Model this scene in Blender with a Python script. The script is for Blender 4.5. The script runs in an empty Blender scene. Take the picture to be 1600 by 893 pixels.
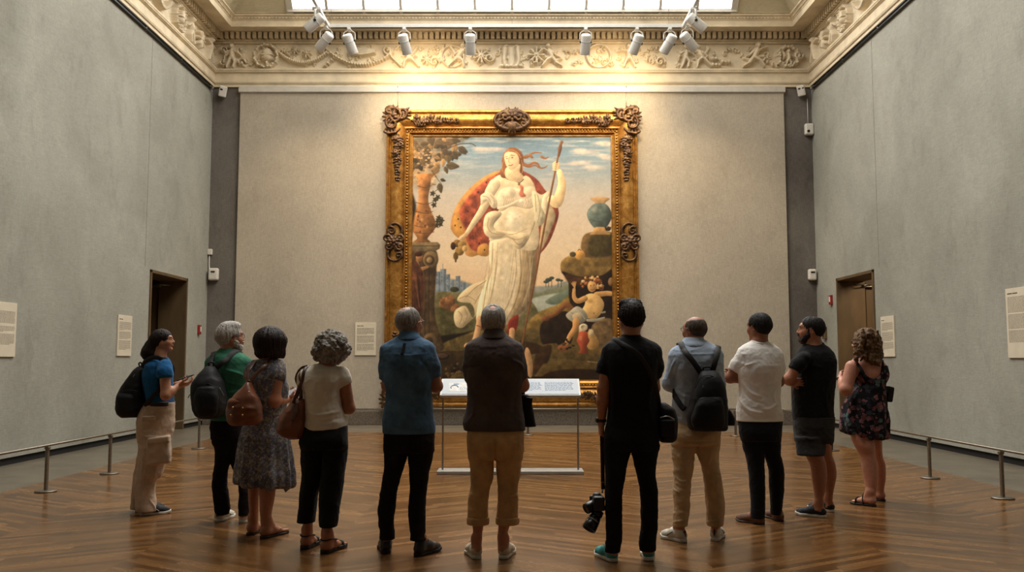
import bpy, bmesh, math, random
import numpy as np
from mathutils import Vector, Matrix, Euler
from mathutils.bvhtree import BVHTree

random.seed(7)
SC = bpy.context.scene
COL = SC.collection
PI = math.pi
F_PX, CX, CY = 1400.0, 800.0, 446.5
CAM_Z = 1.39
TH = math.atan(116.5 / 1400.0)
CT, ST = math.cos(TH), math.sin(TH)

# ---------------------------------------------------------------- measuring
def W(px, py, Y):
    """world point on the plane at distance Y seen at photo pixel px, py"""
    x, v = (px - CX) / F_PX, (CY - py) / F_PX
    t = Y / (CT - v * ST)
    return np.array([x * t, Y, CAM_Z + t * (ST + v * CT)])

def floor_Y(py, z=0.0):
    v = (CY - py) / F_PX
    return (z - CAM_Z) * (CT - v * ST) / (ST + v * CT)

def to_px(X, Y, Z):
    d = Y * CT + (Z - CAM_Z) * ST
    u = -Y * ST + (Z - CAM_Z) * CT
    return CX + F_PX * X / d, CY - F_PX * u / d

# ---------------------------------------------------------------- noise
def _hash3(ix, iy, iz, seed):
    n = (ix * 374761393 + iy * 668265263 + iz * 2147483647 + seed * 144665) & 0xFFFFFFFF
    n = ((n ^ (n >> 13)) * 1274126177) & 0xFFFFFFFF
    n = ((n ^ (n >> 16)) * 2246822519) & 0xFFFFFFFF
    return ((n ^ (n >> 15)) & 0xFFFF) / 32767.5 - 1.0

def vnoise(P, seed=0):
    P = np.asarray(P, dtype=np.float64)
    i = np.floor(P).astype(np.int64)
    f = P - i
    f = f * f * (3 - 2 * f)
    r = 0
    for dx in (0, 1):
        wx = f[..., 0] if dx else 1 - f[..., 0]
        for dy in (0, 1):
            wy = f[..., 1] if dy else 1 - f[..., 1]
            for dz in (0, 1):
                wz = f[..., 2] if dz else 1 - f[..., 2]
                r = r + wx * wy * wz * _hash3(i[..., 0] + dx, i[..., 1] + dy, i[..., 2] + dz, seed)
    return r

def fbm(P, seed=0, oct=3):
    a, s, r = 1.0, 0.0, 0
    for k in range(oct):
        r = r + a * vnoise(np.asarray(P) * (2.03 ** k), seed + k * 17)
        s += a
        a *= 0.5
    return r / s

# ---------------------------------------------------------------- materials
def lin(c):
    c = c / 255.0
    return c / 12.92 if c <= 0.04045 else ((c + 0.055) / 1.055) ** 2.4

def rgb(c):
    return (lin(c[0]), lin(c[1]), lin(c[2]), 1.0)

MATS = {}
class NT:
    def __init__(s, name):
        s.m = bpy.data.materials.new(name)
        s.m.use_nodes = True
        s.t = s.m.node_tree
        s.b = s.t.nodes['Principled BSDF']
        MATS[name] = s.m
    def n(s, kind, **kw):
        nd = s.t.nodes.new('ShaderNode' + kind)
        for k, v in kw.items():
            if k.startswith('i_'):
                nd.inputs[k[2:].replace('_', ' ')].default_value = v
            else:
                setattr(nd, k, v)
        return nd
    def l(s, a, b):
        s.t.links.new(a, b)
    def coords(s, kind='Object', scale=(1, 1, 1)):
        tc = s.n('TexCoord')
        mp = s.n('Mapping')
        mp.inputs['Scale'].default_value = scale
        s.l(tc.outputs[kind], mp.inputs['Vector'])
        return mp.outputs['Vector']
    def noise(s, vec, scale, detail=4, rough=0.55, dist=0.0):
        nd = s.n('TexNoise')
        nd.inputs['Scale'].default_value = scale
        nd.inputs['Detail'].default_value = detail
        nd.inputs['Roughness'].default_value = rough
        nd.inputs['Distortion'].default_value = dist
        s.l(vec, nd.inputs['Vector'])
        return nd.outputs['Fac']
    def ramp(s, fac, stops, interp='LINEAR'):
        nd = s.n('ValToRGB')
        cr = nd.color_ramp
        cr.interpolation = interp
        while len(cr.elements) < len(stops):
            cr.elements.new(0.5)
        for e, (p, c) in zip(cr.elements, stops):
            e.position = p
            e.color = c if len(c) == 4 else rgb(c)
        s.l(fac, nd.inputs['Fac'])
        return nd.outputs['Color']
    def math(s, op, a, b=None, c=None):
        nd = s.n('Math', operation=op)
        for i, v in enumerate((a, b, c)):
            if v is None:
                continue
            if isinstance(v, (int, float)):
                nd.inputs[i].default_value = v
            else:
                s.l(v, nd.inputs[i])
        return nd.outputs[0]
    def mix(s, fac, a, b, blend='MIX'):
        nd = s.n('Mix', data_type='RGBA', blend_type=blend)
        for sock, v in ((nd.inputs[0], fac), (nd.inputs[6], a), (nd.inputs[7], b)):
            if isinstance(v, (int, float)):
                sock.default_value = v
            elif isinstance(v, tuple):
                sock.default_value = v if len(v) == 4 else rgb(v)
            else:
                s.l(v, sock)
        return nd.outputs[2]
    def base(s, c):
        if isinstance(c, tuple):
            s.b.inputs['Base Color'].default_value = c if len(c) == 4 else rgb(c)
        else:
            s.l(c, s.b.inputs['Base Color'])
    def rough(s, r):
        if isinstance(r, (int, float)):
            s.b.inputs['Roughness'].default_value = r
        else:
            s.l(r, s.b.inputs['Roughness'])
    def bump(s, h, strength=0.3, dist=0.01):
        nd = s.n('Bump')
        nd.inputs['Strength'].default_value = strength
        nd.inputs['Distance'].default_value = dist
        s.l(h, nd.inputs['Height'])
        s.l(nd.outputs['Normal'], s.b.inputs['Normal'])

def simple(name, c, rough=0.5, metal=0.0, var=0.12, scale=20, bump=0.0, bscale=200, stretch=(1, 1, 1), spec=0.5, sheen=0.0):
    """plain coloured surface with a little procedural mottling"""
    if name in MATS:
        return MATS[name]
    n = NT(name)
    v = n.coords('Object', stretch)
    f = n.noise(v, scale)
    lo = tuple(max(0, x * (1 - var)) for x in c)
    hi = tuple(min(255, x * (1 + var)) for x in c)
    n.base(n.ramp(f, [(0.25, lo), (0.75, hi)]))
    n.rough(rough)
    n.b.inputs['Metallic'].default_value = metal
    n.b.inputs['Specular IOR Level'].default_value = spec
    if sheen:
        n.b.inputs['Sheen Weight'].default_value = sheen
    if bump:
        n.bump(n.noise(v, bscale, 2), bump, 0.004)
    return n.m

def cloth(name, c, var=0.16, rough=0.9, bump=0.35, sheen=0.05, scale=9):
    return simple(name, c, rough, 0, var, scale, bump, 260, spec=0.25, sheen=sheen)

# ---------------------------------------------------------------- objects
def props(o, label=None, cat=None, group=None, kind=None):
    if label: o['label'] = label
    if cat: o['category'] = cat
    if group: o['group'] = group
    if kind: o['kind'] = kind
    return o

def empty(name, loc, label, cat, group=None, rot=(0, 0, 0)):
    o = bpy.data.objects.new(name, None)
    o.empty_display_size = 0.1
    COL.objects.link(o)
    o.location = loc
    o.rotation_euler = rot
    return props(o, label, cat, group)

def mesh_np(name, V, Q, smooth=True, T=None):
    V = np.ascontiguousarray(V, dtype=np.float32)
    me = bpy.data.meshes.new(name)
    nq = 0 if Q is None else len(Q)
    nt = 0 if T is None else len(T)
    me.vertices.add(len(V))
    me.vertices.foreach_set('co', V.ravel())
    me.loops.add(nq * 4 + nt * 3)
    idx = []
    if nq: idx.append(np.asarray(Q, dtype=np.int32).ravel())
    if nt: idx.append(np.asarray(T, dtype=np.int32).ravel())
    me.loops.foreach_set('vertex_index', np.concatenate(idx))
    me.polygons.add(nq + nt)
    st = np.concatenate([np.arange(nq) * 4, nq * 4 + np.arange(nt) * 3]).astype(np.int32)
    me.polygons.foreach_set('loop_start', st)
    me.polygons.foreach_set('use_smooth', np.full(nq + nt, smooth))
    me.update(calc_edges=True)
    return me

def vcol(me, C, name='tint'):
    at = me.color_attributes.new(name, 'FLOAT_COLOR', 'POINT')
    C4 = np.ones((len(C), 4), dtype=np.float32)
    C4[:, :3] = C
    at.data.foreach_set('color', C4.ravel())

def link(name, me, mat, parent=None, loc=(0, 0, 0), rot=(0, 0, 0)):
    o = bpy.data.objects.new(name, me)
    COL.objects.link(o)
    o.location = loc
    o.rotation_euler = rot
    if mat is not None:
        if isinstance(mat, (list, tuple)):
            for m in mat: me.materials.append(m)
        else:
            me.materials.append(mat)
    if parent is not None:
        o.parent = parent
    return o

def origin_of(o):
    v = np.array([0.0, 0.0, 0.0])
    while o is not None:
        v = v + np.array(o.location)
        o = o.parent
    return v

def part(name, V, Q, mat, parent, smooth=True, T=None):
    """mesh given in world coordinates under an unrotated parent"""
    me = mesh_np(name, np.asarray(V) - origin_of(parent), Q, smooth, T)
    return link(name, me, mat, parent)

class MB:
    """collects shapes into one bmesh"""
    def __init__(s):
        s.bm = bmesh.new()
    def _x(s, geom, M):
        bmesh.ops.transform(s.bm, matrix=M, verts=[g for g in geom if isinstance(g, bmesh.types.BMVert)])
    def box(s, c, size, bevel=0.0, rot=None, seg=2):
        r = bmesh.ops.create_cube(s.bm, size=1.0)
        vs = r['verts']
        bmesh.ops.scale(s.bm, vec=size, verts=vs)
        if bevel > 0:
            es = list({e for v in vs for e in v.link_edges})
            b = bmesh.ops.bevel(s.bm, geom=es, offset=bevel, segments=seg, affect='EDGES', profile=0.5)
            vs = list({v for f in b['faces'] for v in f.verts} | {v for v in vs if v.is_valid})
            todo, seen = list(vs), set(vs)
            while todo:
                for e in todo.pop().link_edges:
                    for v in e.verts:
                        if v not in seen:
                            seen.add(v); todo.append(v)
            vs = list(seen)
        M = Matrix.Translation(c)
        if rot is not None:
            M = M @ (rot.to_4x4() if hasattr(rot, 'to_4x4') else Euler(rot).to_matrix().to_4x4())
        bmesh.ops.transform(s.bm, matrix=M, verts=vs)
        return s
    def lathe(s, prof, seg=24, M=None, smooth=True):
        """prof = [(r, z)...] revolved about local z"""
        rings = []
        for r, z in prof:
            if r < 1e-6:
                rings.append([s.bm.verts.new((0, 0, z))])
            else:
                rings.append([s.bm.verts.new((r * math.cos(2 * PI * k / seg), r * math.sin(2 * PI * k / seg), z)) for k in range(seg)])
        vs = [v for r in rings for v in r]
        for a, b in zip(rings, rings[1:]):
            for k in range(seg):
                k2 = (k + 1) % seg
                if len(a) == 1 and len(b) == 1: continue
                if len(a) == 1: f = s.bm.faces.new((a[0], b[k2], b[k]))
                elif len(b) == 1: f = s.bm.faces.new((a[k], a[k2], b[0]))
                else: f = s.bm.faces.new((a[k], a[k2], b[k2], b[k]))
                f.smooth = smooth
        if M is not None:
            bmesh.ops.transform(s.bm, matrix=M, verts=vs)
        return s
    def tube(s, pts, r, seg=10, flat=None, up=(0, 0, 1), cap=True):
        """sweep a round (or flat = (w, t)) section along pts"""
        pts = [Vector(p) for p in pts]
        n = len(pts)
        rings = []
        prev = None
        for i, p in enumerate(pts):
            t = (pts[min(i + 1, n - 1)] - pts[max(i - 1, 0)]).normalized()
            if prev is None:
                u = Vector(up)
                if abs(u.dot(t)) > 0.95: u = Vector((1, 0, 0)) if abs(t.x) < 0.9 else Vector((0, 1, 0))
                a = t.cross(u).normalized()
            else:
                a = (prev - t * prev.dot(t)).normalized()
            prev = a
            b = a.cross(t).normalized()
            rr = r[i] if isinstance(r, (list, tuple)) else r
            if flat:
                w, h = flat
                q = min(w, h) * 0.3
                cs = [(-w, -h + q), (-w + q, -h), (w - q, -h), (w, -h + q), (w, h - q), (w - q, h), (-w + q, h), (-w, h - q)]
                ring = [s.bm.verts.new(p + a * x + b * y) for x, y in cs]
            else:
                ring = [s.bm.verts.new(p + (a * math.cos(2 * PI * k / seg) + b * math.sin(2 * PI * k / seg)) * rr) for k in range(seg)]
            rings.append(ring)
        m = len(rings[0])
        for A, B in zip(rings, rings[1:]):
            for k in range(m):
                f = s.bm.faces.new((A[k], B[k], B[(k + 1) % m], A[(k + 1) % m]))
                f.smooth = True
        if cap:
            s.bm.faces.new(rings[0]); s.bm.faces.new(rings[-1][::-1])
        return s
    def quad(s, pts):
        s.bm.faces.new([s.bm.verts.new(p) for p in pts])
        return s
    def done(s, name, mat, parent=None, loc=(0, 0, 0), rot=(0, 0, 0), world=False):
        bmesh.ops.recalc_face_normals(s.bm, faces=s.bm.faces)
        if world and parent is not None:
            o = origin_of(parent)
            bmesh.ops.translate(s.bm, vec=tuple(-o), verts=s.bm.verts)
        me = bpy.data.meshes.new(name)
        s.bm.to_mesh(me)
        s.bm.free()
        return link(name, me, mat, parent, loc, rot)

def smoothed(pts, n=8):
    """Catmull-Rom through the points"""
    P = [np.array(p, dtype=float) for p in pts]
    P = [2 * P[0] - P[1]] + P + [2 * P[-1] - P[-2]]
    out = []
    for i in range(1, len(P) - 2):
        for k in range(n):
            t = k / n
            a, b, c, d = P[i - 1], P[i], P[i + 1], P[i + 2]
            out.append(0.5 * (2 * b + (c - a) * t + (2 * a - 5 * b + 4 * c - d) * t * t + (3 * b - a - 3 * c + d) * t ** 3))
    out.append(P[-2])
    return out

def copy_thing(o, label=None, loc=None, rot=None, group=None):
    c = o.copy(); COL.objects.link(c)
    if loc is not None: c.location = loc
    if rot is not None: c.rotation_euler = rot
    if label: c['label'] = label
    if group: c['group'] = group
    def rec(a, b):
        for ch in list(a.children):
            d = ch.copy(); COL.objects.link(d); d.parent = b
            rec(ch, d)
    rec(o, c)
    return c

# ---------------------------------------------------------------- implicit surfaces
def smin(a, b, k):
    if k <= 0: return np.minimum(a, b)
    h = np.clip(0.5 + 0.5 * (b - a) / k, 0, 1)
    return b + (a - b) * h - k * h * (1 - h)

class Field:
    """signed distances collected on a grid, meshed with surface nets"""
    def __init__(s, lo, hi, h):
        s.h = h
        s.lo = np.array(lo, dtype=float) - 2.5 * h
        s.n = np.ceil((np.array(hi, dtype=float) + 2.5 * h - s.lo) / h).astype(int) + 1
        s.ax = [s.lo[i] + h * np.arange(s.n[i]) for i in range(3)]
        s.v = np.full(s.n, 1.0, dtype=np.float32)
    def _block(s, lo, hi):
        sl, g = [], []
        for i in range(3):
            a = int(np.clip(math.floor((lo[i] - s.lo[i]) / s.h), 0, s.n[i] - 1))
            b = int(np.clip(math.ceil((hi[i] - s.lo[i]) / s.h) + 1, a + 1, s.n[i]))
            sl.append(slice(a, b)); g.append(s.ax[i][a:b])
        X, Y, Z = np.meshgrid(*g, indexing='ij', sparse=True)
        return tuple(sl), X, Y, Z
    def put(s, lo, hi, fn, k=0.0, op='add'):
        m = k + 3 * s.h
        sl, X, Y, Z = s._block(np.array(lo) - m, np.array(hi) + m)
        d = fn(X, Y, Z)
        if op == 'add':
            s.v[sl] = smin(s.v[sl], d, k)
        elif op == 'sub':
            s.v[sl] = -smin(-s.v[sl], d, k)
        elif op == 'clip':
            s.v[sl] = -smin(-s.v[sl], -d, k)
        return s
    def cone(s, a, b, ra, rb, k=0.02, op='add', sq=None):
        """tapered capsule; sq = (axis vector, factor): thickness factor along that direction"""
        a, b = np.array(a, float), np.array(b, float)
        ab = b - a
        L2 = max(float(ab @ ab), 1e-12)
        R = max(ra, rb) * (max(1.0, sq[1]) if sq else 1.0)
        if sq:
            ux = np.array(sq[0], float); ux /= np.linalg.norm(ux)
            g = 1.0 / sq[1] - 1.0
        def fn(X, Y, Z):
            x, y, z = X - a[0], Y - a[1], Z - a[2]
            t = np.clip((x * ab[0] + y * ab[1] + z * ab[2]) / L2, 0, 1)
            dx, dy, dz = x - t * ab[0], y - t * ab[1], z - t * ab[2]
            if sq:
                c = (dx * ux[0] + dy * ux[1] + dz * ux[2]) * g
                dx, dy, dz = dx + c * ux[0], dy + c * ux[1], dz + c * ux[2]
            d = np.sqrt(dx * dx + dy * dy + dz * dz) - (ra + t * (rb - ra))
            return d * (min(1.0, sq[1]) if sq else 1.0)
        return s.put(np.minimum(a, b) - R, np.maximum(a, b) + R, fn, k, op)
    def chain(s, pts, rs, k=0.02, op='add', sq=None):
        for i in range(len(pts) - 1):
            s.cone(pts[i], pts[i + 1], rs[i], rs[i + 1], k, op, sq)
        return s
    def ell(s, c, r, R=None, k=0.02, op='add'):
        c = np.array(c, float); r = np.array(r, float)
        M = np.eye(3) if R is None else np.array(R)      # columns = local axes
        ext = np.sqrt(((M * r) ** 2).sum(1))
        def fn(X, Y, Z):
            x, y, z = X - c[0], Y - c[1], Z - c[2]
            q = [(x * M[0, i] + y * M[1, i] + z * M[2, i]) / r[i] for i in range(3)]
            f = np.sqrt(q[0] ** 2 + q[1] ** 2 + q[2] ** 2) + 1e-9
            g = np.sqrt((q[0] / r[0]) ** 2 + (q[1] / r[1]) ** 2 + (q[2] / r[2]) ** 2) + 1e-9
            return f * (f - 1) / g
        return s.put(c - ext, c + ext, fn, k, op)
    def box(s, c, half, R=None, rad=0.01, k=0.01, op='add'):
        c = np.array(c, float); hf = np.array(half, float)
        M = np.eye(3) if R is None else np.array(R)
        ext = (np.abs(M) * hf).sum(1)
        def fn(X, Y, Z):
            x, y, z = X - c[0], Y - c[1], Z - c[2]
            q = [np.abs(x * M[0, i] + y * M[1, i] + z * M[2, i]) - hf[i] + rad for i in range(3)]
            out = np.sqrt(np.maximum(q[0], 0) ** 2 + np.maximum(q[1], 0) ** 2 + np.maximum(q[2], 0) ** 2)
            return out + np.minimum(np.maximum(np.maximum(q[0], q[1]), q[2]), 0) - rad
        return s.put(c - ext, c + ext, fn, k, op)
    def stack(s, rows, k=0.02, n=2.0, cap=True, op='add'):
        """rows (z, cx, cy, a, b): ellipses stacked in z, interpolated smoothly"""
        rows = sorted(rows)
        A = np.array(rows, float)
        zz = A[:, 0]
        def interp(z, col):
            y = A[:, col]
            dz = np.diff(zz); sl = np.diff(y) / dz
            m = np.zeros(len(y)); m[0], m[-1] = sl[0], sl[-1]
            if len(y) > 2:
                same = sl[:-1] * sl[1:] > 0
                m[1:-1] = np.where(same, 2 * sl[:-1] * sl[1:] / np.where(same, sl[:-1] + sl[1:], 1), 0)
            zc = np.clip(z, zz[0], zz[-1])
            i = np.clip(np.searchsorted(zz, zc) - 1, 0, len(dz) - 1)
            t = (zc - zz[i]) / dz[i]
            return ((2 * t ** 3 - 3 * t ** 2 + 1) * y[i] + (t ** 3 - 2 * t ** 2 + t) * dz[i] * m[i]
                    + (-2 * t ** 3 + 3 * t ** 2) * y[i + 1] + (t ** 3 - t ** 2) * dz[i] * m[i + 1])
        lo = [min(A[:, 1] - A[:, 3]), min(A[:, 2] - A[:, 4]), zz[0]]
        hi = [max(A[:, 1] + A[:, 3]), max(A[:, 2] + A[:, 4]), zz[-1]]
        def fn(X, Y, Z):
            z1 = Z.ravel()
            cx, cy, a, b = [interp(z1, c).reshape(Z.shape) for c in (1, 2, 3, 4)]
            x, y = (X - cx) / a, (Y - cy) / b
            if n == 2.0:
                f = np.sqrt(x * x + y * y) + 1e-9
                g = np.sqrt((x / a) ** 2 + (y / b) ** 2) + 1e-9
                d = f * (f - 1) / g
            else:
                f = (np.abs(x) ** n + np.abs(y) ** n) ** (1.0 / n) + 1e-9
                d = (f - 1) * np.minimum(a, b)
            if cap:
                d = np.maximum(d, np.maximum(zz[0] - Z, Z - zz[-1]))
            return d
        return s.put(lo, hi, fn, k, op)
    def plane(s, p, nrm, k=0.0):
        """keep the side the normal points away from"""
        p = np.array(p, float); nn = np.array(nrm, float); nn /= np.linalg.norm(nn)
        d = (s.ax[0][:, None, None] - p[0]) * nn[0] + (s.ax[1][None, :, None] - p[1]) * nn[1] + (s.ax[2][None, None, :] - p[2]) * nn[2]
        s.v = -smin(-s.v, -d.astype(np.float32), k)
        return s
    def floor(s, z):
        return s.plane((0, 0, z), (0, 0, -1))
    def mesh(s, relax=1):
        v = s.v
        for ax in range(3):
            sl = [slice(None)] * 3
            sl[ax] = 0; v[tuple(sl)] = np.maximum(v[tuple(sl)], 1e-4)
            sl[ax] = -1; v[tuple(sl)] = np.maximum(v[tuple(sl)], 1e-4)
        ins = v < 0
        nx, ny, nz = v.shape
        cnt = np.zeros((nx - 1, ny - 1, nz - 1), dtype=np.uint8)
        for dx in (0, 1):
            for dy in (0, 1):
                for dz in (0, 1):
                    cnt += ins[dx:nx - 1 + dx, dy:ny - 1 + dy, dz:nz - 1 + dz]
        act = (cnt > 0) & (cnt < 8)
        I, J, K = np.nonzero(act)
        idx = np.full(act.shape, -1, dtype=np.int32)
        idx[I, J, K] = np.arange(len(I))
        acc = np.zeros((len(I), 3)); num = np.zeros(len(I))
        corners = [(0, 0, 0), (1, 0, 0), (0, 1, 0), (1, 1, 0), (0, 0, 1), (1, 0, 1), (0, 1, 1), (1, 1, 1)]
        cv = [v[I + c[0], J + c[1], K + c[2]].astype(np.float64) for c in corners]
        for a in range(8):
            for bit in (1, 2, 4):
                if a & bit: continue
                b = a | bit
                va, vb = cv[a], cv[b]
                m = (va < 0) != (vb < 0)
                t = np.where(m, va / np.where(m, va - vb, 1), 0)
                ca, cb = np.array(corners[a]), np.array(corners[b])
                acc += np.where(m[:, None], ca + t[:, None] * (cb - ca), 0)
                num += m
        V = s.lo + s.h * (np.stack([I, J, K], 1) + acc / num[:, None])
        quads = []
        for ax in range(3):
            o1, o2 = (ax + 1) % 3, (ax + 2) % 3
            sa = [slice(0, None)] * 3; sb = [slice(0, None)] * 3
            sa[ax] = slice(0, -1); sb[ax] = slice(1, None)
            A, B = ins[tuple(sa)], ins[tuple(sb)]
            ch = A != B
            P = np.stack(np.nonzero(ch), 1)
            if not len(P): continue
            ok = (P[:, o1] > 0) & (P[:, o2] > 0) & (P[:, o1] < s.n[o1] - 1) & (P[:, o2] < s.n[o2] - 1)
            P = P[ok]
            fl = A[P[:, 0], P[:, 1], P[:, 2]]
            q = []
            for d1, d2 in ((1, 1), (0, 1), (0, 0), (1, 0)):
                C = P.copy(); C[:, o1] -= d1; C[:, o2] -= d2
                q.append(idx[C[:, 0], C[:, 1], C[:, 2]])
            Q = np.stack(q, 1)
            Q[~fl] = Q[~fl][:, ::-1]
            quads.append(Q)
        Q = np.concatenate(quads) if quads else np.zeros((0, 4), int)
        Q = Q[(Q >= 0).all(1)]
        for _ in range(relax):
            V = relax_mesh(V, Q, 0.5)
        return V, Q

def relax_mesh(V, Q, f):
    S = np.zeros_like(V); c = np.zeros(len(V))
    for a, b in ((0, 1), (1, 2), (2, 3), (3, 0)):
        np.add.at(S, Q[:, a], V[Q[:, b]]); np.add.at(c, Q[:, a], 1)
        np.add.at(S, Q[:, b], V[Q[:, a]]); np.add.at(c, Q[:, b], 1)
    c = np.maximum(c, 1)
    return V + f * (S / c[:, None] - V)

def normals(V, Q):
    n = np.cross(V[Q[:, 2]] - V[Q[:, 0]], V[Q[:, 3]] - V[Q[:, 1]])
    N = np.zeros_like(V)
    for i in range(4):
        np.add.at(N, Q[:, i], n)
    return N / (np.linalg.norm(N, axis=1)[:, None] + 1e-12)
# ================================================================ materials of the room
def mat_stucco(name, lo, hi, stain=0.5, weave=1.0):
    n = NT(name)
    v = n.coords('Object')
    tall = n.coords('Object', (1, 1, 0.12))
    wide = n.coords('Object', (0.12, 0.12, 1))
    a = n.noise(tall, 85, 3, 0.7)
    b = n.noise(wide, 85, 3, 0.7)
    w = n.math('MULTIPLY', n.math('ADD', a, b), 0.5)
    big = n.noise(v, 0.55, 5, 0.6, 0.4)
    sm = n.noise(n.coords('Object', (1, 1, 0.5)), 2.2, 6, 0.7, 0.3)
    base = n.ramp(w, [(0.36, lo), (0.64, hi)])
    st = n.ramp(big, [(0.33, (140, 136, 130)), (0.62, (255, 255, 255))])
    base = n.mix(stain, base, st, 'MULTIPLY')
    st2 = n.ramp(sm, [(0.28, (120, 112, 104)), (0.45, (255, 255, 255))])
    base = n.mix(stain * 0.7, base, st2, 'MULTIPLY')
    n.base(base)
    n.rough(0.92)
    n.b.inputs['Specular IOR Level'].default_value = 0.2
    n.bump(w, 0.35 * weave, 0.006)
    return n.m

def mat_parquet():
    """chevron boards: columns 0.62 m wide, boards 9 cm, alternating slant"""
    n = NT('parquet')
    tc = n.n('TexCoord')
    sep = n.n('SeparateXYZ'); n.l(tc.outputs['Object'], sep.inputs[0])
    x, y = sep.outputs[0], sep.outputs[1]
    u = n.math('DIVIDE', x, 2.7)
    fr = n.math('FRACT', u)
    fold = n.math('ABSOLUTE', n.math('SUBTRACT', fr, 0.5))
    sl = n.math('MULTIPLY', fold, 2.7 * 0.62)
    v = n.math('DIVIDE', n.math('SUBTRACT', y, sl), 0.078)
    row = n.math('FLOOR', v)
    col = n.math('FLOOR', n.math('MULTIPLY', u, 2.0))
    # end joints inside a row
    cb = n.n('CombineXYZ'); n.l(row, cb.inputs[0]); n.l(col, cb.inputs[1])
    wn = n.n('TexWhiteNoise', noise_dimensions='3D'); n.l(cb.outputs[0], wn.inputs['Vector'])
    seg = n.math('FLOOR', n.math('ADD', n.math('DIVIDE', x, 0.9), n.math('MULTIPLY', wn.outputs['Value'], 5.0)))
    cb2 = n.n('CombineXYZ'); n.l(row, cb2.inputs[0]); n.l(col, cb2.inputs[1]); n.l(seg, cb2.inputs[2])
    wn2 = n.n('TexWhiteNoise', noise_dimensions='3D'); n.l(cb2.outputs[0], wn2.inputs['Vector'])
    # grain runs along the boards
    g = n.n('CombineXYZ')
    n.l(n.math('MULTIPLY', x, 1.6), g.inputs[0]); n.l(n.math('MULTIPLY', v, 1.3), g.inputs[1]); n.l(wn2.outputs['Value'], g.inputs[2])
    grain = n.noise(g.outputs[0], 2.6, 6, 0.65, 0.7)
    tone = n.math('ADD', n.math('MULTIPLY', wn2.outputs['Value'], 0.42), n.math('MULTIPLY', grain, 0.58))
    c = n.ramp(tone, [(0.15, (72, 47, 23)), (0.42, (104, 71, 37)), (0.62, (126, 88, 48)), (0.85, (152, 111, 65))])
    gap = n.math('LESS_THAN', n.math('ABSOLUTE', n.math('SUBTRACT', n.math('FRACT', v), 0.5)), 0.48)
    c = n.mix(gap, n.mix(0.5, c, (30, 18, 10)), c)
    wear = n.noise(n.coords('Object'), 0.5, 5, 0.6, 0.5)
    c = n.mix(0.5, c, n.ramp(wear, [(0.3, (165, 150, 140)), (0.7, (255, 255, 255))]), 'MULTIPLY')
    n.base(c)
    n.rough(n.math('ADD', n.math('ADD', n.math('MULTIPLY', grain, 0.12), n.math('MULTIPLY', wn2.outputs['Value'], 0.05)), 0.16))
    n.b.inputs['Specular IOR Level'].default_value = 0.34
    wob = n.noise(n.coords('Object', (1, 1, 1)), 5, 2)
    n.bump(n.math('ADD', n.math('MULTIPLY', gap, 0.25), n.math('ADD', n.math('MULTIPLY', wob, 0.5), n.math('MULTIPLY', grain, 0.18))), 0.12, 0.004)
    return n.m

def mat_emit(name, c, strength):
    m = bpy.data.materials.new(name); m.use_nodes = True
    t = m.node_tree; t.nodes.remove(t.nodes['Principled BSDF'])
    e = t.nodes.new('ShaderNodeEmission'); e.inputs['Color'].default_value = c; e.inputs['Strength'].default_value = strength
    t.links.new(e.outputs[0], t.nodes['Material Output'].inputs['Surface'])
    MATS[name] = m
    return m

M_WALL = mat_stucco('grey_stucco', (146, 146, 136), (168, 167, 156), 0.3)
M_PANEL = mat_stucco('linen_panel', (164, 154, 138), (190, 179, 161), 0.2)
M_WING = mat_stucco('dark_stucco', (104, 98, 92), (124, 118, 111), 0.5)
M_STONE = simple('plaster_stone', (208, 193, 165), 0.85, 0, 0.09, 3, 0.25, 60)
M_CEIL = mat_stucco('ceiling_plaster', (190, 180, 152), (212, 202, 174), 0.3)
M_BORDER = simple('floor_stone', (100, 92, 78), 0.4, 0, 0.14, 2.2, 0.1, 90)
M_BASE = simple('dark_base_stone', (92, 82, 70), 0.6, 0, 0.3, 26, 0.3, 60)
M_WOOD = mat_parquet()
M_SKY = mat_emit('daylight_glass', (1.0, 0.97, 0.92, 1), 8.8)
M_BRONZE = simple('bronze_lining', (104, 84, 58), 0.5, 0.35, 0.18, 3, 0.06, 60, stretch=(1, 1, 0.3))
M_WHITEPAINT = simple('white_paint', (192, 186, 174), 0.45, 0, 0.04, 8)
M_DARKMETAL = simple('dark_metal', (38, 37, 36), 0.45, 0.6, 0.1, 12)
M_STEEL = simple('brushed_steel', (150, 146, 138), 0.38, 0.85, 0.1, 30, stretch=(1, 1, 0.1))
M_BLACK = simple('black_gap', (14, 13, 12), 0.9)

RX, RY, RB, RC = 6.72, 19.7, -5.0, 8.96       # half width, back wall, rear wall, cornice top
FB, FY = 5.4, 17.6                            # wooden floor edges

def st(o, kind='structure'):
    o['kind'] = kind
    return o

# ---------------------------------------------------------------- floor
m = MB(); m.quad([(-FB, RB, 0), (FB, RB, 0), (FB, FY, 0), (-FB, FY, 0)])
st(m.done('floor', M_WOOD))
m = MB()
m.quad([(-RX - 2.5, RB, 0), (-FB, RB, 0), (-FB, RY, 0), (-RX - 2.5, RY, 0)])
m.quad([(FB, RB, 0), (RX + 2.5, RB, 0), (RX + 2.5, RY, 0), (FB, RY, 0)])
m.quad([(-FB, FY, 0), (FB, FY, 0), (FB, RY, 0), (-FB, RY, 0)])
st(m.done('trim_1', M_BORDER))

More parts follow.
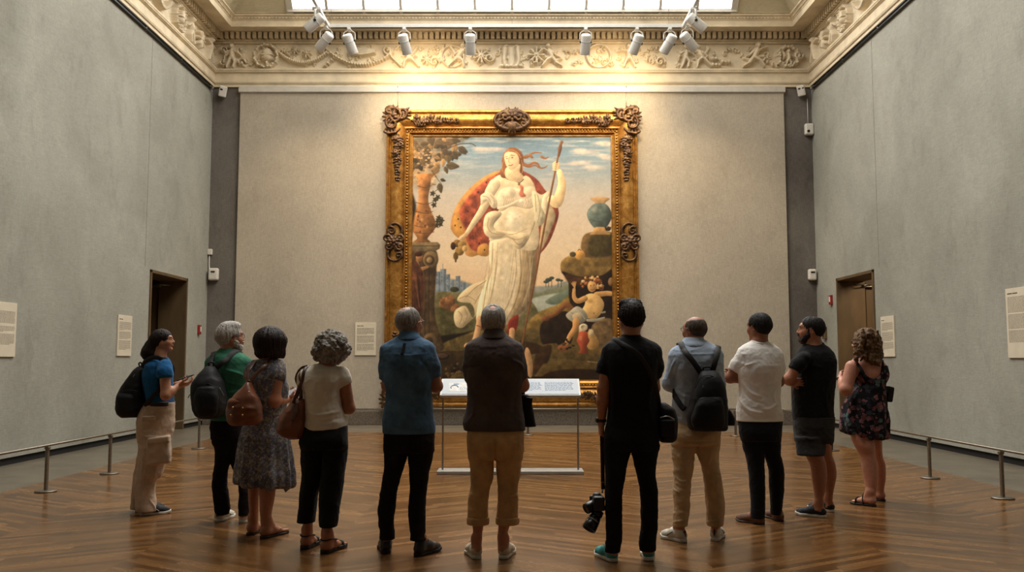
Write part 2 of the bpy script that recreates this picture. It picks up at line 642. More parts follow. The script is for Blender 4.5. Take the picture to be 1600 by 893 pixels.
# ---------------------------------------------------------------- side walls with doorways
DY0, DY1, DZ = 16.55, 18.45, 3.08
for side, sx in (('left', -1), ('right', 1)):
    m = MB(); T = 0.55
    x0 = sx * (RX + T / 2)
    zb = 0.1
    m.box((x0, (RB + DY0) / 2, (zb + 9.3) / 2), (T, DY0 - RB, 9.3 - zb))
    m.box((x0, (DY1 + RY + .5) / 2, (zb + 9.3) / 2), (T, RY + .5 - DY1, 9.3 - zb))
    m.box((x0, (DY0 + DY1) / 2, (DZ + 9.3) / 2), (T, DY1 - DY0, 9.3 - DZ))
    st(m.done('wall_' + side, M_WALL))
    # recessed dark plinth under the wall face
    m = MB()
    m.box((sx * (RX + T / 2 + .03), (RB + DY0) / 2, zb / 2), (T, DY0 - RB, zb))
    m.box((sx * (RX + T / 2 + .03), (DY1 + RY) / 2, zb / 2), (T, RY - DY1, zb))
    st(m.done('baseboard_' + side, M_BLACK))
    # doorway: bronze lining, leaf standing open, vestibule behind it
    e = bpy.data.objects.new('door_1' if sx < 0 else 'door_2', None); COL.objects.link(e)
    e.location = (sx * RX, (DY0 + DY1) / 2, 0); st(e)
    m = MB(); w = 0.06
    for yy in (DY0, DY1):
        m.box((sx * (RX + T / 2 - .012), yy + (w / 2 if yy == DY0 else -w / 2), DZ / 2), (T + .03, w, DZ), 0.006)
    m.box((sx * (RX + T / 2 - .012), (DY0 + DY1) / 2, DZ - w / 2), (T + .03, DY1 - DY0, w), 0.006)
    m.done('door_lining', M_BRONZE, e, world=True)
    m = MB()
    xo = sx * (RX + T)
    m.box((xo + sx * 0.9, DY1 + .12, 1.7), (1.8, .1, 3.4)); m.box((xo + sx * 0.9, DY0 - 1.6, 1.7), (1.8, .1, 3.4))
    m.box((xo + sx * 1.75, (DY0 + DY1) / 2 - .7, 1.7), (.1, DY1 - DY0 + 2, 3.4)); m.box((xo + sx * 0.9, (DY0 + DY1) / 2 - .7, 3.42), (1.8, DY1 - DY0 + 2, .08))
    m.done('vestibule', M_BRONZE, e, world=True)
    m = MB()
    m.box((xo + sx * .62, DY1 + .04, 1.5), (1.16, .045, 2.98), .008)
    lf = m.done('door_leaf', M_BRONZE, e, world=True)
    m = MB()
    m.tube([(xo - sx * .25, DY1 - .1, 2.93), (xo - sx * .1, DY1 - .28, 2.93), (xo + sx * .12, DY1 - .12, 2.93)], .012)
    m.box((xo + sx * .1, DY1 - .1, 2.92), (.3, .07, .06), .01)
    m.done('door_closer', M_STEEL, e, world=True)

# seams between the wall's cloth-hung boards
m = MB()
for sx in (-1, 1):
    m.box((sx * RX, 16.32, 5.25), (.006, .008, 4.3)); m.box((sx * RX, 9.0, 3.8), (.006, .008, 7.2))
st(m.done('trim_13', simple('seam_grey', (112, 110, 102), .9)))

# ---------------------------------------------------------------- back wall
m = MB(); m.box((0, RY + .25, 4.6), (2 * RX + 1.1, .5, 9.3)); st(m.done('wall_back', M_WING))
PX, PZ0, PZ1 = 6.08, 0.31, 7.36
m = MB(); m.box((0, RY - .04, (PZ0 + PZ1) / 2), (2 * PX, .08, PZ1 - PZ0), .01); st(m.done('trim_2', M_PANEL))
m = MB()
m.box((0, RY - .065, PZ1 + .07), (2 * PX + .06, .13, .14), .012)
m.box((0, RY - .045, PZ1 + .005), (2 * PX + .03, .1, .03), .008)
st(m.done('trim_3', M_WHITEPAINT))
m = MB(); m.box((0, RY - .05, PZ0 + .0), (2 * PX, .1, .035), .006); st(m.done('trim_4', M_STEEL))
m = MB(); m.box((0, RY - .06, .15), (2 * RX, .12, .30), .01); st(m.done('baseboard_back', M_BASE))
m = MB(); m.box((0, RB - .1, 4.6), (2 * RX + 1.1, .2, 9.3)); st(m.done('wall_rear', M_WING))

# ---------------------------------------------------------------- cornice: profile swept round three walls
def sweep(prof):
    V, Q = [], []
    for p, z in prof:
        V += [(-RX + p, RB, z), (-RX + p, RY - p, z), (RX - p, RY - p, z), (RX - p, RB, z)]
    for i in range(len(prof) - 1):
        for k in range(3):
            Q.append((4 * i + k, 4 * i + k + 1, 4 * i + 4 + k + 1, 4 * i + 4 + k))
    return np.array(V, float), np.array(Q)

arch = [(0, 7.5), (.05, 7.5), (.05, 7.56), (.075, 7.57), (.09, 7.6), (.09, 7.63), (.06, 7.64), (.06, 7.80), (.08, 7.81), (.1, 7.83), (.1, 7.85), (.12, 7.87), (.12, 7.9), (.02, 7.91), (0, 7.92)]
corn = [(0, 8.5), (.06, 8.5), (.07, 8.53), (.05, 8.545), (.09, 8.55), (.12, 8.565), (.05, 8.575), (.05, 8.725), (.22, 8.73), (.25, 8.74), (.27, 8.745), (.5, 8.735), (.52, 8.70), (.55, 8.70), (.55, 8.83), (.56, 8.835), (.565, 8.85),
        (.57, 8.87), (.59, 8.89), (.62, 8.92), (.64, 8.925), (.64, 8.955), (.60, 8.96), (.58, 8.985), (.3, 9.0)]
for nm, pr in (('trim_5', arch), ('trim_6', corn)):
    V, Q = sweep(pr)
    st(link(nm, mesh_np(nm, V, Q, False), M_STONE))
# dentil course and bead rows, part of the moulding
m = MB()
def along_walls(step, p, z, size, bevel=0.0):
    n = int((2 * (RX - p)) / step)
    for i in range(n):
        m.box((-(n - 1) / 2 * step + i * step, RY - p, z), size, bevel, seg=1)
    k = int(10.5 / step)
    for i in range(k):
        for sx in (-1, 1):
            m.box((sx * (RX - p), RY - p - .1 - i * step, z), (size[1], size[0], size[2]), bevel, seg=1)
along_walls(.124, .12, 8.65, (.08, .15, .14))
along_walls(.075, .578, 8.885, (.05, .035, .035))
along_walls(.06, .07, 8.525, (.04, .03, .02))
along_walls(.06, .1, 7.84, (.042, .03, .022))
st(m.done('trim_7', M_STONE))

# ---------------------------------------------------------------- carved frieze: relief heights drawn figure by figure
class Relief:
    def __init__(s, x0, x1, z0, z1, d=0.0085):
        s.x = np.arange(x0, x1 + d, d); s.z = np.arange(z0, z1 + d, d)
        s.X, s.Z = np.meshgrid(s.x, s.z)
        s.h = np.zeros_like(s.X)
        s.fat = 1.0
        s.s = 1.0; s.ox = 0; s.oz = 0; s.mir = 1
    def at(s, x, z, sc=1.0, mir=1):
        s.ox, s.oz, s.s, s.mir = x, z, sc, mir
        return s
    def _p(s, p): return s.ox + p[0] * s.s * s.mir, s.oz + p[1] * s.s
    def blob(s, p, r, H):
        x, z = s._p(p)
        rx, rz = (r if isinstance(r, tuple) else (r, r))
        rx *= s.s * s.fat; rz *= s.s * s.fat
        sl = (slice(max(0, int((z - rz - s.z[0]) / (s.z[1] - s.z[0])) - 1), int((z + rz - s.z[0]) / (s.z[1] - s.z[0])) + 3),
              slice(max(0, int((x - rx - s.x[0]) / (s.x[1] - s.x[0])) - 1), max(1, int((x + rx - s.x[0]) / (s.x[1] - s.x[0])) + 3)))
        d = ((s.X[sl] - x) / rx) ** 2 + ((s.Z[sl] - z) / rz) ** 2
        s.h[sl] = np.maximum(s.h[sl], H * np.sqrt(np.clip(1 - d, 0, 1)))
    def stroke(s, pts, r, H):
        P = [s._p(p) for p in pts]
        n = len(P)
        rs = r if isinstance(r, (list, tuple)) else [r] * n
        hs = H if isinstance(H, (list, tuple)) else [H] * n
        dx = s.x[1] - s.x[0]
        for i in range(n - 1):
            (xa, za), (xb, zb) = P[i], P[i + 1]
            ra, rb = rs[i] * s.s * s.fat, rs[i + 1] * s.s * s.fat
            R = max(ra, rb)
            a = max(0, int((min(za, zb) - R - s.z[0]) / dx) - 1); b = int((max(za, zb) + R - s.z[0]) / dx) + 3
            c = max(0, int((min(xa, xb) - R - s.x[0]) / dx) - 1); e = max(1, int((max(xa, xb) + R - s.x[0]) / dx) + 3)
            X, Z = s.X[a:b, c:e], s.Z[a:b, c:e]
            L = max((xb - xa) ** 2 + (zb - za) ** 2, 1e-9)
            t = np.clip(((X - xa) * (xb - xa) + (Z - za) * (zb - za)) / L, 0, 1)
            d2 = (X - xa - t * (xb - xa)) ** 2 + (Z - za - t * (zb - za)) ** 2
            rr = ra + t * (rb - ra)
            s.h[a:b, c:e] = np.maximum(s.h[a:b, c:e], (hs[i] + t * (hs[i + 1] - hs[i])) * np.sqrt(np.clip(1 - d2 / rr ** 2, 0, 1)))
    # figures are drawn in a box about 1 tall, feet at z = 0
    def child(s, arms, legs, lean=0.0, wings=False, cloth=None):
        H = .062 * 1.0
        if wings:
            for k in range(4):
                s.stroke([(-.05 + lean, .62), (-.22 - .03 * k, .72 - .07 * k), (-.32, .62 - .1 * k)], [.05, .045, .02], H * .6)
        hip, sh = (0, .42), (lean, .72)
        s.stroke([hip, ((hip[0] + sh[0]) / 2 + .01, .56), sh], [.10, .095, .11], [H * .9, H, H * .9])
        hd = (lean * 1.35, .90)
        s.stroke([sh, hd], [.045, .05], H * .7)
        s.blob(hd, (.085, .10), H * 1.15)
        for k in range(7):
            a = k * .5 + .3
            s.blob((hd[0] + .085 * math.cos(a), hd[1] + .03 + .08 * math.sin(a)), .032, H * .95)
        for A in arms:
            pts = [(lean + A[0], .72)] + A[1]
            s.stroke(pts, [.05, .043, .032][:len(pts)], H * .85); s.blob(pts[-1], .04, H * .8)
        for L in legs:
            pts = [(L[0], .42)] + L[1]
            s.stroke(pts, [.078, .06, .042, .035][:len(pts)], H * .9)
        if cloth:
            s.stroke(cloth, [.06] * len(cloth), H * .5)
    def ring(s, R, r, H, leaves=0):
        s.stroke([(R * math.cos(a), R * math.sin(a)) for a in np.linspace(0, 2 * PI, 40)], r, H)
        for k in range(leaves):
            a = 2 * PI * k / leaves
            s.blob(((R + r * .5 * (-1) ** k) * math.cos(a), (R + r * .5 * (-1) ** k) * math.sin(a)), r * .75, H * 1.35)
    def scroll(s, turns, R, r, H, a0=0):
        s.stroke([(R * (1 - t) * math.cos(a0 + turns * 2 * PI * t), R * (1 - t) * math.sin(a0 + turns * 2 * PI * t)) for t in np.linspace(0, .92, 40)], r, H)
    def flower(s, n, R, H):
        s.blob((0, 0), R * .3, H * 1.2)
        for k in range(n):
            a = 2 * PI * k / n
            s.stroke([(R * .3 * math.cos(a), R * .3 * math.sin(a)), (R * math.cos(a), R * math.sin(a))], [R * .16, R * .24], H)
    def swag(s, w, dip, H, leafy=True):
        pts = [(-w / 2 + w * t, -dip * (1 - (2 * t - 1) ** 2)) for t in np.linspace(0, 1, 24)]
        s.stroke(pts, .05, H)
        if leafy:
            for i, p in enumerate(pts):
                s.blob((p[0], p[1] + .03), .035, H * 1.3); s.blob((p[0] + .02, p[1] - .035), .035, H * 1.2)
    def branch(s, pts, H, leaf=.07):
        s.stroke(pts, .016, H * .7)
        for i in range(len(pts) - 1):
            (xa, za), (xb, zb) = pts[i], pts[i + 1]
            for t in (.2, .6):
                x, z = xa + (xb - xa) * t, za + (zb - za) * t
                a = math.atan2(zb - za, xb - xa)
                for sg in (-1, 1):
                    s.stroke([(x, z), (x + leaf * math.cos(a + sg * .9), z + leaf * math.sin(a + sg * .9)), (x + 1.6 * leaf * math.cos(a + sg * .6), z + 1.6 * leaf * math.sin(a + sg * .6))], [.015, .03, .008], H)
    def urn(s, H):
        s.stroke([(0, -.5), (0, -.36)], [.12, .05], H); s.blob((0, -.06), (.42, .3), H * 1.1)
        s.stroke([(-.42, .06), (.42, .06)], .06, H * 1.2)
        for k in range(9):
            a = PI * k / 8
            s.stroke([(0, .1), (.3 * math.cos(a), .12 + .36 * math.sin(a))], [.05, .07], H * 1.1)
    def build(s, name, place):
        n = fbm(np.stack([s.X * 30, s.Z * 30, 0 * s.X], -1), 5, 2) * .0018
        h = s.h
        for _ in range(1):
            h = (h + np.roll(h, 1, 0) + np.roll(h, -1, 0) + np.roll(h, 1, 1) + np.roll(h, -1, 1)) / 5
        h = h * 2.7 + n
        V = place(s.X.ravel(), s.Z.ravel(), h.ravel())
        a, b = s.X.shape
        i = (np.arange(a - 1)[:, None] * b + np.arange(b - 1)[None]).ravel()
        Q = np.stack([i, i + 1, i + b + 1, i + b], 1)
        return st(link(name, mesh_np(name, V, Q), M_STONE))

Z0, ZH = 7.92, .56
def fx(px): return (px - 800) / 1400 * 20.25
POSES = [
    ([(-.1, [(-.26, .6), (-.34, .78)]), (.1, [(.24, .66), (.36, .56)])], [(-.05, [(-.12, .22), (-.2, .0)]), (.05, [(.14, .26), (.08, .0)])], 0, True, None),
    ([(-.1, [(-.22, .5), (-.1, .4)]), (.1, [(.26, .78), (.4, .86)])], [(-.05, [(-.2, .26), (-.4, .04)]), (.05, [(.2, .3), (.26, 0)])], .16, False, [(-.3, .9), (-.1, .6), (.1, .4), (.25, .2)]),
    ([(-.1, [(-.3, .74), (-.46, .7)]), (.1, [(.3, .74), (.46, .8)])], [(-.06, [(-.16, .22), (-.26, 0)]), (.06, [(.16, .22), (.26, 0)])], 0, False, None),
    ([(-.1, [(-.3, .78), (-.52, .84)]), (.1, [(.2, .5), (.34, .44)])], [(-.05, [(-.24, .3), (-.42, .06)]), (.05, [(.18, .2), (.42, .06)])], -.12, False, [(-.4, .5), (-.1, .45), (.2, .35), (.4, .4)]),
]
def figure(R, x, pose, mir=1, sc=1.0):
    a, l, lean, wg, cl = POSES[pose]
    R.fat = 1.28
    R.at(x, Z0 + .02, ZH * .93 * sc, mir).child(a, l, lean, wg, cl)
    R.fat = 1.0
R = Relief(-RX + .02, RX - .02, 7.905, 8.51)
S = ZH
figure(R, fx(365), 0); R.at(fx(352), Z0 + .42, S).scroll(1.3, .14, .035, .05); R.at(fx(378), Z0 + .42, S).scroll(-1.3, .14, .035, .05)
R.at(fx(352), Z0 + .14, S).scroll(-1.3, .16, .035, .05); R.at(fx(380), Z0 + .14, S).scroll(1.3, .16, .035, .05)
R.at(fx(418), Z0 + .28, S).ring(.46, .06, .05, 22); R.at(fx(420), Z0 + .27, S * .62).urn(.06)
R.at(fx(475), Z0 + .36, S).swag(1.9, .42, .05); R.at(fx(463), Z0 + .42, S).flower(7, .15, .045); R.at(fx(481), Z0 + .34, S).flower(7, .17, .05)
R.at(fx(445), Z0 + .4, S).branch([(-.1, .1), (.1, 0), (.3, -.15)], .045); R.at(fx(505), Z0 + .42, S).scroll(1.4, .2, .05, .05)
R.at(fx(518), Z0 + .16, S).branch([(-.3, -.2), (0, 0), (.2, .2)], .045)
R.at(fx(566), Z0 + .36, S).swag(2.5, .5, .05, True)
for k in range(5): R.at(fx(566), Z0 + .36, S).stroke([(-.55, .05 - .02 * k), (0, .2 - .075 * k), (.55, .1 - .03 * k)], [.03, .06, .03], .05)
R.at(fx(606), Z0 + .42, S).scroll(-1.4, .2, .05, .05); R.at(fx(617), Z0 + .2, S).stroke([(-.2, .5), (-.1, .1), (.1, -.1), (.25, -.25)], .05, .05)
figure(R, fx(641), 1, -1); R.at(fx(668), Z0 + .2, S).flower(8, .2, .05); R.at(fx(676), Z0 + .45, S).branch([(-.2, -.1), (0, 0), (.2, .1)], .04)
R.at(fx(680), Z0 + .14, S).scroll(1.5, .2, .04, .05)
R.at(fx(708), Z0 + .28, S).ring(.44, .035, .035); figure(R, fx(716), 1)
R.at(fx(752), Z0 + .28, S).flower(9, .26, .05); R.at(fx(740), Z0 + .42, S).branch([(-.2, 0), (0, .05), (.3, -.1)], .04); R.at(fx(765), Z0 + .24, S).scroll(-1.4, .2, .045, .05)
R.at(fx(797), Z0 + .3, S).stroke([(-.2, .3), (-.24, -.2), (-.2, -.4)], [.12, .1, .1], .05); R.at(fx(801), Z0 + .3, S).stroke([(.2, .3), (.24, -.2), (.2, -.4)], [.12, .1, .1], .05)
R.at(fx(799), Z0 + .28, S).stroke([(0, .3), (0, -.3)], .15, .03); R.at(fx(799), Z0 + .5, S).blob((-.2, 0), .08, .06); R.at(fx(799), Z0 + .5, S).blob((.2, 0), .08, .06)
for k in range(5): R.at(fx(799), Z0 + .05, S).blob((-.4 + .2 * k, 0), .1, .05)
R.at(fx(838), Z0 + .3, S).flower(8, .3, .05); R.at(fx(836), Z0 + .12, S).branch([(-.2, -.1), (0, .1), (.15, .3)], .045)
figure(R, fx(862), 3); R.at(fx(895), Z0 + .36, S).branch([(-.4, .1), (0, 0), (.4, .1)], .045, .06)
R.at(fx(935), Z0 + .28, S).ring(.47, .05, .045, 0)
for k in range(12): R.at(fx(938) + random.uniform(-.25, .25), Z0 + .28 + random.uniform(-.17, .17), S).scroll(1.2, .12, .03, .035, k)
figure(R, fx(982), 2); R.at(fx(1030), Z0 + .14, S).scroll(1.5, .2, .05, .05); R.at(fx(1014), Z0 + .16, S).branch([(-.2, .1), (.1, 0), (.3, .1)], .045); R.at(fx(1022), Z0 + .44, S).branch([(-.4, -.1), (0, .1), (.3, 0)], .04)
figure(R, fx(1070), 0, 1, .95); figure(R, fx(1096), 1, -1, .95); R.at(fx(1082), Z0 + .3, S).branch([(-.5, .2), (-.3, -.1), (-.4, -.3)], .045)
for k in range(8): R.at(fx(1112 + 5 * (k % 6)), Z0 + .08 + .07 * (k // 3), S).blob((0, 0), (.08, .09), .05)
figure(R, fx(1176), 3, -1, 1.05); R.at(fx(1200), Z0 + .12, S).branch([(-.3, .2), (0, 0), (.4, -.15)], .05); R.at(fx(1142), Z0 + .4, S).branch([(-.3, 0), (0, .1), (.2, 0)], .04)
R.at(fx(1229), Z0 + .27, S).ring(.4, .08, .05, 20); figure(R, fx(1229), 0, 1, .75); R.at(fx(1215), Z0 + .3, S).scroll(1.2, .2, .06, .055); R.at(fx(1244), Z0 + .3, S).scroll(-1.2, .2, .06, .055)
rf = random.Random(12)
for k in range(150):
    x = rf.uniform(-RX + .2, RX - .2); z = Z0 + rf.uniform(.05, .5)
    c = rf.random()
    R.at(x, z, S * .8)
    if c < .5: R.branch([(-.12 * math.cos(k), -.12 * math.sin(k)), (0, 0), (.12 * math.cos(k + .6), .12 * math.sin(k + .6))], .024, .06)
    elif c < .75: R.scroll(rf.choice((-1.2, 1.2)), .12, .028, .026, k)
    else: R.flower(5, .09, .026)
R.build('trim_8', lambda x, z, h: np.stack([x, RY - .001 - h, z], 1))
for sx, nm in ((-1, 'trim_9'), (1, 'trim_10')):
    R = Relief(11.2, RY - .02, 7.905, 8.51, .01)
    y = RY - .5; k = 0
    while y > 11.6:
        kind = k % 5
        if kind in (0, 2): figure(R, y, (k * 3 + 2) % 4, 1 if k % 2 else -1, 1.0); y -= .62
        elif kind == 1: R.at(y, Z0 + .28, S).flower(8, .3, .055); R.at(y + .1, Z0 + .3, S).branch([(-.2, -.4), (0, 0), (.1, .4)], .05); y -= .55
        elif kind == 3: R.at(y, Z0 + .28, S).ring(.44, .06, .05, 20); R.at(y, Z0 + .27, S * .6).urn(.06); y -= .75
        else: R.at(y - .2, Z0 + .36, S).swag(1.3, .4, .055); R.at(y - .2, Z0 + .42, S).scroll(1.4, .2, .05, .05); y -= .95
        k += 1
    R.build(nm, (lambda s: lambda y, z, h: np.stack([s * (RX - .001 - h), y, z], 1))(sx))
# backing of the side friezes nearer than the carving reaches, and of the cornice
m = MB()
m.box((0, RY - .0, 8.2), (2 * RX, .004, .7)); 
for sx in (-1, 1): m.box((sx * (RX - .002), 3.1, 8.2), (.004, 16.2, .7))
st(m.done('trim_11', M_STONE))

# ---------------------------------------------------------------- ceiling: sloping coves and the skylight
CX0, CYB, CZ0 = RX - .6, RY - .6, 8.985
CZ1 = 11.0; rise = CZ1 - CZ0; run = rise / math.tan(math.radians(52))
GX = 4.86
m = MB()
# side coves and flat margins
for sx in (-1, 1):
    m.quad([(sx * CX0, RB, CZ0), (sx * CX0, CYB, CZ0), (sx * (CX0 - run), CYB - run, CZ1), (sx * (CX0 - run), RB, CZ1)])
    m.quad([(sx * GX, CYB, CZ0), (sx * CX0, CYB, CZ0), (sx * (CX0 - run), CYB - run, CZ1), (sx * (CX0 - run), CYB - run, CZ1 + .0), (sx * GX, CYB - run, CZ1)][:3] + [(sx * GX, CYB - run, CZ1)])
# flat ceiling with an opening for the roof light
FX = 3.1; YA, YB = 6.2, CYB - run - .25
m.quad([(-CX0, RB, CZ1), (CX0, RB, CZ1), (CX0, YA, CZ1), (-CX0, YA, CZ1)])
m.quad([(-CX0, YB, CZ1), (CX0, YB, CZ1), (CX0, CYB - run + .02, CZ1), (-CX0, CYB - run + .02, CZ1)])
for sx in (-1, 1): m.quad([(sx * FX, YA, CZ1), (sx * CX0, YA, CZ1), (sx * CX0, YB, CZ1), (sx * FX, YB, CZ1)])
st(m.done('ceiling', M_CEIL))
m = MB(); m.box((0, RY - .25, 9.01), (2 * RX, .72, .05)); m.box((-RX + .25, 7, 9.01), (.72, 26, .05)); m.box((RX - .25, 7, 9.01), (.72, 26, .05)); st(m.done('trim_12', M_STONE))
# sloping end glazing
e = bpy.data.objects.new('window_1', None); COL.objects.link(e); e.location = (0, CYB, CZ0); st(e)
m = MB(); m.quad([(-GX, CYB, CZ0), (GX, CYB, CZ0), (GX, CYB - run, CZ1), (-GX, CYB - run, CZ1)]); m.done('pane', M_SKY, e, world=True)
m = MB(); d = Vector((0, -run, rise)).normalized(); L = math.hypot(run, rise); rx = Matrix.Rotation(math.atan2(rise, -run) - PI / 2, 4, 'X')
for k in range(13):
    x = -GX + k * 2 * GX / 12
    m.box((x, CYB - run / 2, CZ0 + rise / 2 - .02), (.06 if 0 < k < 12 else .14, .07, L), .0, rot=Euler((math.atan2(run, rise), 0, 0)))
m.box((0, CYB - .04, CZ0 + .03), (2 * GX + .1, .1, .07))
m.done('window_frame', M_WHITEPAINT, e, world=True)
e = bpy.data.objects.new('window_2', None); COL.objects.link(e); e.location = (0, (YA + YB) / 2, CZ1); st(e)
m = MB(); m.quad([(-FX, YA, CZ1 + .05), (FX, YA, CZ1 + .05), (FX, YB, CZ1 + .05), (-FX, YB, CZ1 + .05)]); m.done('pane', M_SKY, e, world=True)
m = MB()
for k in range(9): m.box((-FX + k * FX / 4, (YA + YB) / 2, CZ1), (.07, YB - YA, .1))
for k in range(12): m.box((0, YA + k * (YB - YA) / 11, CZ1), (2 * FX, .06, .08))
m.done('window_frame', M_WHITEPAINT, e, world=True)
# ================================================================ the great painting
K = 3.0
QX0, QY0, QX1, QY1 = 638.0, 205.0, 964.0, 600.0
QW, QH = int((QX1 - QX0) * K), int((QY1 - QY0) * K)
yy, xx = np.mgrid[0:QH, 0:QW]
QX = QX0 + (xx + .5) / K; QY = QY0 + (yy + .5) / K

def blur(a, r):
    r = max(1, int(round(r * K)))
    for ax in (0, 1):
        for _ in range(2):
            p = np.pad(a, [(r, r) if i == ax else (0, 0) for i in range(2)], mode='edge')
            c = np.cumsum(p, axis=ax)
            z = np.zeros_like(np.take(c, [0], axis=ax))
            c = np.concatenate([z, c], axis=ax)
            n = a.shape[ax]
            a = (np.take(c, range(2 * r + 1, 2 * r + 1 + n), axis=ax) - np.take(c, range(0, n), axis=ax)) / (2 * r + 1)
    return a

IMG = np.zeros((QH, QW, 3))
N1 = fbm(np.stack([QX / 7, QY / 7, 0 * QX], -1), 3, 4)
N2 = fbm(np.stack([QX / 2.2, QY / 2.2, 0 * QX], -1), 9, 3)
NH = fbm(np.stack([QX / 26, QY / 3.5, 0 * QX], -1), 21, 4)

def sky():
    stops = [(205, (112, 142, 160)), (240, (134, 160, 172)), (270, (160, 172, 172)), (300, (202, 194, 176)), (345, (226, 206, 176)), (400, (240, 214, 172)), (440, (243, 208, 160)), (600, (225, 190, 140))]
    ys = [s[0] for s in stops]
    for c in range(3):
        IMG[..., c] = np.interp(QY, ys, [s[1][c] for s in stops])
    cl = np.clip(NH * 1.4 + .1, 0, 1) * np.clip((330 - QY) / 120, 0, 1)
    IMG[:] = IMG + (np.array([232, 212, 190]) - IMG) * (cl * .7)[..., None]

def region(P, m=3):
    P = np.array(P)
    a = max(0, int((P[:, 0].min() - m - QX0) * K)); b = min(QW, int((P[:, 0].max() + m - QX0) * K) + 2)
    c = max(0, int((P[:, 1].min() - m - QY0) * K)); d = min(QH, int((P[:, 1].max() + m - QY0) * K) + 2)
    return (slice(c, max(d, c + 2)), slice(a, max(b, a + 2)))

def closed(pts, n=6):
    P = [np.array(p, float) for p in pts]; L = len(P); out = []
    for i in range(L):
        a, b, c, d = P[i - 1], P[i], P[(i + 1) % L], P[(i + 2) % L]
        for k in range(n):
            t = k / n
            out.append(.5 * (2 * b + (c - a) * t + (2 * a - 5 * b + 4 * c - d) * t * t + (3 * b - a - 3 * c + d) * t ** 3))
    return np.array(out)

def lay(sl, m, col, model=0, r=4, tex=0, nz=None):
    C = np.ones(m.shape + (3,)) * np.array(col, float)
    if model:
        bl = blur(m, r)
        gy, gx = np.gradient(bl)
        s = (gx * .75 + gy * .65) * r * K * 1.2
        C = C * (1 + model * np.clip(s, -1, 1))[..., None] + np.array([10, 6, 0]) * (model * np.clip(s, 0, 1))[..., None]
    if tex:
        C = C * (1 + tex * (N1 if nz is None else nz)[sl])[..., None]
    IMG[sl] = IMG[sl] + (C - IMG[sl]) * m[..., None]

def shape(pts, col, model=.35, r=4, soft=.35, tex=.08, curve=True, alpha=1.0):
    P = closed(pts) if curve else np.array(pts, float)
    sl = region(P, 3 + r)
    X, Y = QX[sl], QY[sl]
    ins = np.zeros(X.shape, bool)
    for i in range(len(P)):
        (xa, ya), (xb, yb) = P[i - 1], P[i]
        if ya == yb: continue
        ins ^= ((ya > Y) != (yb > Y)) & (X < (xb - xa) * (Y - ya) / (yb - ya) + xa)
    m = blur(ins.astype(float), soft) * alpha
    lay(sl, m, col, model, r, tex)

def line(pts, w, col, alpha=1.0, curve=True, soft=.25):
    P = np.array(smoothed(pts, 6) if curve and len(pts) > 2 else pts, float)
    n = len(P)
    ws = np.interp(np.linspace(0, 1, n), np.linspace(0, 1, len(w)), w) if isinstance(w, (list, tuple)) else [w] * n
    sl = region(P, 4 + max(ws))
    X, Y = QX[sl], QY[sl]
    m = np.zeros(X.shape)
    for i in range(n - 1):
        (xa, ya), (xb, yb) = P[i], P[i + 1]
        L = max((xb - xa) ** 2 + (yb - ya) ** 2, 1e-6)
        t = np.clip(((X - xa) * (xb - xa) + (Y - ya) * (yb - ya)) / L, 0, 1)
        d = np.hypot(X - xa - t * (xb - xa), Y - ya - t * (yb - ya)) - (ws[i] + t * (ws[i + 1] - ws[i])) / 2
        m = np.maximum(m, np.clip(.5 - d / (2 * soft), 0, 1))
    return sl, m * alpha, col

def stroke(*a, model=0, r=3, tex=.06, **k):
    sl, m, col = line(*a, **k)
    lay(sl, m, col, model, r, tex)

def oval(cx, cy, rx, ry, col, model=.35, r=4, rot=0.0, **k):
    c, s = math.cos(rot), math.sin(rot)
    shape([(cx + rx * math.cos(a) * c - ry * math.sin(a) * s, cy + rx * math.cos(a) * s + ry * math.sin(a) * c) for a in np.linspace(0, 2 * PI, 17)[:-1]], col, model, r, **k)

def leaf(x, y, L, a, col, w=.36):
    d = np.array([math.cos(a), math.sin(a)]); n = np.array([-d[1], d[0]])
    p = np.array([x, y])
    shape([p, p + d * L * .3 + n * L * w * .8, p + d * L * .65 + n * L * w * .6, p + d * L, p + d * L * .65 - n * L * w * .6, p + d * L * .3 - n * L * w * .8], col, .3, 1.6, .25)
    stroke([p, p + d * L * .95], .5, tuple(c * .7 for c in col), .7)

rp = random.Random(4)
sky()
# clouds
for cx, cy, w in ((915, 236, 24), (938, 224, 18), (906, 254, 22), (948, 244, 14), (930, 262, 20), (760, 232, 26)):
    for k in range(6):
        oval(cx + rp.uniform(-w, w) * .6, cy + rp.uniform(-2, 3), w * rp.uniform(.35, .6), rp.uniform(1.6, 3.4), (228, 206, 184), .2, 2, soft=1.4, alpha=.38)
# far hills, town and lake
shape([(680, 440), (712, 436), (740, 444), (770, 448), (860, 446), (880, 440), (960, 430), (960, 480), (680, 480)], (158, 158, 142), .1, 4, 1.0)
shape([(684, 452), (720, 449), (760, 455), (820, 458), (860, 452), (885, 444), (905, 440), (905, 500), (684, 500)], (140, 142, 108), .15, 4, .8)
for x0, x1, y0 in ((681, 688, 424), (688, 697, 420), (697, 703, 428), (703, 709, 437), (712, 719, 431), (719, 728, 441), (728, 745, 445)):
    shape([(x0, y0), (x1, y0), (x1, 455), (x0, 455)], (150, 160, 164), 0, 2, .3, .1, False)
    shape([(x0 + (x1 - x0) * .6, y0), (x1, y0), (x1, 455), (x0 + (x1 - x0) * .6, 455)], (124, 136, 142), 0, 2, .3, .1, False)
    for k in range(3): stroke([(x0 + 2, y0 + 5 + 6 * k), (x0 + 2, y0 + 7 + 6 * k)], .8, (104, 112, 116))
stroke([(692, 412), (692, 421)], 1.0, (140, 150, 156)); oval(710, 452, 7, 4, (84, 84, 62), .3, 2)
shape([(828, 468), (870, 458), (905, 460), (905, 478), (830, 486)], (186, 190, 168), .1, 4, 1)
shape([(852, 470), (885, 452), (905, 446), (905, 468), (870, 476)], (128, 140, 116), .2, 4, .8)
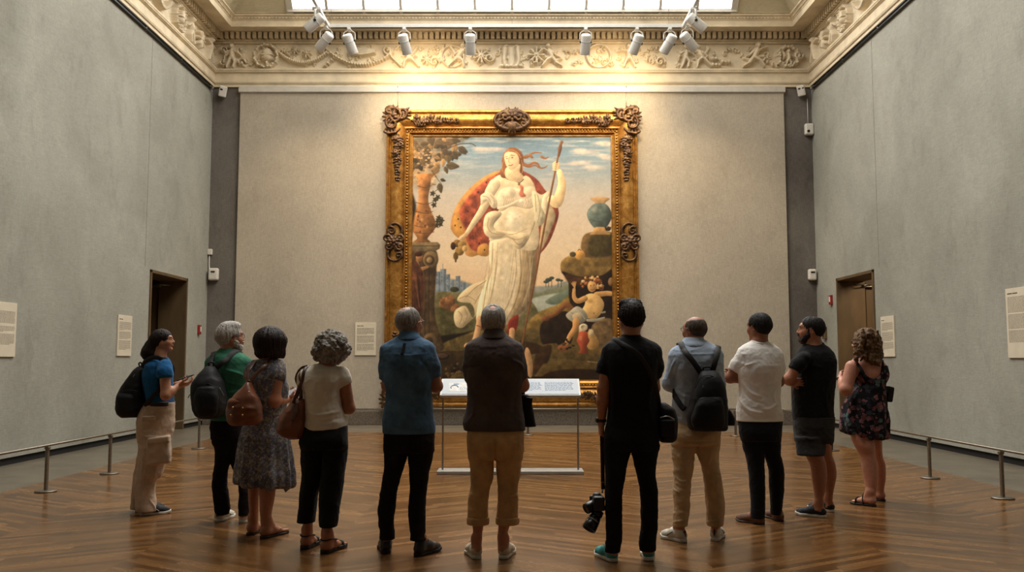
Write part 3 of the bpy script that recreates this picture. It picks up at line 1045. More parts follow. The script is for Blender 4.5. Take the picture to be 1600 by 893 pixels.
for x, y, r in ((857, 437, 5), (862, 434, 4), (853, 440, 4), (872, 437, 4), (877, 438, 3)):
    oval(x, y, r, r * .6, (92, 102, 88), .3, 2); stroke([(x, y), (x, 448)], .8, (84, 84, 70))
# meadow and rolling ground
shape([(680, 462), (720, 458), (770, 468), (830, 470), (830, 520), (680, 530)], (132, 122, 78), .2, 5, .8, .2)
for x, y in ((694, 474), (703, 470), (698, 482), (712, 484)):
    oval(x, y, 8, 10, (158, 110, 66), .35, 3, tex=.3)
shape([(680, 490), (700, 484), (730, 496), (770, 500), (770, 600), (680, 600)], (112, 104, 62), .3, 6, .8, .25)
shape([(820, 512), (842, 488), (870, 476), (895, 466), (900, 560), (820, 560)], (146, 116, 58), .35, 7, .6, .2)
shape([(684, 538), (706, 524), (740, 516), (780, 516), (840, 512), (880, 528), (905, 540), (905, 600), (684, 600)], (128, 106, 58), .35, 6, .6, .25)
shape([(684, 526), (720, 520), (742, 516), (700, 532), (684, 540)], (54, 46, 30), .1, 2, 1)
shape([(684, 552), (720, 548), (752, 546), (740, 560), (700, 590), (684, 592)], (84, 64, 36), .3, 5, .8, .3)
oval(690, 556, 12, 6, (60, 46, 34), .3, 3); oval(691, 555, 9, 4, (112, 84, 62), .3, 2)
for k in range(26): oval(rp.uniform(684, 728), rp.uniform(568, 592), rp.uniform(1.5, 4), rp.uniform(1.5, 3), rp.choice([(58, 46, 26), (96, 70, 36), (42, 36, 22), (124, 96, 58)]), .4, 1.5)
# right hand cliff
shape([(876, 412), (884, 402), (900, 396), (918, 394), (958, 380), (960, 440), (935, 436), (905, 434), (880, 428)], (146, 116, 60), .45, 6, .5, .22)
shape([(878, 424), (905, 432), (940, 430), (960, 426), (960, 520), (905, 512), (890, 470), (888, 440)], (62, 44, 28), .2, 6, .8, .3)
shape([(884, 428), (910, 434), (940, 436), (930, 446), (900, 446), (886, 438)], (110, 72, 40), .3, 4, 1.2, .3)
shape([(910, 372), (922, 363), (958, 364), (958, 398), (920, 402), (908, 396)], (142, 110, 64), .4, 5, .5, .2)
shape([(924, 368), (958, 366), (958, 396), (922, 398)], (96, 82, 42), .3, 5, 1.2, .25)
shape([(845, 508), (862, 492), (884, 486), (896, 500), (890, 540), (862, 540), (846, 534)], (66, 48, 30), .35, 5, .6, .3)
shape([(925, 508), (958, 500), (960, 556), (925, 556)], (132, 106, 68), .35, 5, .7, .25)
shape([(845, 540), (885, 536), (960, 548), (960, 566), (900, 562), (850, 556)], (124, 100, 54), .3, 5, .7, .25)
shape([(836, 556), (850, 540), (862, 540), (858, 560), (842, 592), (832, 592)], (92, 62, 34), .3, 4, .6, .3)
shape([(846, 572), (862, 566), (905, 564), (960, 572), (960, 600), (842, 600)], (116, 92, 48), .3, 4, .6, .2)
shape([(856, 582), (905, 576), (960, 582), (960, 600), (850, 600)], (72, 48, 28), .2, 4, .6, .25)
shape([(690, 592), (842, 588), (842, 600), (690, 600)], (44, 34, 24), 0, 4, .8, .2)
shape([(740, 536), (800, 532), (836, 536), (858, 548), (840, 552), (790, 556), (742, 556)], (92, 66, 36), .2, 4, .8, .25)
# blue urn on its rock
shape([(922, 310), (938, 307), (953, 310), (946, 316), (945, 322), (930, 322), (929, 316)], (196, 158, 106), .4, 3)
shape([(930, 318), (945, 318), (953, 326), (956, 338), (951, 350), (944, 357), (931, 357), (922, 348), (917, 335), (921, 325)], (112, 124, 112), .5, 7, .35, .14)
oval(929, 327, 4, 5, (190, 188, 158), 0, 3, soft=1.6, alpha=.6)
stroke([(921, 342), (936, 346), (953, 342)], 1, (90, 100, 92), .5)
shape([(930, 355), (945, 355), (948, 362), (953, 366), (922, 366), (927, 362)], (200, 154, 92), .4, 3)
for k in range(7): leaf(950, 360, rp.uniform(4, 8), -2.6 + k * .35, (74, 62, 40))
oval(906, 398, 8, 7.5, (214, 160, 82), .45, 4); stroke([(903, 391), (905, 389), (907, 391)], 1.2, (150, 100, 50)); oval(895, 397, 5, 4, (110, 98, 62), .3, 3)
# reclining garlanded boy
SK = (226, 182, 112)
stroke([(932, 460), (948, 458), (958, 459)], [9, 8, 7], (206, 158, 92), model=.4)
oval(955, 440, 5, 7, (150, 112, 72), .4, 3, tex=.4)
stroke([(893, 482), (884, 476), (868, 490), (850, 498)], [9, 9, 7, 5], (152, 100, 56), model=.4); oval(853, 497, 6, 4, (150, 94, 58), .4, 3)
shape([(914, 462), (924, 458), (936, 462), (944, 474), (940, 488), (930, 498), (916, 496), (908, 488), (914, 474)], SK, .45, 6)
oval(922, 470, 4, 3.4, (206, 156, 92), .3, 2, soft=1, alpha=.6); oval(928, 489, 1, 1.2, (150, 100, 56), 0)
stroke([(914, 466), (903, 470), (897, 464), (897, 452)], [9, 8, 6.5, 5], (212, 160, 94), model=.4)
for a in (-.9, -.5, -.1, .3): stroke([(898, 450), (898 + 6 * math.sin(a), 446 - 6 * math.cos(a))], 1.6, (212, 160, 94))
shape([(890, 486), (902, 478), (914, 486), (918, 498), (904, 506), (890, 500), (884, 492)], (176, 168, 142), .45, 5); stroke([(892, 488), (900, 492), (908, 502)], .8, (128, 118, 98), .8); stroke([(896, 482), (906, 488), (914, 498)], .8, (214, 206, 180), .8)
oval(901, 494, 7, 6, (222, 190, 140), .35, 4, alpha=.8)
stroke([(900, 502), (899, 512), (891, 524), (885, 536)], [11, 10, 8, 6], (214, 158, 92), model=.45)
stroke([(918, 500), (930, 500), (944, 496)], [4, 5, 3], (172, 164, 140), model=.4); stroke([(941, 488), (945, 487)], 3, (150, 146, 126))
oval(880, 543, 9, 5, (168, 104, 60), .4, 3)
for k in range(12): oval(rp.uniform(868, 896), rp.uniform(528, 546), rp.uniform(1.5, 3), rp.uniform(1.2, 2.4), rp.choice([(70, 48, 30), (118, 80, 46), (52, 40, 26)]), .4, 1.5)
oval(925, 447, 7, 9, (226, 172, 104), .4, 5); oval(923, 446, 1, .8, (92, 58, 34), 0); oval(928, 445, 1, .8, (92, 58, 34), 0); stroke([(923, 452), (926, 453), (929, 451)], .9, (150, 70, 46))
for k in range(44):
    a = rp.uniform(PI * .92, PI * 2.15); d = rp.uniform(9, 17)
    oval(925 + d * math.cos(a), 446 + d * .95 * math.sin(a), rp.uniform(1.6, 3.1), rp.uniform(1.5, 2.8), rp.choice([(222, 176, 104), (178, 112, 60), (128, 80, 40), (236, 200, 140), (160, 80, 48)]), .5, 1.5)
# red jug and pear
shape([(920, 514), (926, 518), (933, 528), (936, 538), (930, 545), (920, 545), (916, 534)], (196, 150, 84), .45, 5); oval(924, 520, 4, 6, (206, 186, 140), .4, 3)
shape([(906, 518), (917, 518), (919, 526), (921, 532), (917, 540), (916, 546), (919, 551), (904, 551), (907, 546), (905, 540), (901, 532), (903, 526)], (192, 92, 56), .5, 5); oval(907, 528, 2.5, 4, (232, 160, 120), 0, 2, soft=1, alpha=.6)
oval(911.5, 511, 7, 6, (222, 204, 166), .4, 3); oval(911.5, 511, 4, 3.2, (190, 168, 130), -.4, 2)
# column, cupid, ornamental vase and foliage at left
shape([(640, 390), (680, 390), (682, 420), (679, 470), (681, 500), (690, 530), (690, 548), (640, 560)], (112, 88, 58), .3, 7, .5, .25)
for x in (657, 664, 671): stroke([(x, 415), (x - 1, 470), (x, 530)], 1.4, (78, 60, 40), .7)
shape([(640, 378), (684, 378), (688, 382), (687, 388), (680, 392), (640, 392)], (150, 128, 88), .35, 3, .3, .15, False); stroke([(640, 384), (686, 384)], 1, (96, 78, 50))
oval(673, 405, 12, 13, (144, 118, 78), .4, 4)
for r_ in (8, 4.5): oval(671, 406, r_, r_, (110, 86, 54) if r_ > 5 else (170, 138, 92), .4, 3)
oval(672, 533, 11, 13, (130, 104, 68), .4, 4); oval(671, 533, 6, 7, (96, 74, 46), .3, 3)
oval(655, 402, 5.5, 6.5, (186, 128, 76), .4, 4); stroke([(650, 410), (655, 420), (668, 417)], [8, 7, 4], (190, 140, 84), model=.4); oval(654, 397, 6, 3.5, (92, 56, 34), .4, 2)
shape([(643, 412), (655, 414), (664, 440), (660, 470), (650, 500), (641, 505)], (116, 72, 48), .35, 6, .5, .35)
for k in range(14): stroke([(646 + k * 1.3, 425 + 3 * (k % 4)), (650 + k, 450 + 2 * k), (655 + k * .5, 480 + k)], 1.1, rp.choice([(84, 56, 38), (160, 96, 64), (136, 104, 70)]), .6)
# warm bloom of blossom behind the leaves
oval(662, 258, 24, 40, (196, 158, 110), .1, 8, soft=6, alpha=.8, tex=.2)
shape([(638, 205), (740, 205), (732, 216), (704, 232), (690, 250), (660, 240), (638, 260)], (142, 122, 92), .15, 6, 2.2, .3, alpha=.75)
LEAFC = [(112, 92, 62), (134, 110, 74), (96, 80, 56), (160, 128, 84), (186, 148, 96), (122, 100, 70)]
for k in range(95):
    x, y = rp.uniform(640, 722), rp.uniform(208, 262)
    if (x - 640) / 95 + (y - 208) / 75 > 1.15: continue
    leaf(x, y, rp.uniform(8, 18), rp.uniform(-.3, 2.2), rp.choice(LEAFC), rp.uniform(.3, .48))
for k in range(70): oval(rp.uniform(642, 682), rp.uniform(230, 290), rp.uniform(1, 3), rp.uniform(.8, 2), rp.choice([(214, 176, 120), (168, 132, 88), (224, 190, 140), (142, 112, 76)]), .3, 1.5, alpha=.8)
stroke([(690, 236), (715, 226), (735, 224), (743, 228)], 1.3, (106, 84, 60))
for x, y, L, a in ((716, 230, 17, .5), (708, 236, 15, 1.1), (700, 242, 14, 1.5), (722, 214, 17, -.3), (706, 218, 14, .2), (697, 258, 21, .1), (695, 260, 12, 1.2), (686, 286, 16, 1.35), (688, 280, 9, .3), (712, 206, 18, .4)):
    leaf(x, y, L, a, rp.choice([(98, 84, 58), (116, 98, 64)]))
stroke([(674, 266), (684, 280), (690, 290), (678, 300)], .9, (110, 90, 62))
for x, y in ((676, 302), (680, 312), (684, 308), (678, 320), (684, 345), (688, 350), (682, 352), (686, 340), (690, 344)):
    for k in range(5): leaf(x, y, 5, k * 1.25 + x, (92, 82, 56))
shape([(650, 273), (664, 271), (679, 273), (674, 278), (672, 292), (669, 312), (674, 330), (680, 345), (679, 358), (668, 372), (672, 378), (646, 378), (652, 372), (645, 360), (646, 340), (653, 318), (654, 295), (653, 279)], (184, 126, 70), .5, 8, .35, .2)
shape([(640, 300), (650, 320), (646, 345), (644, 370), (640, 372)], (84, 66, 44), .2, 4, 1.2)
for y in (290, 316, 330, 352, 362): stroke([(652 - (y - 290) * .08, y), (664, y + 3), (674 + (y - 290) * .06, y)], 1.2, (128, 80, 42), .7)
for k in range(18): oval(rp.uniform(652, 676), rp.uniform(325, 362), rp.uniform(1, 2.2), rp.uniform(1, 2.6), rp.choice([(214, 164, 100), (134, 82, 46)]), .3, 1.5, alpha=.7)
# billowing cape
shape([(786, 267), (766, 271), (744, 285), (724, 305), (710, 328), (704, 352), (708, 364), (718, 373), (726, 380), (727, 396), (736, 401), (748, 398), (754, 400), (765, 396), (772, 360), (782, 320), (800, 290)], (206, 148, 78), .3, 5, .35, .12)
shape([(788, 270), (768, 276), (748, 290), (730, 309), (716, 332), (712, 350), (724, 362), (732, 382), (742, 392), (764, 388), (778, 340), (790, 300)], (182, 92, 60), .3, 7, .5, .3)
shape([(708, 340), (716, 332), (722, 350), (730, 365), (722, 372), (710, 362)], (220, 158, 72), .3, 4, 1)
shape([(748, 384), (760, 380), (765, 392), (752, 399), (746, 394)], (216, 156, 74), .3, 4, .8)
for x, y in ((747, 300), (760, 285), (731, 330), (716, 342), (711, 352), (720, 355), (749, 380), (757, 390)): oval(x, y, 1.1, 1.3, (84, 44, 34), 0)
for k in range(9): stroke([(770 - 4 * k, 285 + 8 * k), (755 - 2 * k, 310 + 8 * k), (752 - k, 330 + 6 * k)], 1.4, rp.choice([(150, 70, 48), (208, 120, 76)]), .45)
shape([(808, 266), (824, 270), (840, 281), (852, 297), (868, 316), (873, 333), (868, 354), (858, 378), (846, 394), (836, 400), (834, 350), (830, 300)], (176, 88, 60), .35, 6, .4, .25)
shape([(850, 312), (862, 322), (868, 338), (862, 356), (852, 380), (842, 392), (846, 350)], (196, 172, 128), .35, 4, .5, .15)
# lower gown, swirling hem
DR = (232, 210, 166)
shape([(765, 425), (756, 438), (738, 444), (722, 456), (714, 468), (722, 472), (736, 474), (742, 488), (738, 496), (728, 478), (714, 482), (709, 492), (712, 508), (722, 512), (732, 504), (740, 496), (756, 480), (772, 450)], (222, 196, 148), .45, 5)
for P in ([(760, 438), (742, 450), (728, 464)], [(764, 446), (750, 460), (742, 474)], [(716, 486), (722, 494), (718, 506)], [(726, 482), (730, 494), (724, 508)], [(718, 466), (730, 462), (744, 470)]): stroke(P, 1.1, (168, 136, 92), .7)
shape([(768, 372), (764, 398), (766, 425), (756, 446), (748, 470), (744, 498), (752, 508), (772, 512), (794, 506), (812, 494), (826, 478), (834, 455), (839, 420), (841, 390), (838, 360), (800, 356)], DR, .55, 9)
shape([(818, 372), (830, 350), (841, 380), (839, 420), (834, 455), (826, 478), (808, 494), (796, 500), (806, 460), (814, 420)], (170, 146, 106), .4, 7, 1.6, .1)
for P, c in (([(770, 380), (768, 420), (760, 450), (752, 500)], (180, 152, 108)), ([(778, 380), (774, 430), (766, 470), (760, 505)], (204, 178, 132)), ([(806, 390), (806, 430), (796, 470), (776, 505)], (172, 144, 100)), ([(812, 385), (814, 430), (806, 470), (790, 502)], (150, 124, 84)), ([(822, 380), (826, 430), (818, 465), (800, 496)], (156, 130, 90)), ([(832, 375), (834, 430), (826, 465), (812, 490)], (146, 120, 80)), ([(828, 400), (828, 440), (816, 478)], (208, 184, 138))):
    stroke(P, [1.2, 2.2, 1.2], c, .75, soft=.8)
stroke([(790, 400), (790, 440), (784, 480)], [5, 9, 6], (246, 228, 190), .5, soft=3); stroke([(838, 392), (837, 430), (830, 462)], 1.6, (176, 104, 66), .8)
shape([(796, 500), (810, 492), (806, 516), (792, 520)], (176, 70, 50), .3, 3)
for k in range(4): stroke([(797 + 3 * k, 500), (795 + 3 * k, 517)], .7, (128, 44, 34), .7)
for k in range(46):
    t = rp.random(); x0 = 767 + 70 * t; x1 = 750 + 74 * t ** 1.1 + rp.uniform(-4, 4); ya = rp.uniform(378, 430); yb = rp.uniform(450, 500)
    f = (ya - 375) / 130; g = (yb - 375) / 130
    stroke([(x0 + (x1 - x0) * f, ya), (x0 + (x1 - x0) * (f + g) / 2 + 2 * math.sin(k), (ya + yb) / 2), (x0 + (x1 - x0) * g, yb)], [.4, rp.uniform(.8, 1.6), .4], rp.choice([(164, 136, 94), (246, 230, 194), (188, 160, 116), (240, 222, 184)]), rp.uniform(.2, .5), soft=.5)
for k in range(16):
    a = rp.uniform(0, 1)
    stroke([(760 + 60 * a, 336 + 8 * math.sin(k)), (764 + 55 * a, 352), (774 + 50 * a, 366 + 6 * math.sin(2 * k))], [.4, 1.1, .4], rp.choice([(176, 148, 106), (246, 230, 196)]), .35, soft=.5)
# feet
stroke([(750, 498), (747, 512), (742, 530), (734, 540)], [10, 9, 8, 7], (222, 172, 120), model=.4); oval(732, 540, 7, 5, (220, 168, 116), .4, 3); stroke([(745, 508), (752, 511)], 1.6, (184, 96, 64)); stroke([(736, 528), (732, 538)], 1.2, (170, 104, 70))
stroke([(800, 516), (800, 540), (812, 556), (826, 560)], [9, 8, 8, 6], (216, 166, 112), model=.4)
oval(826, 566, 6, 24, (206, 158, 106), .4, 4, rot=-.12)
# overskirt, belly, bodice
shape([(782, 325), (830, 320), (840, 345), (842, 372), (836, 390), (812, 388), (798, 372), (776, 374), (764, 372)], DR, .3, 7)
shape([(760, 334), (774, 329), (784, 334), (772, 350), (776, 358), (800, 362), (826, 366), (822, 380), (812, 389), (802, 384), (792, 370), (772, 373), (758, 366), (755, 350)], (222, 200, 156), .6, 5)
for P, c in (([(764, 340), (762, 354), (770, 364), (790, 366)], (170, 144, 102)), ([(772, 338), (766, 352)], (180, 152, 110)), ([(786, 366), (806, 374), (822, 370)], (180, 154, 112)), ([(800, 372), (812, 382), (824, 368)], (160, 134, 94)), ([(776, 362), (800, 366), (826, 356)], (196, 170, 126)), ([(840, 330), (834, 352), (826, 372)], (166, 140, 98))): stroke(P, [.8, 1.6, .8], c, .75, soft=.6)
oval(804, 344, 14, 16, (242, 224, 186), .3, 9, soft=2.2, alpha=.8); oval(812, 338, 1.2, 1.4, (196, 164, 120), 0, 2, soft=.6, alpha=.8)
shape([(766, 288), (778, 274), (796, 272), (812, 274), (826, 276), (836, 292), (838, 316), (826, 326), (800, 322), (782, 330), (772, 312)], (236, 210, 164), .5, 7)
shape([(782, 296), (796, 292), (812, 294), (834, 292), (836, 314), (826, 324), (800, 320), (784, 326), (776, 312)], (234, 214, 174), .3, 5, .8)
oval(796, 301, 10, 9, (238, 216, 176), .34, 6, soft=.8); oval(823, 301, 9, 9, (234, 210, 168), .34, 6, soft=.8)
for k in range(6): stroke([(786 + 3 * k, 306 + k % 2), (788 + 3 * k, 314), (786 + 4 * k, 322)], .9, (186, 160, 116), .6)
for k in range(4): stroke([(817 + 4 * k, 310), (818 + 4 * k, 317), (815 + 4 * k, 323)], .9, (186, 160, 116), .6)
stroke([(778, 325), (794, 321), (812, 312), (820, 312)], [3, 4, 3, 2], (240, 222, 184), model=.4); oval(815, 314, 4, 3, (242, 226, 190), .4, 2)
stroke([(789, 276), (794, 280), (806, 283), (812, 285), (818, 280)], 1.6, (132, 108, 70)); oval(811, 287, 2, 2.6, (150, 112, 70), .3, 1)
shape([(812, 288), (818, 292), (818, 300), (822, 306), (815, 308), (811, 303), (813, 296)], (212, 130, 98), .35, 3)
# near sleeve and arms
stroke([(773, 288), (766, 300), (762, 312)], [18, 17, 13], (236, 212, 168), model=.4, r=5)
stroke([(764, 308), (752, 330), (740, 348), (728, 366)], [14, 11, 9, 6], (236, 208, 160), model=.42, r=4); stroke([(728, 366), (720, 372), (716, 378)], [6, 6, 3], (228, 190, 140), model=.4)
shape([(752, 304), (764, 300), (776, 312), (776, 324), (768, 324), (762, 314), (752, 320), (751, 312)], (232, 212, 172), .45, 4)
for P in ([(754, 306), (762, 308), (768, 318)], [(766, 304), (772, 312), (772, 322)], [(754, 314), (760, 312)]): stroke(P, 1, (176, 150, 108), .8)
for x, y, rx_, ry_, c in ((714, 380, 6, 6, (152, 112, 60)), (722, 382, 7, 6, (176, 138, 78)), (718, 392, 7, 7, (166, 128, 64)), (712, 400, 4, 6, (140, 108, 54)), (708, 384, 4, 6, (104, 70, 40)), (726, 388, 4, 5, (200, 164, 100))): oval(x, y, rx_, ry_, c, .45, 3, tex=.25)
stroke([(712, 395), (712, 408)], 3, (128, 100, 50), model=.3)
shape([(832, 298), (846, 304), (860, 297), (860, 314), (856, 332), (850, 348), (838, 352), (834, 330)], (206, 192, 152), .42, 6)
for P in ([(840, 304), (844, 325), (840, 348)], [(850, 304), (850, 325), (846, 346)], [(836, 304), (838, 330)]): stroke(P, 1.2, (150, 138, 104), .7)
shape([(850, 304), (858, 300), (854, 322), (852, 334), (846, 320)], (234, 214, 172), .35, 4)
stroke([(862, 312), (870, 316), (876, 300), (878, 284), (874, 268)], [14, 17, 15, 12, 8], (238, 204, 148), model=.42, r=5); oval(869, 259, 5.5, 7.5, (234, 196, 142), .4, 4)
for k in range(4): stroke([(865, 254 + 3.2 * k), (872, 255 + 3.2 * k)], 1.8, (236, 200, 148), model=.3)
stroke([(876, 228), (872, 244), (866, 275), (857, 320), (846, 380), (836, 435), (816, 536)], [2.6, 3, 3, 3, 3, 3.2, 3.2], (152, 104, 64), model=.35, r=2)
stroke([(877, 222), (875, 232), (873, 244)], [3, 6, 3], (138, 94, 60), model=.4); oval(877.5, 222, 2.6, 2.6, (150, 106, 66), .4, 2)
for k in range(4): stroke([(864, 255.5 + 3.2 * k), (870, 256 + 3.2 * k)], 2, (238, 202, 150), model=.3)
# head, hair in the wind
for P in ([(812, 244), (822, 246), (830, 240), (838, 238), (846, 239)], [(814, 252), (824, 258), (834, 254), (840, 256), (844, 262), (850, 262), (855, 259)], [(814, 256), (826, 260), (836, 258), (842, 262)], [(812, 247), (824, 243), (832, 246), (828, 240)], [(846, 245), (852, 247), (857, 245)]):
    stroke(P, [4, 3.4, 2.6, 1.2], (172, 116, 72), model=.3, r=2)
shape([(784, 250), (788, 238), (796, 231), (806, 231), (815, 238), (818, 250), (816, 262), (820, 274), (812, 276), (786, 278), (781, 268), (785, 260)], (160, 104, 62), .35, 5)
shape([(791, 262), (812, 256), (812, 268), (818, 276), (812, 284), (798, 282), (790, 276)], (234, 202, 152), .35, 5)
shape([(788, 242), (794, 237), (806, 239), (811, 248), (810, 258), (803, 264), (797, 265), (790, 256)], (238, 204, 156), .3, 5)
for P in ([(790, 238), (800, 234), (812, 242)], [(788, 250), (784, 260), (788, 272)], [(815, 250), (817, 264), (814, 274)], [(794, 234), (806, 236), (814, 246)]): stroke(P, 1.4, (204, 148, 92), .7)
stroke([(798, 242), (804, 243)], .8, (146, 92, 58)); stroke([(789.5, 245), (793, 244)], .8, (146, 92, 58)); oval(800.5, 246, 1.3, .8, (104, 70, 48), 0); oval(792, 247.5, 1.1, .8, (104, 70, 48), 0)
stroke([(795.5, 246), (794.5, 252), (796, 254)], .9, (190, 140, 98), .9); stroke([(795, 258), (798, 258.6), (801, 257)], 1.3, (190, 90, 66)); oval(797, 263, 2, 1.2, (214, 170, 122), 0, 2, soft=.6, alpha=.6)
# canvas weave and age
IMG *= (1 + .035 * N2 + .03 * N1)[..., None]
IMG *= (1 + .015 * np.sin(QX * 4.1) + .015 * np.sin(QY * 4.3))[..., None]
IMG = 255 * (np.clip(IMG, 1, 255) / 255) ** 1.12
lum = (IMG * np.array([.3, .59, .11])).sum(-1, keepdims=True)
IMG = IMG * (.66 + .34 * np.clip(lum / 150, 0, 1))
lum = (IMG * np.array([.3, .59, .11])).sum(-1, keepdims=True)
IMG = np.clip((IMG + (lum - IMG) * .1) * np.array([.93, .91, .90]), 3, 248)

PAX, PAZ0, PAZ1 = 2.20, 1.00, 6.37           # picture opening
FRX, FRZ0, FRZ1 = 2.775, 0.40, 6.93          # outer edge of frame
PYF = RY - .08                               # panel face
def canvas():
    nx, nz = 470, 575
    X = np.linspace(-PAX, PAX, nx); Z = np.linspace(PAZ0, PAZ1, nz)
    gx, gz = np.meshgrid(X, Z)
    y = PYF - .06
    px, py = to_px(gx, y, gz)
    fxp = np.clip((px - QX0) * K - .5, 0, QW - 1.001); fyp = np.clip((py - QY0) * K - .5, 0, QH - 1.001)
    i, j = fyp.astype(int), fxp.astype(int); a, b = (fyp - i)[..., None], (fxp - j)[..., None]
    C = (IMG[i, j] * (1 - a) * (1 - b) + IMG[i + 1, j] * a * (1 - b) + IMG[i, j + 1] * (1 - a) * b + IMG[i + 1, j + 1] * a * b) / 255.0
    C = np.where(C <= .04045, C / 12.92, ((C + .055) / 1.055) ** 2.4)
    V = np.stack([gx.ravel(), np.full(gx.size, y), gz.ravel()], 1)
    q = (np.arange(nz - 1)[:, None] * nx + np.arange(nx - 1)[None]).ravel()
    Q = np.stack([q, q + 1, q + nx + 1, q + nx], 1)
    return V, Q, C.reshape(-1, 3)
def mat_vcol(name, rough=.6, spec=.3, noise=0.0, bump=0.0, scale=60):
    n = NT(name)
    at = n.n('Attribute', attribute_name='tint')
    c = at.outputs['Color']
    if noise:
        f = n.noise(n.coords('Object'), scale, 3)
        c = n.mix(noise, c, n.ramp(f, [(.3, (190, 190, 190)), (.7, (255, 255, 255))]), 'MULTIPLY')
    n.base(c); n.rough(rough); n.b.inputs['Specular IOR Level'].default_value = spec
    if bump: n.bump(n.noise(n.coords('Object'), scale * 3, 2), bump, .004)
    return n.m
M_CANVAS = mat_vcol('painted_canvas', .5, .25, .0, .12, 90)

def mat_gold(name, lo, mid, hi, rough=.38, metal=.75, scale=7):
    n = NT(name)
    v = n.coords('Object')
    f = n.noise(v, scale, 6, .7, .6)
    c = n.ramp(f, [(.3, lo), (.5, mid), (.72, hi)])
    sp = n.noise(v, 55, 3, .7)
    c = n.mix(.6, c, n.ramp(sp, [(.32, (96, 70, 48)), (.46, (255, 255, 255))]), 'MULTIPLY')
    n.base(c); n.rough(rough); n.b.inputs['Metallic'].default_value = metal
    n.bump(sp, .3, .006)
    return n.m
M_GOLD = mat_gold('gilded_wood', (122, 82, 36), (172, 122, 56), (208, 162, 92))
M_DGOLD = mat_gold('dark_gilding', (46, 31, 21), (80, 56, 36), (128, 98, 62), .42, .55, 12)

pt = empty('framed_painting', (0, PYF, FRZ0), 'huge painting of a robed woman holding a staff in a carved gilt frame', 'painting')
V, Q, C = canvas()
o = part('canvas', V, Q, M_CANVAS, pt); vcol(o.data, C); o['label'] = 'painted canvas with a woman in a pale gown, a red cape, urns and rocks'

def rect_sweep(prof):
    """prof (inset from the outer edge, distance off the wall), mitred round the frame"""
    V, Q = [], []
    for d, h in prof:
        y = PYF - h
        V += [(-FRX + d, y, FRZ0 + d), (FRX - d, y, FRZ0 + d), (FRX - d, y, FRZ1 - d), (-FRX + d, y, FRZ1 - d)]
    for i in range(len(prof) - 1):
        for k in range(4):
            k2 = (k + 1) % 4
            Q.append((4 * i + k, 4 * i + k2, 4 * i + 4 + k2, 4 * i + 4 + k))
    return np.array(V, float), np.array(Q)
prof = [(0, .0), (0, .13), (.012, .15), (.05, .16), (.06, .15), (.07, .125), (.085, .118), (.10, .125), (.112, .15)]
prof += [(.112 + .26 * t, .15 + .045 * math.sin(PI * t) - .03 * t) for t in np.linspace(.1, 1, 9)]
prof += [(.385, .128), (.40, .135), (.41, .16), (.42, .165), (.43, .155), (.435, .12), (.49, .115), (.495, .13), (.505, .135), (.515, .125), (.52, .095), (.56, .075), (.565, .085), (.58, .085), (.585, .06), (.585, .03)]
V, Q = rect_sweep(prof)
part('frame', V, Q, M_GOLD, pt, False)
# bead row inside the frame
m = MB()
d = .462; bw, bz0, bz1 = FRX - d, FRZ0 + d, FRZ1 - d
def beads(p, q, n, r=.026):
    for k in range(n):
        t = (k + .5) / n
        c = Vector(p).lerp(Vector(q), t)
        g = bmesh.ops.create_icosphere(m.bm, subdivisions=1, radius=r, matrix=Matrix.Translation(c))
        for v in g['verts']:
            for f in v.link_faces: f.smooth = True
yb = PYF - .125
beads((-bw, yb, bz0), (bw, yb, bz0), 70); beads((-bw, yb, bz1), (bw, yb, bz1), 70)
beads((-bw, yb, bz0), (-bw, yb, bz1), 84); beads((bw, yb, bz0), (bw, yb, bz1), 84)
m.done('bead_moulding', M_GOLD, pt, world=True)

# carved ornaments in their own plane: u across, w up, d off the frame; mirrored copies share the carving
def carve(fn, size, h=.009):
    F = Field((-size[0], -.09, -size[1]), (size[0], .03, size[1]), h)
    fn(F)
    V, Q = F.mesh()
    return V, Q
def scrl(F, cx, cz, R, turns, r0, r1, a0, sg=1, d=-.035):
    P, rr = [], []
    for t in np.linspace(0, 1, 26):
        a = a0 + sg * turns * 2 * PI * t
        P.append((cx + R * (1 - .85 * t) * math.cos(a), d - .02 * t, cz + R * (1 - .85 * t) * math.sin(a))); rr.append(r0 + (r1 - r0) * t)
    F.chain(P, rr, .006)
def rosette(F, cx, cz, R, n, d=-.04):
    F.ell((cx, d - .015, cz), (R * .35, R * .35, R * .35), k=.004)
    for k in range(n):
        a = 2 * PI * k / n + .3
        F.ell((cx + R * .62 * math.cos(a), d, cz + R * .62 * math.sin(a)), (R * .42, R * .25, R * .3), R=np.array([[math.cos(a), 0, -math.sin(a)], [0, 1, 0], [math.sin(a), 0, math.cos(a)]]), k=.004)
def lf(F, x, z, a, L, w=.028, d=-.03):
    c, s = math.cos(a), math.sin(a)
    F.ell((x + c * L / 2, d, z + s * L / 2), (L * .55, .022, w), R=np.array([[c, 0, -s], [0, 1, 0], [s, 0, c]]), k=.006)
def corner(F):
    # corner of the frame at u = -.29, w = +.29
    scrl(F, -.08, .1, .17, 1.3, .034, .02, 2.6, -1); scrl(F, -.12, -.04, .15, 1.2, .032, .018, 1.2, 1)
    scrl(F, .06, .16, .13, 1.2, .03, .016, 3.6, 1); scrl(F, -.18, .2, .1, 1.1, .03, .016, 0, 1)
    for a in np.linspace(1.2, 4.4, 9): lf(F, -.1, .1, a, .22, .03)
    for a in np.linspace(-.5, .6, 4): lf(F, .02, .14, a, .22, .026)
    for a in np.linspace(-2.2, -1.2, 4): lf(F, -.14, -.02, a, .22, .026)
    rosette(F, -.11, .11, .09, 6, -.05); F.chain([(-.27, -.02, -.2), (-.2, -.04, -.24), (-.06, -.04, -.22), (.02, -.03, -.14)], [.025, .03, .03, .02], .01)
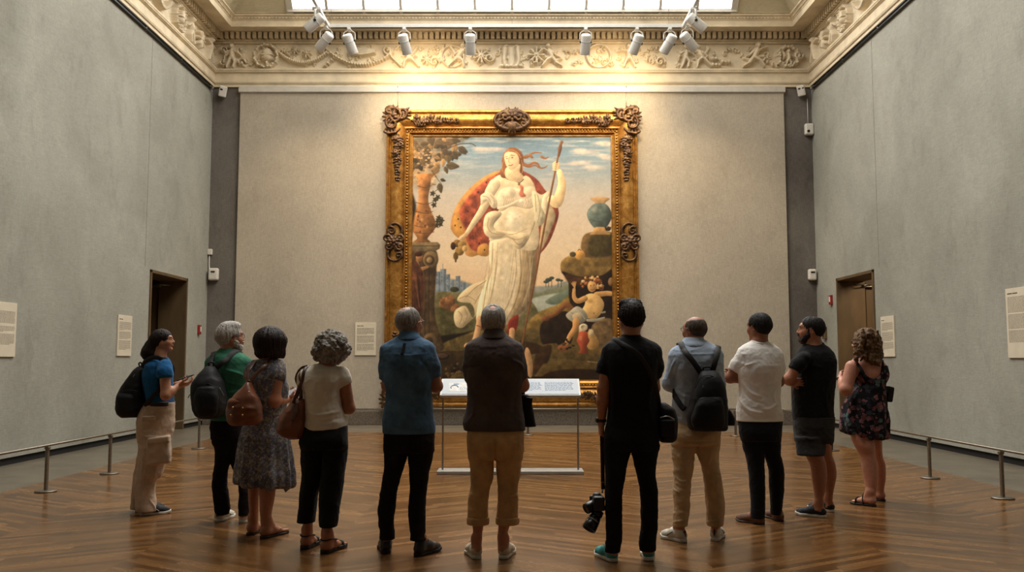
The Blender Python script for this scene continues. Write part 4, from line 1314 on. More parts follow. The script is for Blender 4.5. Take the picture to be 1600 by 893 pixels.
def trail(F):
    # garland running along +u, tapering
    F.chain([(-.48, -.02, .0), (-.2, -.025, .02), (.1, -.02, -.01), (.46, -.02, -.03)], [.022, .02, .016, .012], .008)
    rr = random.Random(5)
    for k in range(17):
        u = -.45 + k * .056; w = .085 * (1 - (u + .48) / 1.15)
        for sg in (-1, 1): lf(F, u, 0, sg * rr.uniform(.5, 1.1), rr.uniform(.06, .11) * (1.15 - (u + .48) * .6), .02)
    for u, w, R in ((-.38, .03, .075), (-.24, -.035, .07), (-.1, .035, .065), (.03, -.02, .05), (.16, .02, .04), (.28, -.02, .03)): rosette(F, u, w, R, 5)
def crest(F):
    P = [(.34 * math.cos(a), -.03, .155 * math.sin(a) - .02) for a in np.linspace(0, 2 * PI, 33)]
    F.chain(P, [.034] * 33, .01); P = [(.27 * math.cos(a), -.035, .115 * math.sin(a) - .02) for a in np.linspace(0, 2 * PI, 33)]; F.chain(P, [.018] * 33, .006)
    for sg in (-1, 1):
        scrl(F, sg * .14, .03, .1, 1.3, .03, .016, PI / 2 - sg * PI / 2, sg); scrl(F, sg * .22, -.08, .07, 1.2, .024, .014, PI / 2, -sg)
        for a in np.linspace(.2, 1.4, 5): lf(F, sg * .04, .03, a if sg > 0 else PI - a, .17, .028, -.045)
        for a in np.linspace(.6, 1.6, 4): lf(F, sg * .05, -.05, -a if sg > 0 else PI + a, .13, .026, -.045)
    rosette(F, 0, .05, .1, 7, -.055); F.ell((0, -.05, -.13), (.07, .04, .09), k=.02)
    for k in range(5): lf(F, 0, -.12, -PI / 2 + (k - 2) * .5, .14, .026, -.045)
def cartouche(F):
    P = [(.02 + .14 * math.cos(a), -.03, .22 + .15 * math.sin(a)) for a in np.linspace(-.6, 3.9, 26)]; F.chain(P, [.026] * 26, .008)
    P = [(.02 + .14 * math.cos(a), -.03, -.26 + .13 * math.sin(a)) for a in np.linspace(-3.6, .6, 26)]; F.chain(P, [.026] * 26, .008)
    scrl(F, -.05, .22, .09, 1.1, .026, .014, 2.2, -1); scrl(F, .1, -.28, .07, 1.1, .024, .014, -.8, 1)
    rosette(F, 0, 0, .11, 7, -.05)
    for k in range(12): lf(F, 0, 0, 2 * PI * k / 12 + .2, .2 if k % 2 else .15, .032, -.035)
    scrl(F, -.13, .06, .09, 1.2, .026, .014, 0, 1); scrl(F, .13, .06, .09, 1.2, .026, .014, PI, -1); scrl(F, -.1, -.09, .08, 1.2, .026, .014, 0, -1); scrl(F, .12, -.1, .08, 1.2, .026, .014, PI, 1)

def put(name, VQ, c, mirror=(1, 1), rot=0.0, sc=(1, 1)):
    V, Q = VQ
    V = V * np.array([mirror[0] * sc[0], 1.15, mirror[1] * sc[1]])
    if mirror[0] * mirror[1] < 0: Q = Q[:, ::-1]
    cs, sn = math.cos(rot), math.sin(rot)
    V = np.stack([V[:, 0] * cs - V[:, 2] * sn, V[:, 1], V[:, 0] * sn + V[:, 2] * cs], 1) + np.array(c)
    return part(name, V, Q, M_DGOLD, pt)
yo = PYF - .15
vc, vt, vr, vk = carve(corner, (.4, .4)), carve(trail, (.56, .16)), carve(crest, (.42, .3)), carve(cartouche, (.3, .44))
for sx in (-1, 1):
    for sz in (-1, 1):
        zc = FRZ1 - .27 if sz > 0 else FRZ0 + .27
        put('corner_ornament', vc, (sx * (FRX - .27), yo, zc), (-sx, sz), 0, (1.16, 1.16))
        put('leaf_garland', vt, (sx * (FRX - 1.08), yo, (FRZ1 if sz > 0 else FRZ0) - sz * .25), (-sx, sz), 0, (1.08, 1.55))
        V, Q = vt
        put('leaf_garland', (V, Q), (sx * (FRX - .25), yo, zc - sz * .82), (1, sx), -sz * PI / 2, (1.08, 1.55))
    put('side_cartouche', vk, (sx * (FRX - .19), yo, 3.98), (-sx, 1), 0, (1.12, 1.08))
put('crest', vr, (0, yo, FRZ1 - .22), (1, 1), 0, (1.12, 1.35)); put('crest', vr, (0, yo, FRZ0 + .22), (1, -1), 0, (1.12, 1.2))
for sx in (-1, 1):
    m = MB(); m.tube([(sx * 2.55, PYF - .02, FRZ1 - .02), (sx * 2.55, PYF - .02, PZ1 + .09)], .006)
    m.tube([(sx * 2.55, PYF - .02, PZ1 + .09), (sx * 2.55, PYF - .07, PZ1 + .13)], .012)
    m.done('hanging_wire', M_STEEL, pt, world=True)
# ================================================================ wall texts
M_CARD = simple('cream_card', (206, 196, 174), 0.7, 0, 0.03, 5)
M_INK = simple('grey_ink', (112, 104, 94), 0.8)
M_INKD = simple('dark_ink', (58, 54, 50), 0.8)
def wall_text(loc, rz, w, h, label, paras, title=True, seed=1):
    """card on the wall; local x along the wall, local -y out of it"""
    e = empty('wall_text_panel', loc, label, 'sign', None, (0, 0, rz))
    m = MB(); m.box((0, -.012, 0), (w, .024, h), .003); m.done('card', M_CARD, e)
    rr = random.Random(seed)
    m = MB(); y = h / 2 - .07
    lh = .0165
    if title:
        x = -w / 2 + .045
        for k in range(2):
            ww = rr.uniform(.05, .09) * w / .6
            m.box((x + ww / 2, -.0246, y), (ww, .0012, .014)); x += ww + .012
        m.done('heading', M_INKD, e); m = MB(); y -= .05
    for p in paras:
        for i in range(p):
            x = -w / 2 + .045; end = w / 2 - .045 - (0 if i < p - 1 else rr.uniform(.1, .5) * w)
            while x < end - .012:
                ww = min(rr.uniform(.018, .06), end - x)
                m.box((x + ww / 2, -.0246, y), (ww, .0012, .0062)); x += ww + .009
            y -= lh
        y -= lh * 1.1
        if y < -h / 2 + .05: break
    m.done('printed_text', M_INK, e)
    return e
wall_text((-RX, 11.68, 1.80), PI / 2, .86, .72, 'large cream text panel nearest the camera on the left wall', [11, 5, 9], seed=2)
wall_text((-RX, 15.52, 1.82), PI / 2, .56, .70, 'small cream text panel on the left wall beside the doorway', [9, 8, 10], seed=3)
wall_text((RX, 16.0, 1.82), -PI / 2, .56, .72, 'small cream text panel on the right wall beside the doorway', [9, 10, 8], seed=4)
wall_text((RX, 11.68, 1.89), -PI / 2, .90, .93, 'large cream text panel nearest the camera on the right wall', [13, 12, 10], seed=5)
wall_text((-3.20, RY - .08, 1.86), 0, .46, .71, 'cream text panel on the linen wall just left of the painting', [9, 10, 9], seed=6)

# ================================================================ sensors, cameras, alarms
M_PLAST = simple('white_plastic', (208, 203, 192), 0.4, 0, 0.03, 8)
M_LENS = simple('lens_black', (16, 16, 18), 0.15)
M_RED = simple('alarm_red', (138, 34, 26), 0.45)
def tilted_sensor(X, Z, sg, label):
    e = empty('motion_detector', (X, RY, Z), label, 'sensor', None, (0, 0, sg * .35))
    m = MB(); m.box((0, -.05, .0), (.05, .1, .06), .008); m.tube([(0, -.04, .02), (sg * .06, -.05, .1), (sg * .12, -.02, .16)], .012); m.done('bracket', M_STEEL, e)
    m = MB(); m.box((0, -.14, -.03), (.17, .1, .24), .025, rot=Euler((.25, sg * .15, 0))); m.done('housing', M_PLAST, e)
    m = MB(); m.box((-.035, -.192, .0), (.055, .02, .035), .006, rot=Euler((.25, sg * .15, 0))); m.box((.04, -.192, .01), (.04, .02, .03), .006, rot=Euler((.25, sg * .15, 0))); m.done('lens', M_LENS, e)
tilted_sensor(-6.5, 7.40, 1, 'white tilted sensor box high in the left corner under the cornice')
tilted_sensor(6.5, 7.42, -1, 'white tilted sensor box high in the right corner under the cornice')
def camera_unit(X, Z, label, cat='security camera', lens=True, w=.2, h=.26):
    e = empty('wall_mounted_camera', (X, RY, Z), label, cat)
    m = MB(); m.box((0, -.02, 0), (w * .8, .04, h * .85), .01); m.done('backplate', M_STEEL, e)
    m = MB(); m.box((0, -.09, 0), (w, .12, h), .04, seg=4); m.done('housing', M_PLAST, e)
    m = MB()
    if lens: m.lathe([(0, .012), (.028, .01), (.034, 0), (.034, -.02)], 16, Matrix.Translation((-.03, -.148, -.05)) @ Matrix.Rotation(PI / 2, 4, 'X'))
    else: m.box((0, -.152, .05), (.09, .01, .035), .004)
    m.done('lens', M_LENS, e)
    return e
e1 = camera_unit(6.62, 6.52, 'white security camera below the sensor, upper right corner')
m = MB(); m.tube([(0, -.03, .1), (0, -.03, .72)], .008); m.done('cable', M_PLAST, e1)
camera_unit(6.6, 3.27, 'white sensor box on the dark strip right of the painting, doorway height', 'sensor', False, .18, .25)
e3 = camera_unit(-6.56, 3.28, 'white sensor box on the dark strip left of the painting, fed by a conduit', 'sensor', False, .22, .27)
m = MB(); m.tube(smoothed([(-.02, -.03, 0), (-.1, -.03, .06), (-.125, -.03, .2), (-.125, -.03, .42)]), .014); m.box((-.11, -.04, .5), (.1, .08, .13), .015); m.done('conduit', M_PLAST, e3)
def alarm(X, Y, Z, rz, label):
    e = empty('fire_alarm_switch', (X, Y, Z), label, 'fire alarm', None, (0, 0, rz))
    m = MB(); m.box((0, -.025, 0), (.12, .05, .2), .008); m.done('housing', M_RED, e)
    m = MB(); m.box((.01, -.054, .01), (.06, .012, .11), .004); m.done('pull_plate', M_PLAST, e)
alarm(-RX, 19.2, 2.05, PI / 2, 'small red fire alarm on the left wall past the doorway')
alarm(RX, 18.78, 2.66, -PI / 2, 'small red fire alarm on the right wall near the doorway')
e = empty('wall_switch_box', (RX, 19.2, 1.98), 'small brown metal box on the right wall below the fire alarm', 'switch box', None, (0, 0, -PI / 2))
m = MB(); m.box((0, -.03, 0), (.16, .06, .26), .01); m.done('box', M_BRONZE, e)
m = MB(); m.box((0, -.064, -.01), (.05, .012, .14), .004); m.done('cover_plate', M_DARKMETAL, e)

# hanging rails on the side walls, just under the mouldings
for sx, lab in ((-1, 'dark steel hanging rail along the top of the left wall'), (1, 'dark steel hanging rail along the top of the right wall')):
    e = empty('hanging_rail', (sx * RX, 12.0, 7.42), lab, 'rail')
    m = MB(); m.box((-sx * .03, 1.0, 0), (.05, 13, .035), .006); m.box((-sx * .035, 1.0, .062), (.03, 13, .02), .004); m.done('bar', M_DARKMETAL, e)
    for k in range(8):
        m = MB(); m.box((-sx * .02, -4.8 + k * 1.75, .035), (.04, .03, .11), .004); m.done('bracket', M_STEEL, e)
    m = MB(); m.box((-sx * .05, 7.48, .0), (.09, .06, .06), .01); m.done('end_cap', M_STEEL, e)

# ================================================================ barrier posts and rails
M_POST = simple('barrier_steel', (126, 118, 106), 0.4, 0.8, 0.1, 30)
def post_mesh():
    m = MB(); m.lathe([(0, 0), (.105, 0), (.11, .004), (.11, .012), (.1, .018), (.03, .02), (0, .02)], 28)
    b = m.done('base', M_POST)
    m = MB(); m.box((0, 0, .235), (.045, .028, .44), .006); p = m.done('post', M_POST)
    m = MB(); m.box((0, 0, .46), (.05, .05, .03), .008); c = m.done('rail_clip', M_POST)
    return b, p, c
pb = post_mesh()
first = []
def barrier_post(X, Y, label, rz=0):
    if not first:
        e = empty('barrier_post', (X, Y, 0), label, 'barrier post', 'low steel barrier posts', (0, 0, rz))
        for o in pb: o.parent = e
        first.append(e); return e
    return copy_thing(first[0], label, (X, Y, 0), (0, 0, rz))
BX = 4.96
barrier_post(-BX, 9.68, 'low steel barrier post nearest the camera on the left', PI / 2)
barrier_post(-BX, 11.19, 'low steel barrier post just left of the woman in blue', PI / 2)
barrier_post(-BX, 12.95, 'low steel barrier post just behind the woman in blue, mostly hidden', PI / 2)
barrier_post(-BX, 14.35, 'low steel barrier post between the woman in blue and the man in green', PI / 2)
barrier_post(BX, 9.2, 'low steel barrier post nearest the camera on the right', PI / 2)
barrier_post(BX, 10.78, 'low steel barrier post just right of the woman in the flowered playsuit', PI / 2)
barrier_post(BX, 14.05, 'low steel barrier post between the man in shorts and the woman at far right', PI / 2)
barrier_post(.3, 17.0, 'low steel barrier post behind the man in the brown jacket, mostly hidden')
barrier_post(4.14, 16.75, 'low steel barrier post behind the man in white, beside the black backpack')
def rail(name, a, b, label):
    a, b = np.array(a), np.array(b); c = (a + b) / 2
    e = empty(name, (c[0], c[1], .4885), label, 'barrier rail')
    m = MB(); m.tube([tuple(a - c), tuple(b - c)], .013, 10); m.done('bar', M_POST, e)
    for p in (a, b):
        m = MB(); m.lathe([(0, -.02), (.018, -.016), (.018, .016), (0, .02)], 12, Matrix.Translation(tuple(p - c)) @ Matrix.Rotation(PI / 2, 4, 'X' if abs(a[0] - b[0]) < .1 else 'Y')); m.done('end_ferrule', M_POST, e)
rail('barrier_rail', (-BX, 6.0, .489), (-BX, 16.75, .489), 'thin steel barrier rail along the left wall')
rail('barrier_rail', (BX, 6.0, .489), (BX, 16.75, .489), 'thin steel barrier rail along the right wall')
rail('barrier_rail', (-BX + .03, 16.86, .489), (BX - .03, 16.86, .489), 'thin steel barrier rail across the room before the painting')

# ================================================================ reading stand before the painting
M_PRINT = simple('printed_sheet', (178, 184, 190), 0.5, 0, 0.02, 4, spec=.2)
M_BLUEINK = simple('pale_blue_ink', (96, 122, 158), 0.7)
M_ALU = simple('pale_aluminium', (168, 166, 160), 0.45, 0.3, 0.06, 18)
IY = 11.3
sx0, sx1 = W(684, 738, IY)[0], W(911, 738, IY)[0]
scx, sw = (sx0 + sx1) / 2, sx1 - sx0
e = empty('information_stand', (scx, IY, 0), 'white tilted information stand on thin legs before the painting', 'information stand')
m = MB(); m.box((0, 0, .02), (sw, .34, .04), .006); m.done('base_plate', M_ALU, e)
for sg in (-1, 1):
    m = MB(); m.box((sg * (sw / 2 - .06), 0, .51), (.022, .022, .96), .003); m.done('leg', M_STEEL, e)
zt, zb_ = W(800, 591, IY + .16)[2], W(800, 617, IY - .16)[2]
ang = math.atan2(zt - zb_, .32); L = math.hypot(zt - zb_, .32); zc = (zt + zb_) / 2
Rx = Euler((ang, 0, 0)).to_matrix()
nrm = Rx @ Vector((0, 0, 1)); upv = Rx @ Vector((0, 1, 0))
pw = sw - .06
m = MB(); m.box(Vector((0, 0, zc)) - nrm * .02, (pw, L, .04), .006, rot=Euler((ang, 0, 0))); pn = m.done('panel', M_ALU, e)
m = MB(); m.box(Vector((0, 0, zc)) + nrm * .002, (pw - .04, L - .04, .006), .001, rot=Euler((ang, 0, 0))); pr = m.done('print_sheet', M_PRINT, pn)
def on(u, v): return Vector((u, 0, zc)) + upv * v + nrm * .0058
rr = random.Random(8)
for c0 in (.08, .48):
    m = MB()
    for r_ in range(9):
        x = c0; end = c0 + .34 - (.1 if r_ == 8 else 0)
        while x < end:
            w_ = rr.uniform(.015, .05); m.box(on(x - .05 + w_ / 2, .09 - r_ * .022), (w_, .006, .001), rot=Euler((ang, 0, 0))); x += w_ + .008
    m.done('printed_text', M_BLUEINK, pr)
m = MB()
m.box(on(-.56, -.01), (.42, .2, .0008), rot=Euler((ang, 0, 0))); o = m.done('printed_picture', simple('picture_grey', (186, 186, 180), .5), pr)
m = MB()
for k in range(3):
    m.tube([on(-.70 + .045 * math.cos(a), -.02 + .045 * math.sin(a)) + nrm * .001 for a in np.linspace(0, 2 * PI * (.6 + .1 * k), 14)], .006 - .001 * k, 6) if k == 0 else m.box(on(-.71 + .02 * k, .05), (.05, .02, .001), rot=Euler((ang, 0, 0)))
for k in range(12): m.box(on(-.62 + .022 * k, -.06 + .02 * rr.random()), (.006, .03 + .03 * rr.random(), .001), rot=Euler((ang, 0, 0)))
m.done('printed_drawing', M_BLUEINK, pr)

# ================================================================ track and spotlights
M_CAN = simple('lamp_white', (192, 190, 184), 0.4, 0, 0.04, 10)
TY = 17.8
TZ = W(800, 43, TY)[2]
tx0, tx1 = W(513, 42, TY)[0], W(1068, 42, TY)[0]
e = empty('lighting_track', (0, TY, TZ), 'white U-shaped lighting track hung below the skylight', 'lighting track')
m = MB(); m.box(((tx0 + tx1) / 2, 0, .03), (tx1 - tx0, .06, .07), .006)
for x in (tx0, tx1): m.box((x, -2.2, .03), (.06, 4.4, .07), .006)
m.done('track', M_CAN, e)
m = MB(); m.box(((tx0 + tx1) / 2, 0, -.012), (tx1 - tx0 - .1, .02, .012)); m.done('track_slot', M_DARKMETAL, e)
for x in (tx0 + .05, 0, tx1 - .3):
    m = MB(); m.tube([(x, 0, .06), (x, 0, CZ1 - TZ - (0 if TY < CYB - run else (TY - (CYB - run)) / run * rise))], .004, 6); m.done('suspension_wire', M_STEEL, e)
def can_meshes():
    m = MB(); m.box((0, 0, -.045), (.07, .16, .05), .008); ad = m.done('adapter', M_CAN)
    m = MB(); m.tube(smoothed([(0, 0, -.05), (.06, 0, -.08), (.115, 0, -.13), (.12, 0, -.26)]), .012, flat=(.02, .006)); m.tube(smoothed([(0, 0, -.05), (-.06, 0, -.08), (-.115, 0, -.13), (-.12, 0, -.26)]), .012, flat=(.02, .006)); yk = m.done('yoke', M_CAN)
    m = MB(); m.lathe([(0, .16), (.07, .16), (.098, .14), (.102, .12), (.102, -.24), (.1, -.25), (.092, -.25), (.09, -.2), (.05, -.12), (0, -.12)], 28)
    m.lathe([(.1022, .02), (.105, .018), (.105, -.0), (.1022, -.002)], 28)
    hs = m.done('housing', M_CAN)
    m = MB(); m.lathe([(0, -.205), (.088, -.205)], 24); ln = m.done('lens', mat_emit('lamp_glow', (1, .82, .58, 1), 14))
    m = MB(); m.box((.112, 0, 0), (.02, .05, .05), .006); m.box((-.112, 0, 0), (.02, .05, .05), .006); kn = m.done('knob', M_DARKMETAL)
    ln.parent = hs; kn.parent = hs
    return ad, yk, hs
cans = []
def spot(px, dirv, label, Y=TY, rz=0.0, energy=None, target=None, blend=.7, size=math.radians(60), x=None):
    """lamp on the track; dirv = direction the housing points"""
    X = W(px, 43, Y)[0] if x is None else x
    if not cans:
        e = empty('spotlight', (X, Y, TZ), label, 'spotlight', 'white track spotlights', (0, 0, rz))
        for o in can_meshes(): o.parent = e
        cans.append(e)
    else:
        e = copy_thing(cans[0], label, (X, Y, TZ), (0, 0, rz))
    d = Vector(dirv).normalized()
    d = Matrix.Rotation(-rz, 3, 'Z') @ d
    q = Vector((0, 0, -1)).rotation_difference(d)
    for c in e.children:
        if c.name.startswith('housing'):
            c.rotation_mode = 'QUATERNION'; c.rotation_quaternion = q; c.location = (0, 0, -.3)
    if energy:
        l = bpy.data.lights.new('lamp', 'SPOT'); lo = bpy.data.objects.new('lamp', l); COL.objects.link(lo)
        l.energy = energy; l.color = (1.0, .74, .43); l.spot_size = size; l.spot_blend = blend; l.shadow_soft_size = .07
        p = Vector((X, Y, TZ - .3)) + (Matrix.Rotation(rz, 3, 'Z') @ d) * .28
        lo.location = p
        tgt = Vector(target) if target else p + (Matrix.Rotation(rz, 3, 'Z') @ d)
        lo.rotation_euler = (tgt - p).to_track_quat('-Z', 'Y').to_euler()
    return e
LP = 180
spot(508, (-.75, .1, -.62), 'spotlight on the left arm of the track, nearest the camera', Y=16.7, x=tx0, rz=PI / 2)
spot(520, (-.62, .35, -.6), 'spotlight at the left corner of the track, turned to the left', Y=TY - .12, x=tx0 - .02, energy=200, target=(-4.7, RY, 2.6), size=math.radians(85), blend=1.0)
W_ = math.radians(110)
spot(546, (.28, .5, -.8), 'leftmost spotlight on the straight run of the track', energy=LP, target=(-1.7, RY, 4.4), size=W_, blend=1.0)
spot(632, (.2, .5, -.8), 'spotlight above the upper left corner of the painting', energy=LP * 1.35, target=(-2.0, RY, 7.3), size=W_, blend=1.0)
spot(735, (0, .5, -.8), 'middle spotlight above the crest of the frame', energy=LP * .8, target=(-.6, RY, 4.4), size=W_, blend=1.0)
spot(915, (-.02, .5, -.8), 'first spotlight right of the gap in the middle of the track', energy=LP * .8, target=(.6, RY, 4.4), size=W_, blend=1.0)
spot(995, (-.3, .5, -.8), 'spotlight above the upper right corner of the painting', energy=LP * 1.35, target=(2.2, RY, 7.3), size=W_, blend=1.0)
spot(1046, (-.42, .5, -.7), 'spotlight last but one on the straight run, at right', energy=LP, target=(1.7, RY, 4.4), size=W_, blend=1.0)
spot(1068, (.62, .35, -.6), 'spotlight at the right corner of the track, turned to the right', Y=TY - .12, x=tx1 + .05, energy=200, target=(4.7, RY, 2.6), size=math.radians(85), blend=1.0)
spot(1080, (.75, .1, -.62), 'spotlight on the right arm of the track, nearest the camera', Y=16.7, x=tx1, rz=-PI / 2)
# ================================================================ people: shared building blocks
def mat_skin(name='skin'):
    n = NT(name)
    at = n.n('Attribute', attribute_name='tint')
    f = n.noise(n.coords('Object'), 38, 4, .6)
    n.base(n.mix(.6, at.outputs['Color'], n.ramp(f, [(.3, (222, 206, 200)), (.7, (255, 255, 255))]), 'MULTIPLY'))
    n.rough(.5); n.b.inputs['Specular IOR Level'].default_value = .4
    n.b.inputs['Subsurface Weight'].default_value = .08; n.b.inputs['Subsurface Radius'].default_value = (.012, .005, .003); n.b.inputs['Subsurface Scale'].default_value = .6
    n.bump(n.noise(n.coords('Object'), 420, 2), .12, .002)
    return n.m
M_SKIN = mat_skin()
def mat_hair(name, lo, hi, gloss=.45, stretch=(90, 90, 12)):
    if name in MATS: return MATS[name]
    n = NT(name)
    v = n.coords('Object', stretch)
    f = n.noise(v, 1.0, 4, .7, 1.2)
    g = n.noise(n.coords('Object'), 9, 3)
    n.base(n.ramp(n.math('ADD', n.math('MULTIPLY', f, .75), n.math('MULTIPLY', g, .25)), [(.34, lo), (.66, hi)]))
    n.rough(gloss + .15); n.b.inputs['Specular IOR Level'].default_value = .22
    n.bump(f, .8, .006)
    return n.m
def mat_denim(name, c, var=.25):
    if name in MATS: return MATS[name]
    n = NT(name)
    a = n.noise(n.coords('Object', (1, 1, .4)), 7, 5, .6)
    b = n.noise(n.coords('Object', (1, 1, .06)), 420, 2)
    lo = tuple(x * (1 - var) for x in c); hi = tuple(min(255, x * (1 + var) + 4) for x in c)
    n.base(n.ramp(n.math('ADD', n.math('MULTIPLY', a, .7), n.math('MULTIPLY', b, .3)), [(.36, lo), (.66, hi)]))
    n.rough(.9); n.b.inputs['Specular IOR Level'].default_value = .12
    n.bump(b, .25, .003)
    return n.m
def mat_floral(name, cols, scale, bg, cover=.42):
    n = NT(name)
    v = n.coords('Object')
    d = n.n('TexNoise'); d.inputs['Scale'].default_value = scale * 1.4; n.l(v, d.inputs['Vector'])
    vm = n.n('VectorMath', operation='MULTIPLY_ADD'); n.l(d.outputs['Color'], vm.inputs[0]); vm.inputs[1].default_value = (.05, .05, .05); n.l(v, vm.inputs[2])
    vo = n.n('TexVoronoi', feature='F1'); vo.inputs['Scale'].default_value = scale; n.l(vm.outputs[0], vo.inputs['Vector'])
    sep = n.n('SeparateColor'); n.l(vo.outputs['Color'], sep.inputs[0])
    st = [(i / len(cols), c) for i, c in enumerate(cols)]
    c = n.ramp(sep.outputs[0], st, 'CONSTANT')
    petal = n.math('LESS_THAN', vo.outputs['Distance'], cover)
    c = n.mix(petal, bg, c)
    vo2 = n.n('TexVoronoi', feature='DISTANCE_TO_EDGE'); vo2.inputs['Scale'].default_value = scale * 2.6; n.l(vm.outputs[0], vo2.inputs['Vector'])
    e = n.math('LESS_THAN', vo2.outputs['Distance'], .07)
    c = n.mix(n.math('MULTIPLY', e, .55), c, bg)
    big = n.noise(v, 6, 3)
    c = n.mix(.5, c, n.ramp(big, [(.35, (120, 120, 128)), (.65, (255, 255, 255))]), 'MULTIPLY')
    n.base(c); n.rough(.85); n.b.inputs['Specular IOR Level'].default_value = .2
    n.bump(n.noise(v, 300, 2), .25, .003)
    return n.m

def frame_of(yaw, pitch=0, roll=0):
    """columns: right, forward, up of a head; yaw 0 faces the painting, + turns to the right"""
    m = Matrix.Rotation(-math.radians(yaw), 3, 'Z') @ Matrix.Rotation(math.radians(pitch), 3, 'X') @ Matrix.Rotation(math.radians(roll), 3, 'Y')
    return np.array(m)

class Person:
    def __init__(s, label, Yp, foot_x, skin=(188, 138, 108), group=None):
        s.Y = Yp
        s.root = empty('person', (W(foot_x, 860, Yp)[0], Yp, 0), label, 'person', group)
        s.skin = skin
        s.trees = []
        s.B = []            # deferred calls on the body field
        s.rr = random.Random(hash(label) % 1000 if False else len(label))
    def w(s, px, py, dy=0.0): return W(px, py, s.Y + dy)
    def m(s, n, py=640): return n * (s.Y * 1.0) / F_PX   # pixels to metres at this person
    def rows(s, R, shrink=0.0, dyadd=0.0):
        """(py, xl, xr, half depth, dy) -> stack rows"""
        out = []
        for r in R:
            py, xl, xr = r[:3]
            b = r[3] if len(r) > 3 else .1
            dy = (r[4] if len(r) > 4 else 0.0)
            c = s.w((xl + xr) / 2, py, dy)
            a = abs(s.w(xr, py, dy)[0] - s.w(xl, py, dy)[0]) / 2
            out.append((c[2], c[0], c[1] + dyadd, max(.012, a - shrink), max(.012, b - shrink)))
        return sorted(out)
    def settle(s, legs):
        """carry each lower leg to the depth of its own heel"""
        out = []
        for i, l in enumerate(legs):
            ft = s.ft[i % 2]
            h, t = np.array(ft[0], float), np.array(ft[1], float)
            u = (t - h) / np.linalg.norm(t - h)
            tgt = h[1] + u[1] * .055 - s.Y
            zt, zb = 690.0, l[-1][0]
            r_ = []
            for r in l:
                dy = r[4] if len(r) > 4 else 0.0
                k = min(1, max(0, (r[0] - zt) / max(1, zb - zt)))
                r_.append((r[0], r[1], r[2], r[3], dy + (tgt - dy) * k))
            out.append(r_)
        return out
    def head(s, x, top, chin, yaw, pitch=8, roll=0, dy=0.03, neck=None, wide=1.0):
        """neck = (px, py, radius px) at its root"""
        s.hR = frame_of(yaw, pitch, roll)
        zt, zc = s.w(x, top, dy)[2], s.w(x, chin, dy)[2]
        s.hH = (zt - zc) / 1.02
        s.hc = s.w(x, (top + chin) / 2, dy)
        s.hw = wide
        s.neck = neck
        return s
    def hp(s, p): return s.hc + s.hR @ (np.array(p, float) * np.array([s.hw, 1, 1]) * s.hH)
    def hr(s, r): return np.array(r, float) * s.hH
    def put_head(s, F):
        H = s.hH; R = s.hR
        E = lambda c, r, k=.02, op='add': F.ell(s.hp(c), s.hr(r) * np.array([s.hw, 1, 1]), R, k * H / .23, op)
        C = lambda a, b, ra, rb, k=.02, op='add': F.cone(s.hp(a), s.hp(b), ra * H, rb * H, k * H / .23, op)
        E((0, -.06, .14), (.335, .415, .36)); E((0, .10, -.02), (.29, .29, .36), .03)
        E((0, .14, -.2), (.235, .24, .26), .03)
        for g in (-1, 1):
            C((g * .24, -.02, -.16), (g * .1, .24, -.41), .075, .075, .03)
            E((g * .19, .22, -.12), (.11, .12, .1), .03)
        E((0, .29, -.43), (.12, .1, .08), .02)
        C((-.17, .335, .12), (.17, .335, .12), .055, .055, .03)
        for g in (-1, 1):
            E((g * .14, .43, .035), (.085, .07, .055), .012, 'sub')
            E((g * .14, .335, .03), (.065, .062, .058), .004)
        C((0, .37, .06), (0, .47, -.105), .036, .05, .012); E((-.055, .42, -.13), (.035, .05, .03), .01); E((.055, .42, -.13), (.035, .05, .03), .01)
        E((0, .385, -.235), (.11, .06, .026), .008); E((0, .378, -.285), (.095, .06, .03), .008)
        for g in (-1, 1):
            Rr = R @ np.array(Matrix.Rotation(g * -.35, 3, 'Z') @ Matrix.Rotation(-.15, 3, 'X'))
            F.ell(s.hp((g * .335, -.07, -.03)), s.hr((.035, .1, .155)), Rr, .006)
            F.ell(s.hp((g * .375, -.05, -.01)), s.hr((.03, .05, .09)), Rr, .006, 'sub')
        if s.neck:
            px, py, r = s.neck
            b = s.w(px, py, -.01)
            F.cone(s.hp((0, -.09, -.18)), b, .262 * H, s.m(r) * 1.04, .03)
            F.cone(b, b + np.array([0, 0, -.1]), s.m(r), s.m(r) * 1.25, .03)
    def hand(s, F, wrist, d, n, side=1, curl=(.35, .5, .4), L=1.0, spread=.06, thumb=.6, h=None):
        """wrist point, d along the palm, n the way the palm faces; side = +1 if the thumb is on d x n"""
        d = np.array(d, float); d /= np.linalg.norm(d)
        n = np.array(n, float); n -= d * (n @ d); n /= np.linalg.norm(n)
        t = np.cross(d, n) * side
        w0 = np.array(wrist, float)
        R = np.stack([d, t, n], 1)
        L = L * .95
        F.ell(w0 + d * .045 * L, (.055 * L, .041 * L, .0165 * L), R, .01)
        F.box(w0 + d * .052 * L, (.042 * L, .037 * L, .0125 * L), R, .011, .012)
        F.cone(w0 - d * .02, w0 + d * .02, .024 * L, .022 * L, .012)
        for i, (off, ln) in enumerate(((.029, .072), (.0095, .08), (-.0105, .075), (-.029, .058))):
            p = w0 + d * (.088 - abs(i - 1.2) * .004) * L + t * off * L
            a = 0.0; sp = (1.5 - i) * spread
            for j, (fr, rd) in enumerate(((.44, .0088), (.31, .0080), (.25, .0072))):
                a += curl[j] * (1 + .12 * (i - 1))
                dd = (d * math.cos(a) + n * math.sin(a)) * math.cos(sp) + t * math.sin(sp)
                q = p + dd * ln * L * fr
                F.cone(p, q, rd * L, (rd - .0007) * L, .002 if j == 0 else .003)
                p = q
        p = w0 + d * .02 * L + t * .034 * L + n * .006
        q = p + (d * .75 + t * (.55) + n * .35) / 1.0 * .042 * L
        F.cone(w0 + d * .028 * L + t * .018 * L, p, .017 * L, .0135 * L, .008)
